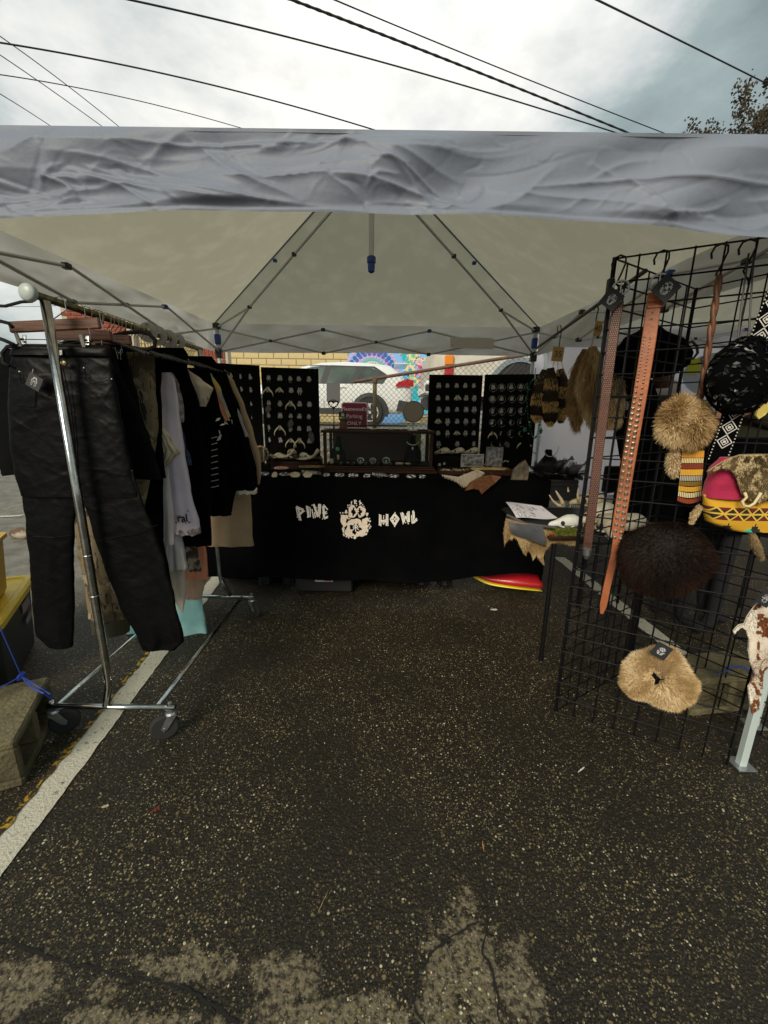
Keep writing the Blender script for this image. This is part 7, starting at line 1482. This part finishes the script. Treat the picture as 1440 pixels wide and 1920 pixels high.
# black netted bag
c = onA(1393, 705, .07); sc = (Vector((0, 0, CAM_H))-c).length/(F_PX*1.18); t = thing('netted_bag', 'round black ruffled bag hanging at right above the patterned strap', 'bag', tuple(c)); m = MB(); m.ell(c, (58*sc, .055, 58*sc), 28, 18, nz=.14, seed=8); m.build('bag_body', jet, t, smooth=True)
m = MB(); r_ = random.Random(8)
for k in range(260):
    a, b = r_.uniform(0, 6.28), r_.uniform(-1.4, 1.4); d = Vector((math.cos(a)*math.cos(b), -abs(math.sin(a))*math.cos(b), math.sin(b))); p = c+Vector((d.x*58*sc, d.y*.055, d.z*58*sc)); s = d.cross(Vector((r_.random(), r_.random(), r_.random()))).normalized(); u = s.cross(d); q = r_.uniform(.006, .014)
    m.add([p-s*q, p-u*q*.5+d*.006, p+s*q, p+u*q*.5+d*.004], [(0, 1, 2, 3)], r_.random()**4)
m.build('ruffles', M('black_ruffle', (.01, .01, .01), .35, tint=[(.006, .006, .006), (.02, .02, .02), (.25, .25, .24)]), t)['kind'] = 'stuff'
m = MB(); P3 = []
for (x, y) in [(1345, 728), (1350, 740), (1362, 745), (1370, 752), (1382, 755), (1395, 765)]: P3.append(onA(x, y, .06))
m.tube(P3, .003, 5); m.build('trim_cord', jet, t)
hide('yellow_leaf_fob', 'pale yellow leather fob at the right edge under the netted bag', [(1440, 745), (1424, 762), (1418, 778), (1424, 786), (1436, 778), (1450, 760), (1452, 745)], onA(1430, 765, .06).y, M('yellow_leather', (.55, .42, .10), .5), cat='fob', wav=.004, cell=5)
# patterned strap: black ribbon with white diamonds and edge dots
ps = thing('woven_strap', 'black and white diamond patterned strap crossing behind the netted bag', 'bag strap', tuple(onA(1400, 700)))
stp = [(1470, 520), (1440, 592), (1405, 690), (1378, 770), (1345, 862)]
m = MB(); ribbon(m, stp, .052, .036, th=.002, n=50); m.build('strap', jet, ps)
m = MB(); md = MB(); W_ = .052
seg = ribbon(MB(), stp, W_, .036, th=.0034, n=260); step = 22
def lineq(mb, a, b, w): d = (b-a); s = nA.cross(d.normalized())*w/2; mb.add([a-s, b-s, b+s, a+s], [(0, 1, 2, 3)])
for k in range(0, len(seg)-step, step):
    c0, s0, d0 = seg[k]; c1, s1, d1 = seg[k+step]; cm, s_, d_ = seg[k+step//2]; h = (c1-c0).length/2
    for f in (.95, .5):
        Q = [cm-d_*h*f, cm+s_*W_*.40*f, cm+d_*h*f, cm-s_*W_*.40*f]
        for i in range(4): lineq(m, Q[i], Q[(i+1) % 4], .0026)
    lineq(m, cm-s_*.004, cm+s_*.004, .007)
for k in range(0, len(seg), 5):
    for sg in (-1, 1): p, s_, d_ = seg[k]; q = p+s_*sg*W_*.46; md.box(q, (.004, .002, .004), rz=.5)
m.build('diamond_weave', M('white_thread', (.58, .56, .52), .8), ps)['kind'] = 'stuff'; md.build('edge_stitches', M('white_thread2', (.58, .56, .52), .8), ps)['kind'] = 'stuff'
# maroon bag with pelt flap and patterned base
YB = onA(1375, 920, .05).y
mb_ = thing('pelt_bag', 'maroon shoulder bag with pelt flap and yellow and black patterned base', 'bag', tuple(at(1380, 990, YB)))
m = MB(); cloth(m, [(858, 1352, 1470), (880, 1334, 1480), (915, 1322, 1490), (932, 1317, 1495)], YB, th=.045, fold=.006, freq=2, sd=2, crease=.004, n=30); m.build('maroon_body', M('maroon_cotton', (.36, .008, .055), .85, bump=.25, bscale=90, sheen=.2), mb_, smooth=True)
pat = bpy.data.materials.new('yellow_black_weave'); pat.use_nodes = True
def _pat():
    nt = pat.node_tree; N = nt.nodes; L = nt.links; p = N['Principled BSDF']; p.inputs['Roughness'].default_value = .85; tc = N.new('ShaderNodeTexCoord'); sp = N.new('ShaderNodeSeparateXYZ'); L.new(tc.outputs['Object'], sp.inputs[0])
    def mt(op, a, b=None, c=None):
        n = N.new('ShaderNodeMath'); n.operation = op
        for i, v in enumerate((a, b, c)):
            if v is None: continue
            if isinstance(v, (int, float)): n.inputs[i].default_value = v
            else: L.new(v, n.inputs[i])
        return n.outputs[0]
    def mx(f, a, b):
        n = N.new('ShaderNodeMix'); n.data_type = 'RGBA'; L.new(f, n.inputs[0])
        for i, v in ((6, a), (7, b)):
            if isinstance(v, tuple): n.inputs[i].default_value = (*v, 1)
            else: L.new(v, n.inputs[i])
        return n.outputs[2]
    x, z = sp.outputs[0], sp.outputs[2]; Y_ = (.58, .31, .015); K = (.012, .013, .010)
    # upper band of crossing diagonals, z in metres from the bag base
    saw = mt('PINGPONG', mt('MULTIPLY', x, 1), .021); zz = mt('ABSOLUTE', mt('SUBTRACT', z, .062)); on = mt('LESS_THAN', zz, .021)
    d1 = mt('ABSOLUTE', mt('SUBTRACT', saw, zz)); li = mt('LESS_THAN', d1, .0032); li2 = mt('LESS_THAN', zz, .0028)
    red = mt('MULTIPLY', mt('GREATER_THAN', mt('SUBTRACT', zz, saw), .004), mt('GREATER_THAN', zz, .009))
    c = mx(on, Y_, K); c = mx(mt('MULTIPLY', on, red), c, (.10, .012, .006)); c = mx(mt('MULTIPLY', on, mt('MAXIMUM', li, li2)), c, (.68, .42, .05))
    # lower stepped zigzag
    s2 = mt('PINGPONG', mt('ADD', x, .02), .042); stp_ = mt('SNAP', s2, .008); low = mt('LESS_THAN', z, .032); k2 = mt('MULTIPLY', low, mt('GREATER_THAN', mt('ADD', stp_, mt('MULTIPLY', z, -.9)), .012)); c = mx(k2, c, K)
    te = mt('MULTIPLY', mt('LESS_THAN', z, .014), mt('LESS_THAN', mt('ADD', mt('ABSOLUTE', mt('SUBTRACT', x, .005)), z), .016)); c = mx(te, c, (.02, .50, .38)); L.new(c, p.inputs['Base Color'])
_pat()
m = MB(); cloth(m, [(928, 1318, 1498), (955, 1320, 1500), (978, 1326, 1500), (988, 1345, 1490), (992, 1360, 1480)], YB-.004, th=.048, fold=.004, freq=1.5, sd=2, n=30, nr=48); bs = m.build('patterned_base', pat, mb_, smooth=True, org=at(1378, 992, YB))
ORG[bs.name] = at(1378, 992, YB)
flapf = fm2('flap_fur', [(.05, .035, .015), (.13, .09, .04), (.24, .18, .09), (.36, .29, .17)])
h_ = hide('pelt_flap', 'x', [(1326, 884), (1340, 876), (1356, 866), (1372, 858), (1390, 852), (1430, 851), (1480, 853), (1480, 930), (1440, 934), (1425, 944), (1408, 940), (1393, 928), (1386, 910), (1380, 892), (1370, 880), (1352, 878), (1340, 884)], YB-.06, M('flap_skin', (.50, .38, .20), .8), cell=6, seed=9, wav=.006, furm=flapf, furn=8000, furlen=.010, tintf=lambda p, r: .35+.5*noise.noise(p*18))
for ch in list(bpy.data.objects):
    if ch.parent == h_:
        mw = ORG[h_.name]; ch.parent = mb_; ch.location = mw+Vector(ch.location)-ORG[mb_.name]
        ch.name = 'flap_skin' if ch.name.startswith('skin') else 'flap_fur'
bpy.data.objects.remove(h_)
m = MB(); m.tube([at(x, y, YB-.075) for x, y in [(1396, 924), (1400, 932), (1392, 940), (1394, 948), (1404, 950), (1414, 944), (1422, 932), (1427, 924)]], .0045, 6); m.build('bone_toggle_cord', M('cream_cord', (.68, .56, .32), .6), mb_, smooth=True)
for (px, py, qx, qy, nm) in [(1313, 948, 1296, 980, 'rabbit_foot_charm'), (1408, 996, 1430, 1048, 'squirrel_tail_charm')]:
    tm_ = tail_mesh([(px, py), ((px+qx)/2-2, (py+qy)/2), (qx, qy)], [.007, .010, .005] if 'foot' in nm else [.008, .014, .007], YB-.03); o = tm_.build(nm, M(nm+'_skin', (.25, .16, .07), .9), mb_); f_ = fur(tm_, 1600, .010, .0014, (0, 0, -1), 'charm_fur', blond if 'foot' in nm else flapf, mb_, seed=61)
# goat hide on the tent leg side
YG = 1.22
goatf = fm2('goat_fur', [(.16, .05, .02), (.30, .11, .04), (.70, .62, .52), (.82, .78, .70)])
hide('calf_hide_strip', 'brown and white calf hide strip hanging by the tent leg', [(1418, 1136), (1440, 1120), (1470, 1130), (1470, 1240), (1440, 1250), (1430, 1262), (1426, 1300), (1422, 1330), (1412, 1340), (1404, 1320), (1406, 1290), (1412, 1262), (1402, 1238), (1400, 1216), (1406, 1200), (1402, 1182), (1392, 1176), (1380, 1188), (1376, 1184), (1386, 1172), (1400, 1172), (1404, 1156)], YG, M('hide_cream', (.62, .54, .44), .7), cell=6, seed=12, wav=.02, furm=goatf, furn=6000, furlen=.006, tintf=lambda p, r: .12 if (p.x-at(1408, 1200, YG).x)*9+noise.noise(Vector((p.x*20, 2, p.z*9)))*1.1+(p.z-at(1400, 1245, YG).z)*2.0 > .12 else .9)
swing_tag(1436, 1122, YG-.03, .05, .5, 'black tag on the calf hide at the right edge')
# ---- black hanging clothes behind the grid
def bhang(rows_list, Y, lab, name, cat): 
    m = MB()
    for i, r in enumerate(rows_list): cloth(m, r, Y+.01*i, th=.04, fold=.012, freq=2.5, sd=3+i)
    return tag(m.build(name, jet, smooth=True), lab, cat)
bhang([[(606, 1216, 1232), (618, 1200, 1245), (635, 1170, 1285), (660, 1152, 1300), (680, 1148, 1296), (700, 1152, 1270), (712, 1165, 1210)]], 2.02, 'black hat shaped garment bundled on a hanger behind the grid', 'black_garment', 'garment')
m = MB(); m.tube([at(x, y, 2.0) for x, y in [(1285, 645), (1298, 640), (1307, 650), (1308, 662), (1300, 672), (1270, 674)]], .006, 8); tag(m.build('velvet_hanger', blackp, smooth=True), 'black hanger end curling out right of the bundled garment', 'hanger')
o = bhang([[(700, 1178, 1205), (715, 1166, 1225), (760, 1156, 1240), (800, 1150, 1250), (850, 1160, 1262), (870, 1166, 1262)], [(700, 1160, 1190), (740, 1140, 1176), (800, 1128, 1158), (806, 1130, 1156)]], 2.30, 'black t-shirt with a small white emblem behind the dark belt', 'black_tshirt', 't-shirt')
swe = swing_tag(1174, 760, 2.235, .075, 0, 'white skull emblem'); 
for ch in list(bpy.data.objects):
    if ch.parent == swe:
        w_ = ORG[swe.name]+Vector(ch.location)
        if ch.name.startswith('card'): bpy.data.objects.remove(ch)
        else: ch.parent = o; ch.location = w_-ORG[o.name]
bpy.data.objects.remove(swe)
bhang([[(840, 1180, 1330), (880, 1165, 1340), (930, 1150, 1350), (985, 1140, 1360)]], 2.45, 'wide black cloth cover low behind the grid panels', 'black_cover', 'cloth')
bhang([[(820, 1300, 1480), (880, 1290, 1490), (960, 1290, 1500), (1000, 1290, 1500)]], 2.35, 'black backpack mass behind the pelt bag', 'black_backpack', 'backpack')
m = MB(); c = at(1243, 710, 2.25); m.tube([at(1243, 692, 2.25), c, at(1241, 728, 2.25)], [.035, .045, .030], 10); tag(m.build('leather_mitt', M('brown_mitt', (.10, .035, .02), .6, bump=.3), smooth=True), 'brown leather piece hanging above the grey cap', 'leather piece')

# ---- people in the neighbouring stall
skinm = M('skin', (.50, .26, .17), .5, col2=(.44, .22, .14), scale=20)
def person(lab, J, edges, shirt, trousers, cat='person'):
    import bmesh
    me = bpy.data.meshes.new('person_body'); names = list(J); me.from_pydata([J[n][0] for n in names], [(names.index(a), names.index(b)) for a, b in edges], []); o = bpy.data.objects.new('person_body', me); C.objects.link(o)
    sk = o.modifiers.new('skin', 'SKIN'); sk.use_smooth_shade = True; ss = o.modifiers.new('sub', 'SUBSURF'); ss.levels = 1; ss.render_levels = 1
    sv = me.skin_vertices[0].data if me.skin_vertices else None
    if sv is None: bm = bmesh.new(); bm.from_mesh(me); bm.verts.layers.skin.verify(); bm.to_mesh(me); bm.free(); sv = me.skin_vertices[0].data
    for i, n in enumerate(names): r = J[n][1]; sv[i].radius = r if isinstance(r, tuple) else (r, r); sv[i].use_root = (n == 'pelvis')
    dg = bpy.context.evaluated_depsgraph_get(); dg.update(); m2 = bpy.data.meshes.new_from_object(o.evaluated_get(dg)); bpy.data.objects.remove(o)
    for mm in (skinm, shirt, trousers): m2.materials.append(mm)
    pts = [(n, Vector(J[n][0])) for n in names]
    cls = lambda n: 2 if any(k in n for k in ('pelvis', 'hip', 'knee', 'ankle', 'toe')) else 1 if any(k in n for k in ('spine', 'chest', 'shoulder', 'sleeve')) else 0
    for p in m2.polygons:
        c = p.center; n = min(pts, key=lambda q: (q[1]-c).length)[0]; p.material_index = cls(n); p.use_smooth = True
    base = Vector(J['pelvis'][0]); base.z = 0; t = thing('person', lab, cat, tuple(base)); o = bpy.data.objects.new('body', m2); C.objects.link(o); o.parent = t; o.location = -base; ORG[o.name] = Vector((0, 0, 0)); return t
def seat(lab, x, y, h):
    t = thing('folding_chair', lab, 'chair', (x, y, 0)); m = MB(); m.bbox((x, y, h), (.42, .40, .03), .01); m.build('seat', blackp, t); m = MB(); m.bbox((x, y+.20, h+.30), (.42, .02, .20), .008); m.build('backrest', blackp, t)
    for sx in (-1, 1):
        for sy in (-1, 1): m = MB(); m.tube([(x+sx*.19, y+sy*.18, 0), (x+sx*.19, y+sy*.17, h if sy < 0 else h+.40)], .010, 6); m.build('leg', black_m, t)
def make_person(lab, hx, hy, hz, shirt, facing, arm=None, cap=None, hair=(.05, .03, .02)):
    f = Vector((math.sin(facing), -math.cos(facing), 0)); s = Vector((f.y, -f.x, 0)); H = Vector((hx, hy, hz)); g = Vector((0, 0, 1)); pz = max(.50, hz-.72)
    pel = H-g*(hz-pz)-f*.05; 
    J = {'pelvis': (pel, (.15, .12)), 'spine': (pel+g*.2, (.14, .11)), 'chest': (pel+g*.40+f*.02, (.17, .12)), 'neck': (H-g*.15, .055), 'jaw': (H-g*.06+f*.015, (.065, .075)), 'crown': (H+g*.06, (.078, .092))}
    E = [('pelvis', 'spine'), ('spine', 'chest'), ('chest', 'neck'), ('neck', 'jaw'), ('jaw', 'crown')]
    for k, n in ((-1, 'r'), (1, 'l')):
        sh = pel+g*.44+s*k*.18; J['shoulder_'+n] = (sh, .062); E.append(('chest', 'shoulder_'+n))
        if arm and k == arm[0]: el, wr = Vector(arm[1]), Vector(arm[2])
        else: el, wr = sh-g*.24+f*.10+s*k*.05, sh-g*.33+f*.32-s*k*.02
        J['sleeve_'+n] = (sh.lerp(el, .5), .052); J['elbow_'+n] = (el, .040); J['wrist_'+n] = (wr, .026); hd = (wr-el).normalized(); J['palm_'+n] = (wr+hd*.05, (.036, .018)); E += [('shoulder_'+n, 'sleeve_'+n), ('sleeve_'+n, 'elbow_'+n), ('elbow_'+n, 'wrist_'+n), ('wrist_'+n, 'palm_'+n)]
        pd = hd.cross(g).normalized()
        for q in range(5):
            o_ = pd*(q-1.8)*.017; L_ = (.04, .062, .070, .064, .05)[q]; st = J['palm_'+n][0]+o_*.8+hd*(.01 if q else -.02); a = st+hd*L_*.55+o_*(1.2 if q == 0 else .15); b = a+(hd-g*.5).normalized()*L_*.5
            J['fa%d_%s' % (q, n)] = (a, .0088); J['fb%d_%s' % (q, n)] = (b, .0075); E += [('palm_'+n, 'fa%d_%s' % (q, n)), ('fa%d_%s' % (q, n), 'fb%d_%s' % (q, n))]
        hp_ = pel+s*k*.10-g*.02; kn = hp_+f*.42+s*k*.04+g*.0; an = kn-g*(pz-.08)+f*.04; J['hip_'+n] = (hp_+f*.06, .085); J['knee_'+n] = (kn, .06); J['ankle_'+n] = (an, .042); J['toe_'+n] = (an+f*.15-g*.035, .035); E += [('pelvis', 'hip_'+n), ('hip_'+n, 'knee_'+n), ('knee_'+n, 'ankle_'+n), ('ankle_'+n, 'toe_'+n)]
    t = person(lab, J, E, shirt, M('dark_trousers_'+lab[:6], (.004, .004, .006), .9)); 
    m = MB(); m.tube([H+f*.092+g*.025, H+f*.112-g*.012, H+f*.095-g*.018], [.008, .013, .008], 8); m.build('nose', skinm, t, smooth=True)
    for k in (-1, 1):
        m = MB(); m.ell(H+f*.083+s*k*.031+g*.022, (.013, .008, .007), 8, 6); e_ = m.build('eye', bonew, t); m = MB(); m.ell(H+f*.090+s*k*.031+g*.022, (.005, .004, .005), 8, 6); m.build('iris', cardblack, t); m = MB(); m.tube([H+f*.088+s*k*.018+g*.042, H+f*.085+s*k*.045+g*.042], .004, 5); m.build('eyebrow', dk, t); m = MB(); m.ell(H+s*k*.078+f*-.005, (.010, .018, .028), 8, 6); m.build('ear', skinm, t, smooth=True)
    m = MB(); m.tube([H+f*.088-s*.022-g*.045, H+f*.096-g*.043, H+f*.088+s*.022-g*.045], .006, 6); m.build('mouth', M('lips', (.32, .09, .08), .5), t)
    R = Matrix.Rotation(facing, 3, 'Z'); hm = M('hair_'+lab[:5], hair, .7, bump=.6, bscale=60)
    m = MB(); m.ell(H+g*.055-f*.018, (.086, .095, .085), 16, 10); m.build('hair', hm, t, smooth=True)
    if cap:
        m = MB(); rings = []
        for (r, z) in [(.094, .035), (.099, .06), (.096, .10), (.075, .135), (.04, .152), (.005, .156)]: rings.append([H+R @ Vector((r*.93*math.cos(a), r*1.06*math.sin(a), z)) for a in [2*math.pi*k/20 for k in range(20)]])
        m.loft(rings); cp_ = m.build('cap', cap, t, smooth=True); m = MB(); m.grid(lambda u, v: H+R @ Vector(((u-.5)*.16*(1-.35*v*v), -.085-.075*v*(1-(2*u-1)**2*.45), .048-.014*v-.018*(2*u-1)**2)), 10, 6); m.build('cap_brim', cap, t, smooth=True)
    return t
hA = at(1238, 756, 2.80); make_person('seated person in a grey cap and navy shirt behind the grid', hA.x, 2.80, hA.z, M('navy_shirt', (.015, .02, .05), .9), .5, cap=M('grey_cap', (.16, .15, .15), .8, bump=.2)); seat('black folding chair under the person in the grey cap', hA.x+.03, 2.84, max(.50, hA.z-.72)-.13)
hB = at(1408, 712, 2.75); e_, w_ = at(1376, 762, 2.62), at(1334, 788, 2.50); make_person('person in olive shirt reaching left, mostly behind the netted bag', hB.x, 2.75, hB.z, M('olive_shirt', (.03, .03, .015), .9), -.9, arm=(-1, e_, w_)); seat('black folding chair under the person in olive', hB.x-.03, 2.80, max(.50, hB.z-.72)-.13)
# sign on the neighbour's wall
p0, p1 = at(1288, 660, 4.2), at(1400, 745, 4.2); sg2 = thing('hanging_sign', 'pale round cornered sign with lime green shape on the neighbouring wall', 'sign', ((p0.x+p1.x)/2, 4.2, p1.z)); m = MB(); cx, cz, w_, h = (p0.x+p1.x)/2, (p0.z+p1.z)/2, p1.x-p0.x, p0.z-p1.z
m.poly([(cx+w_/2*math.cos(a), 4.2, cz+h/2*math.sin(a)*1.0) for a in [2*math.pi*k/30 for k in range(30)]], (0, 1, 0), .004); m.build('sign_disc', M('sign_pale_blue', (.50, .55, .66), .6, trans=.3), sg2)
a_, b_ = at(1290, 672, 4.19), at(1308, 702, 4.19); m = MB(); m.poly([(a_.x+.03, 4.195, a_.z), (b_.x, 4.195, a_.z), (b_.x+.02, 4.195, b_.z+.04), (b_.x-.02, 4.195, b_.z), (a_.x, 4.195, b_.z)], (0, -1, 0), .003); m.build('lime_shape', M('lime_green', (.42, .45, .01), .6), sg2)
q_ = at(1325, 682, 4.19); text_mb('Sing', .09, cardblack, 'lettering', (q_.x-.02, 4.188, q_.z), (1, 0, 0), (0, 0, 1), parent=sg2, shear=.4); q_ = at(1332, 697, 4.19); text_mb('Ca', .10, cardblack, 'lettering', (q_.x-.02, 4.188, q_.z), (1, 0, 0), (0, 0, 1), parent=sg2, shear=.3)
# ---- left edge: totes, blocks, rope
def block_(c, ang, lab, L_=.39, W=.19, H=.19):
    t = thing('concrete_block', lab, 'concrete block', (c[0], c[1], 0)); bm_ = M('weathered_concrete_'+lab[:4], (.15, .125, .065), .95, col2=(.07, .058, .028), scale=9, bump=.9, bscale=70); R = Matrix.Rotation(ang, 3, 'Z'); c = Vector(c)
    def bx(m, x0, x1, y0, y1, z0, z1): m.bbox(c+R @ Vector(((x0+x1)/2, (y0+y1)/2, (z0+z1)/2)), (x1-x0, y1-y0, z1-z0), .008, rz=ang)
    h = W/2; l = L_/2; tt = .034
    m = MB(); bx(m, -l, l, -h, h, H-tt, H); bx(m, -l, l, -h, h, 0, tt); bx(m, -l, l, -.018, .018, tt-.001, H-tt+.001)
    for x in (-l+tt/2, 0, l-tt/2): bx(m, x-tt/2, x+tt/2, -h+.001, h-.001, tt-.001, H-tt+.001)
    o = m.build('block_body', bm_, t); o['kind'] = 'stuff'; return t
k0, k1 = gz(96, 1266, .19), gz(31, 1388, .19); dd_ = (k1-k0); ang = math.atan2(dd_.y, dd_.x); mid = (k0+k1)/2; nrm = Vector((-dd_.y, dd_.x, 0)).normalized(); nrm = nrm if nrm.x < 0 else -nrm; cb = mid+nrm*.115
block_((cb.x, cb.y, 0), ang, 'weathered concrete block at the left edge beside the rail caster', L_=max(.36, dd_.length), W=.22)
block_((cb.x+nrm.x*.24, cb.y+nrm.y*.24, 0), ang, 'second concrete block, outermost at the left edge')
br_ = gz(1345, 1345, 0); block_((br_.x+.06, br_.y+.12, 0), .15, 'concrete block behind the grid next to the right tent leg')
ropem = M('blue_rope', (.01, .04, .30), .6)
def rope(pts, lab, r=.003): m = MB(); m.tube(pts, r, 5); tag(m.build('blue_rope', ropem), lab, 'rope')
kn = gz(40, 1268, .21)
rope([at(-20, 1130, kn.y), at(10, 1200, kn.y), kn], 'taut blue rope coming down from the upper left to the block', .0022)
m = MB(); 
for q in range(3): m.tube([kn+Vector((.01*math.cos(a+q), .012*math.sin(a*1.3+q), .012*math.sin(a+q*2))) for a in [k*.7 for k in range(10)]], .003, 5)
m.tube([kn, gz(60, 1290, .205), gz(82, 1300, .20), gz(97, 1310, .16), gz(102, 1312, .12), gz(92, 1306, .14)], .0032, 5); m.tube([kn, gz(68, 1285, .205), gz(95, 1302, .18)], .003, 5); m.tube([kn, gz(15, 1282, .2), gz(-20, 1296, .2)], .0028, 5); o = m.build('blue_rope', ropem); tag(o, 'knotted blue rope lying over the concrete block', 'rope', kind='stuff'); 
rope([gz(1345, 1262, .22), gz(1362, 1258, .22), gz(1368, 1250, .24), gz(1395, 1250, .22), gz(1440, 1280, .2)], 'blue rope over the block behind the right grid panel', .004)
# totes
T0, T1 = gz(58, 1078, .40), gz(4, 1160, .385)
d_ = (T1-T0); d_.z = 0; u_ = d_.normalized(); n2 = Vector((-u_.y, u_.x, 0)); n2 = n2 if n2.x < 0 else -n2; ang = math.atan2(u_.y, u_.x); cT = (T0+T1)/2+n2*.24+u_*.03; LT = max(.62, d_.length+.12)
tt = thing('storage_tote', 'black storage tote with yellow lid and two lilac stickers at left', 'tote', (cT.x, cT.y, 0)); yl = M('yellow_lid', (.70, .48, .01), .45, col2=(.60, .38, .01), scale=8); m = MB(); rings = []
def rr_(c, L_, W, z, r=.05, n=5): return [Vector((c.x, c.y, z))+u_*x+n2*y for x, y in [(sx*(L_/2-r)+r*math.cos(a), sy*(W/2-r)+r*math.sin(a)) for sx, sy, a0 in ((1, 1, 0), (-1, 1, math.pi/2), (-1, -1, math.pi), (1, -1, 1.5*math.pi)) for a in [a0+math.pi/2*k/n for k in range(n+1)]]]
m.loft([rr_(cT, LT-.10, .40, .002), rr_(cT, LT-.08, .42, .02), rr_(cT, LT-.03, .47, .36)]); m.build('tote_body', blackp, tt)
m = MB(); m.loft([rr_(cT, LT, .50, .355), rr_(cT, LT+.01, .51, .36), rr_(cT, LT+.01, .51, .385), rr_(cT, LT-.01, .49, .398), rr_(cT, LT-.05, .45, .398), rr_(cT, LT-.07, .43, .388), rr_(cT, LT-.2, .30, .388)]); m.build('lid', yl, tt)
m = MB(); e0 = Vector((cT.x, cT.y, 0))-n2*.236
for (a, b, z0, z1) in [(-.20, -.06, .27, .32), (-.20, -.08, .20, .235)]: m = MB(); m.add([e0+u_*a+Vector((0, 0, z0)), e0+u_*b+Vector((0, 0, z0)), e0+u_*b+Vector((0, 0, z1)), e0+u_*a+Vector((0, 0, z1))], [(0, 1, 2, 3)]); s_ = m.build('sticker', M('lilac_sticker', (.22, .18, .22), .6), tt)
cU = gz(28, 1098, .40)+u_*.24+n2*.20; cU.z = 0; m = MB(); m.loft([rr_(cU, .42, .34, .392, .03), rr_(cU, .44, .36, .41, .03), rr_(cU, .48, .40, .66, .03), rr_(cU, .51, .43, .67, .03), rr_(cU, .51, .43, .69, .03)]); ub = m.build('yellow_tote', M('yellow_bin', (.55, .33, .02), .5, col2=(.48, .27, .015), scale=5)); tag(ub, 'plain yellow bin standing on the yellow tote lid', 'bin')
c = gz(45, 1008, 0); m = MB(); m.ell((c.x, c.y, .05), (.13, .07, .06), 16, 8, nz=.15); sh = m.build('brown_rock', M('brown_rock', (.10, .055, .03), .8, col2=(.42, .36, .28), scale=3, ramp=(.48, .54)), smooth=True); tag(sh, 'rounded brown and pale stone on the asphalt left of the trousers', 'stone')
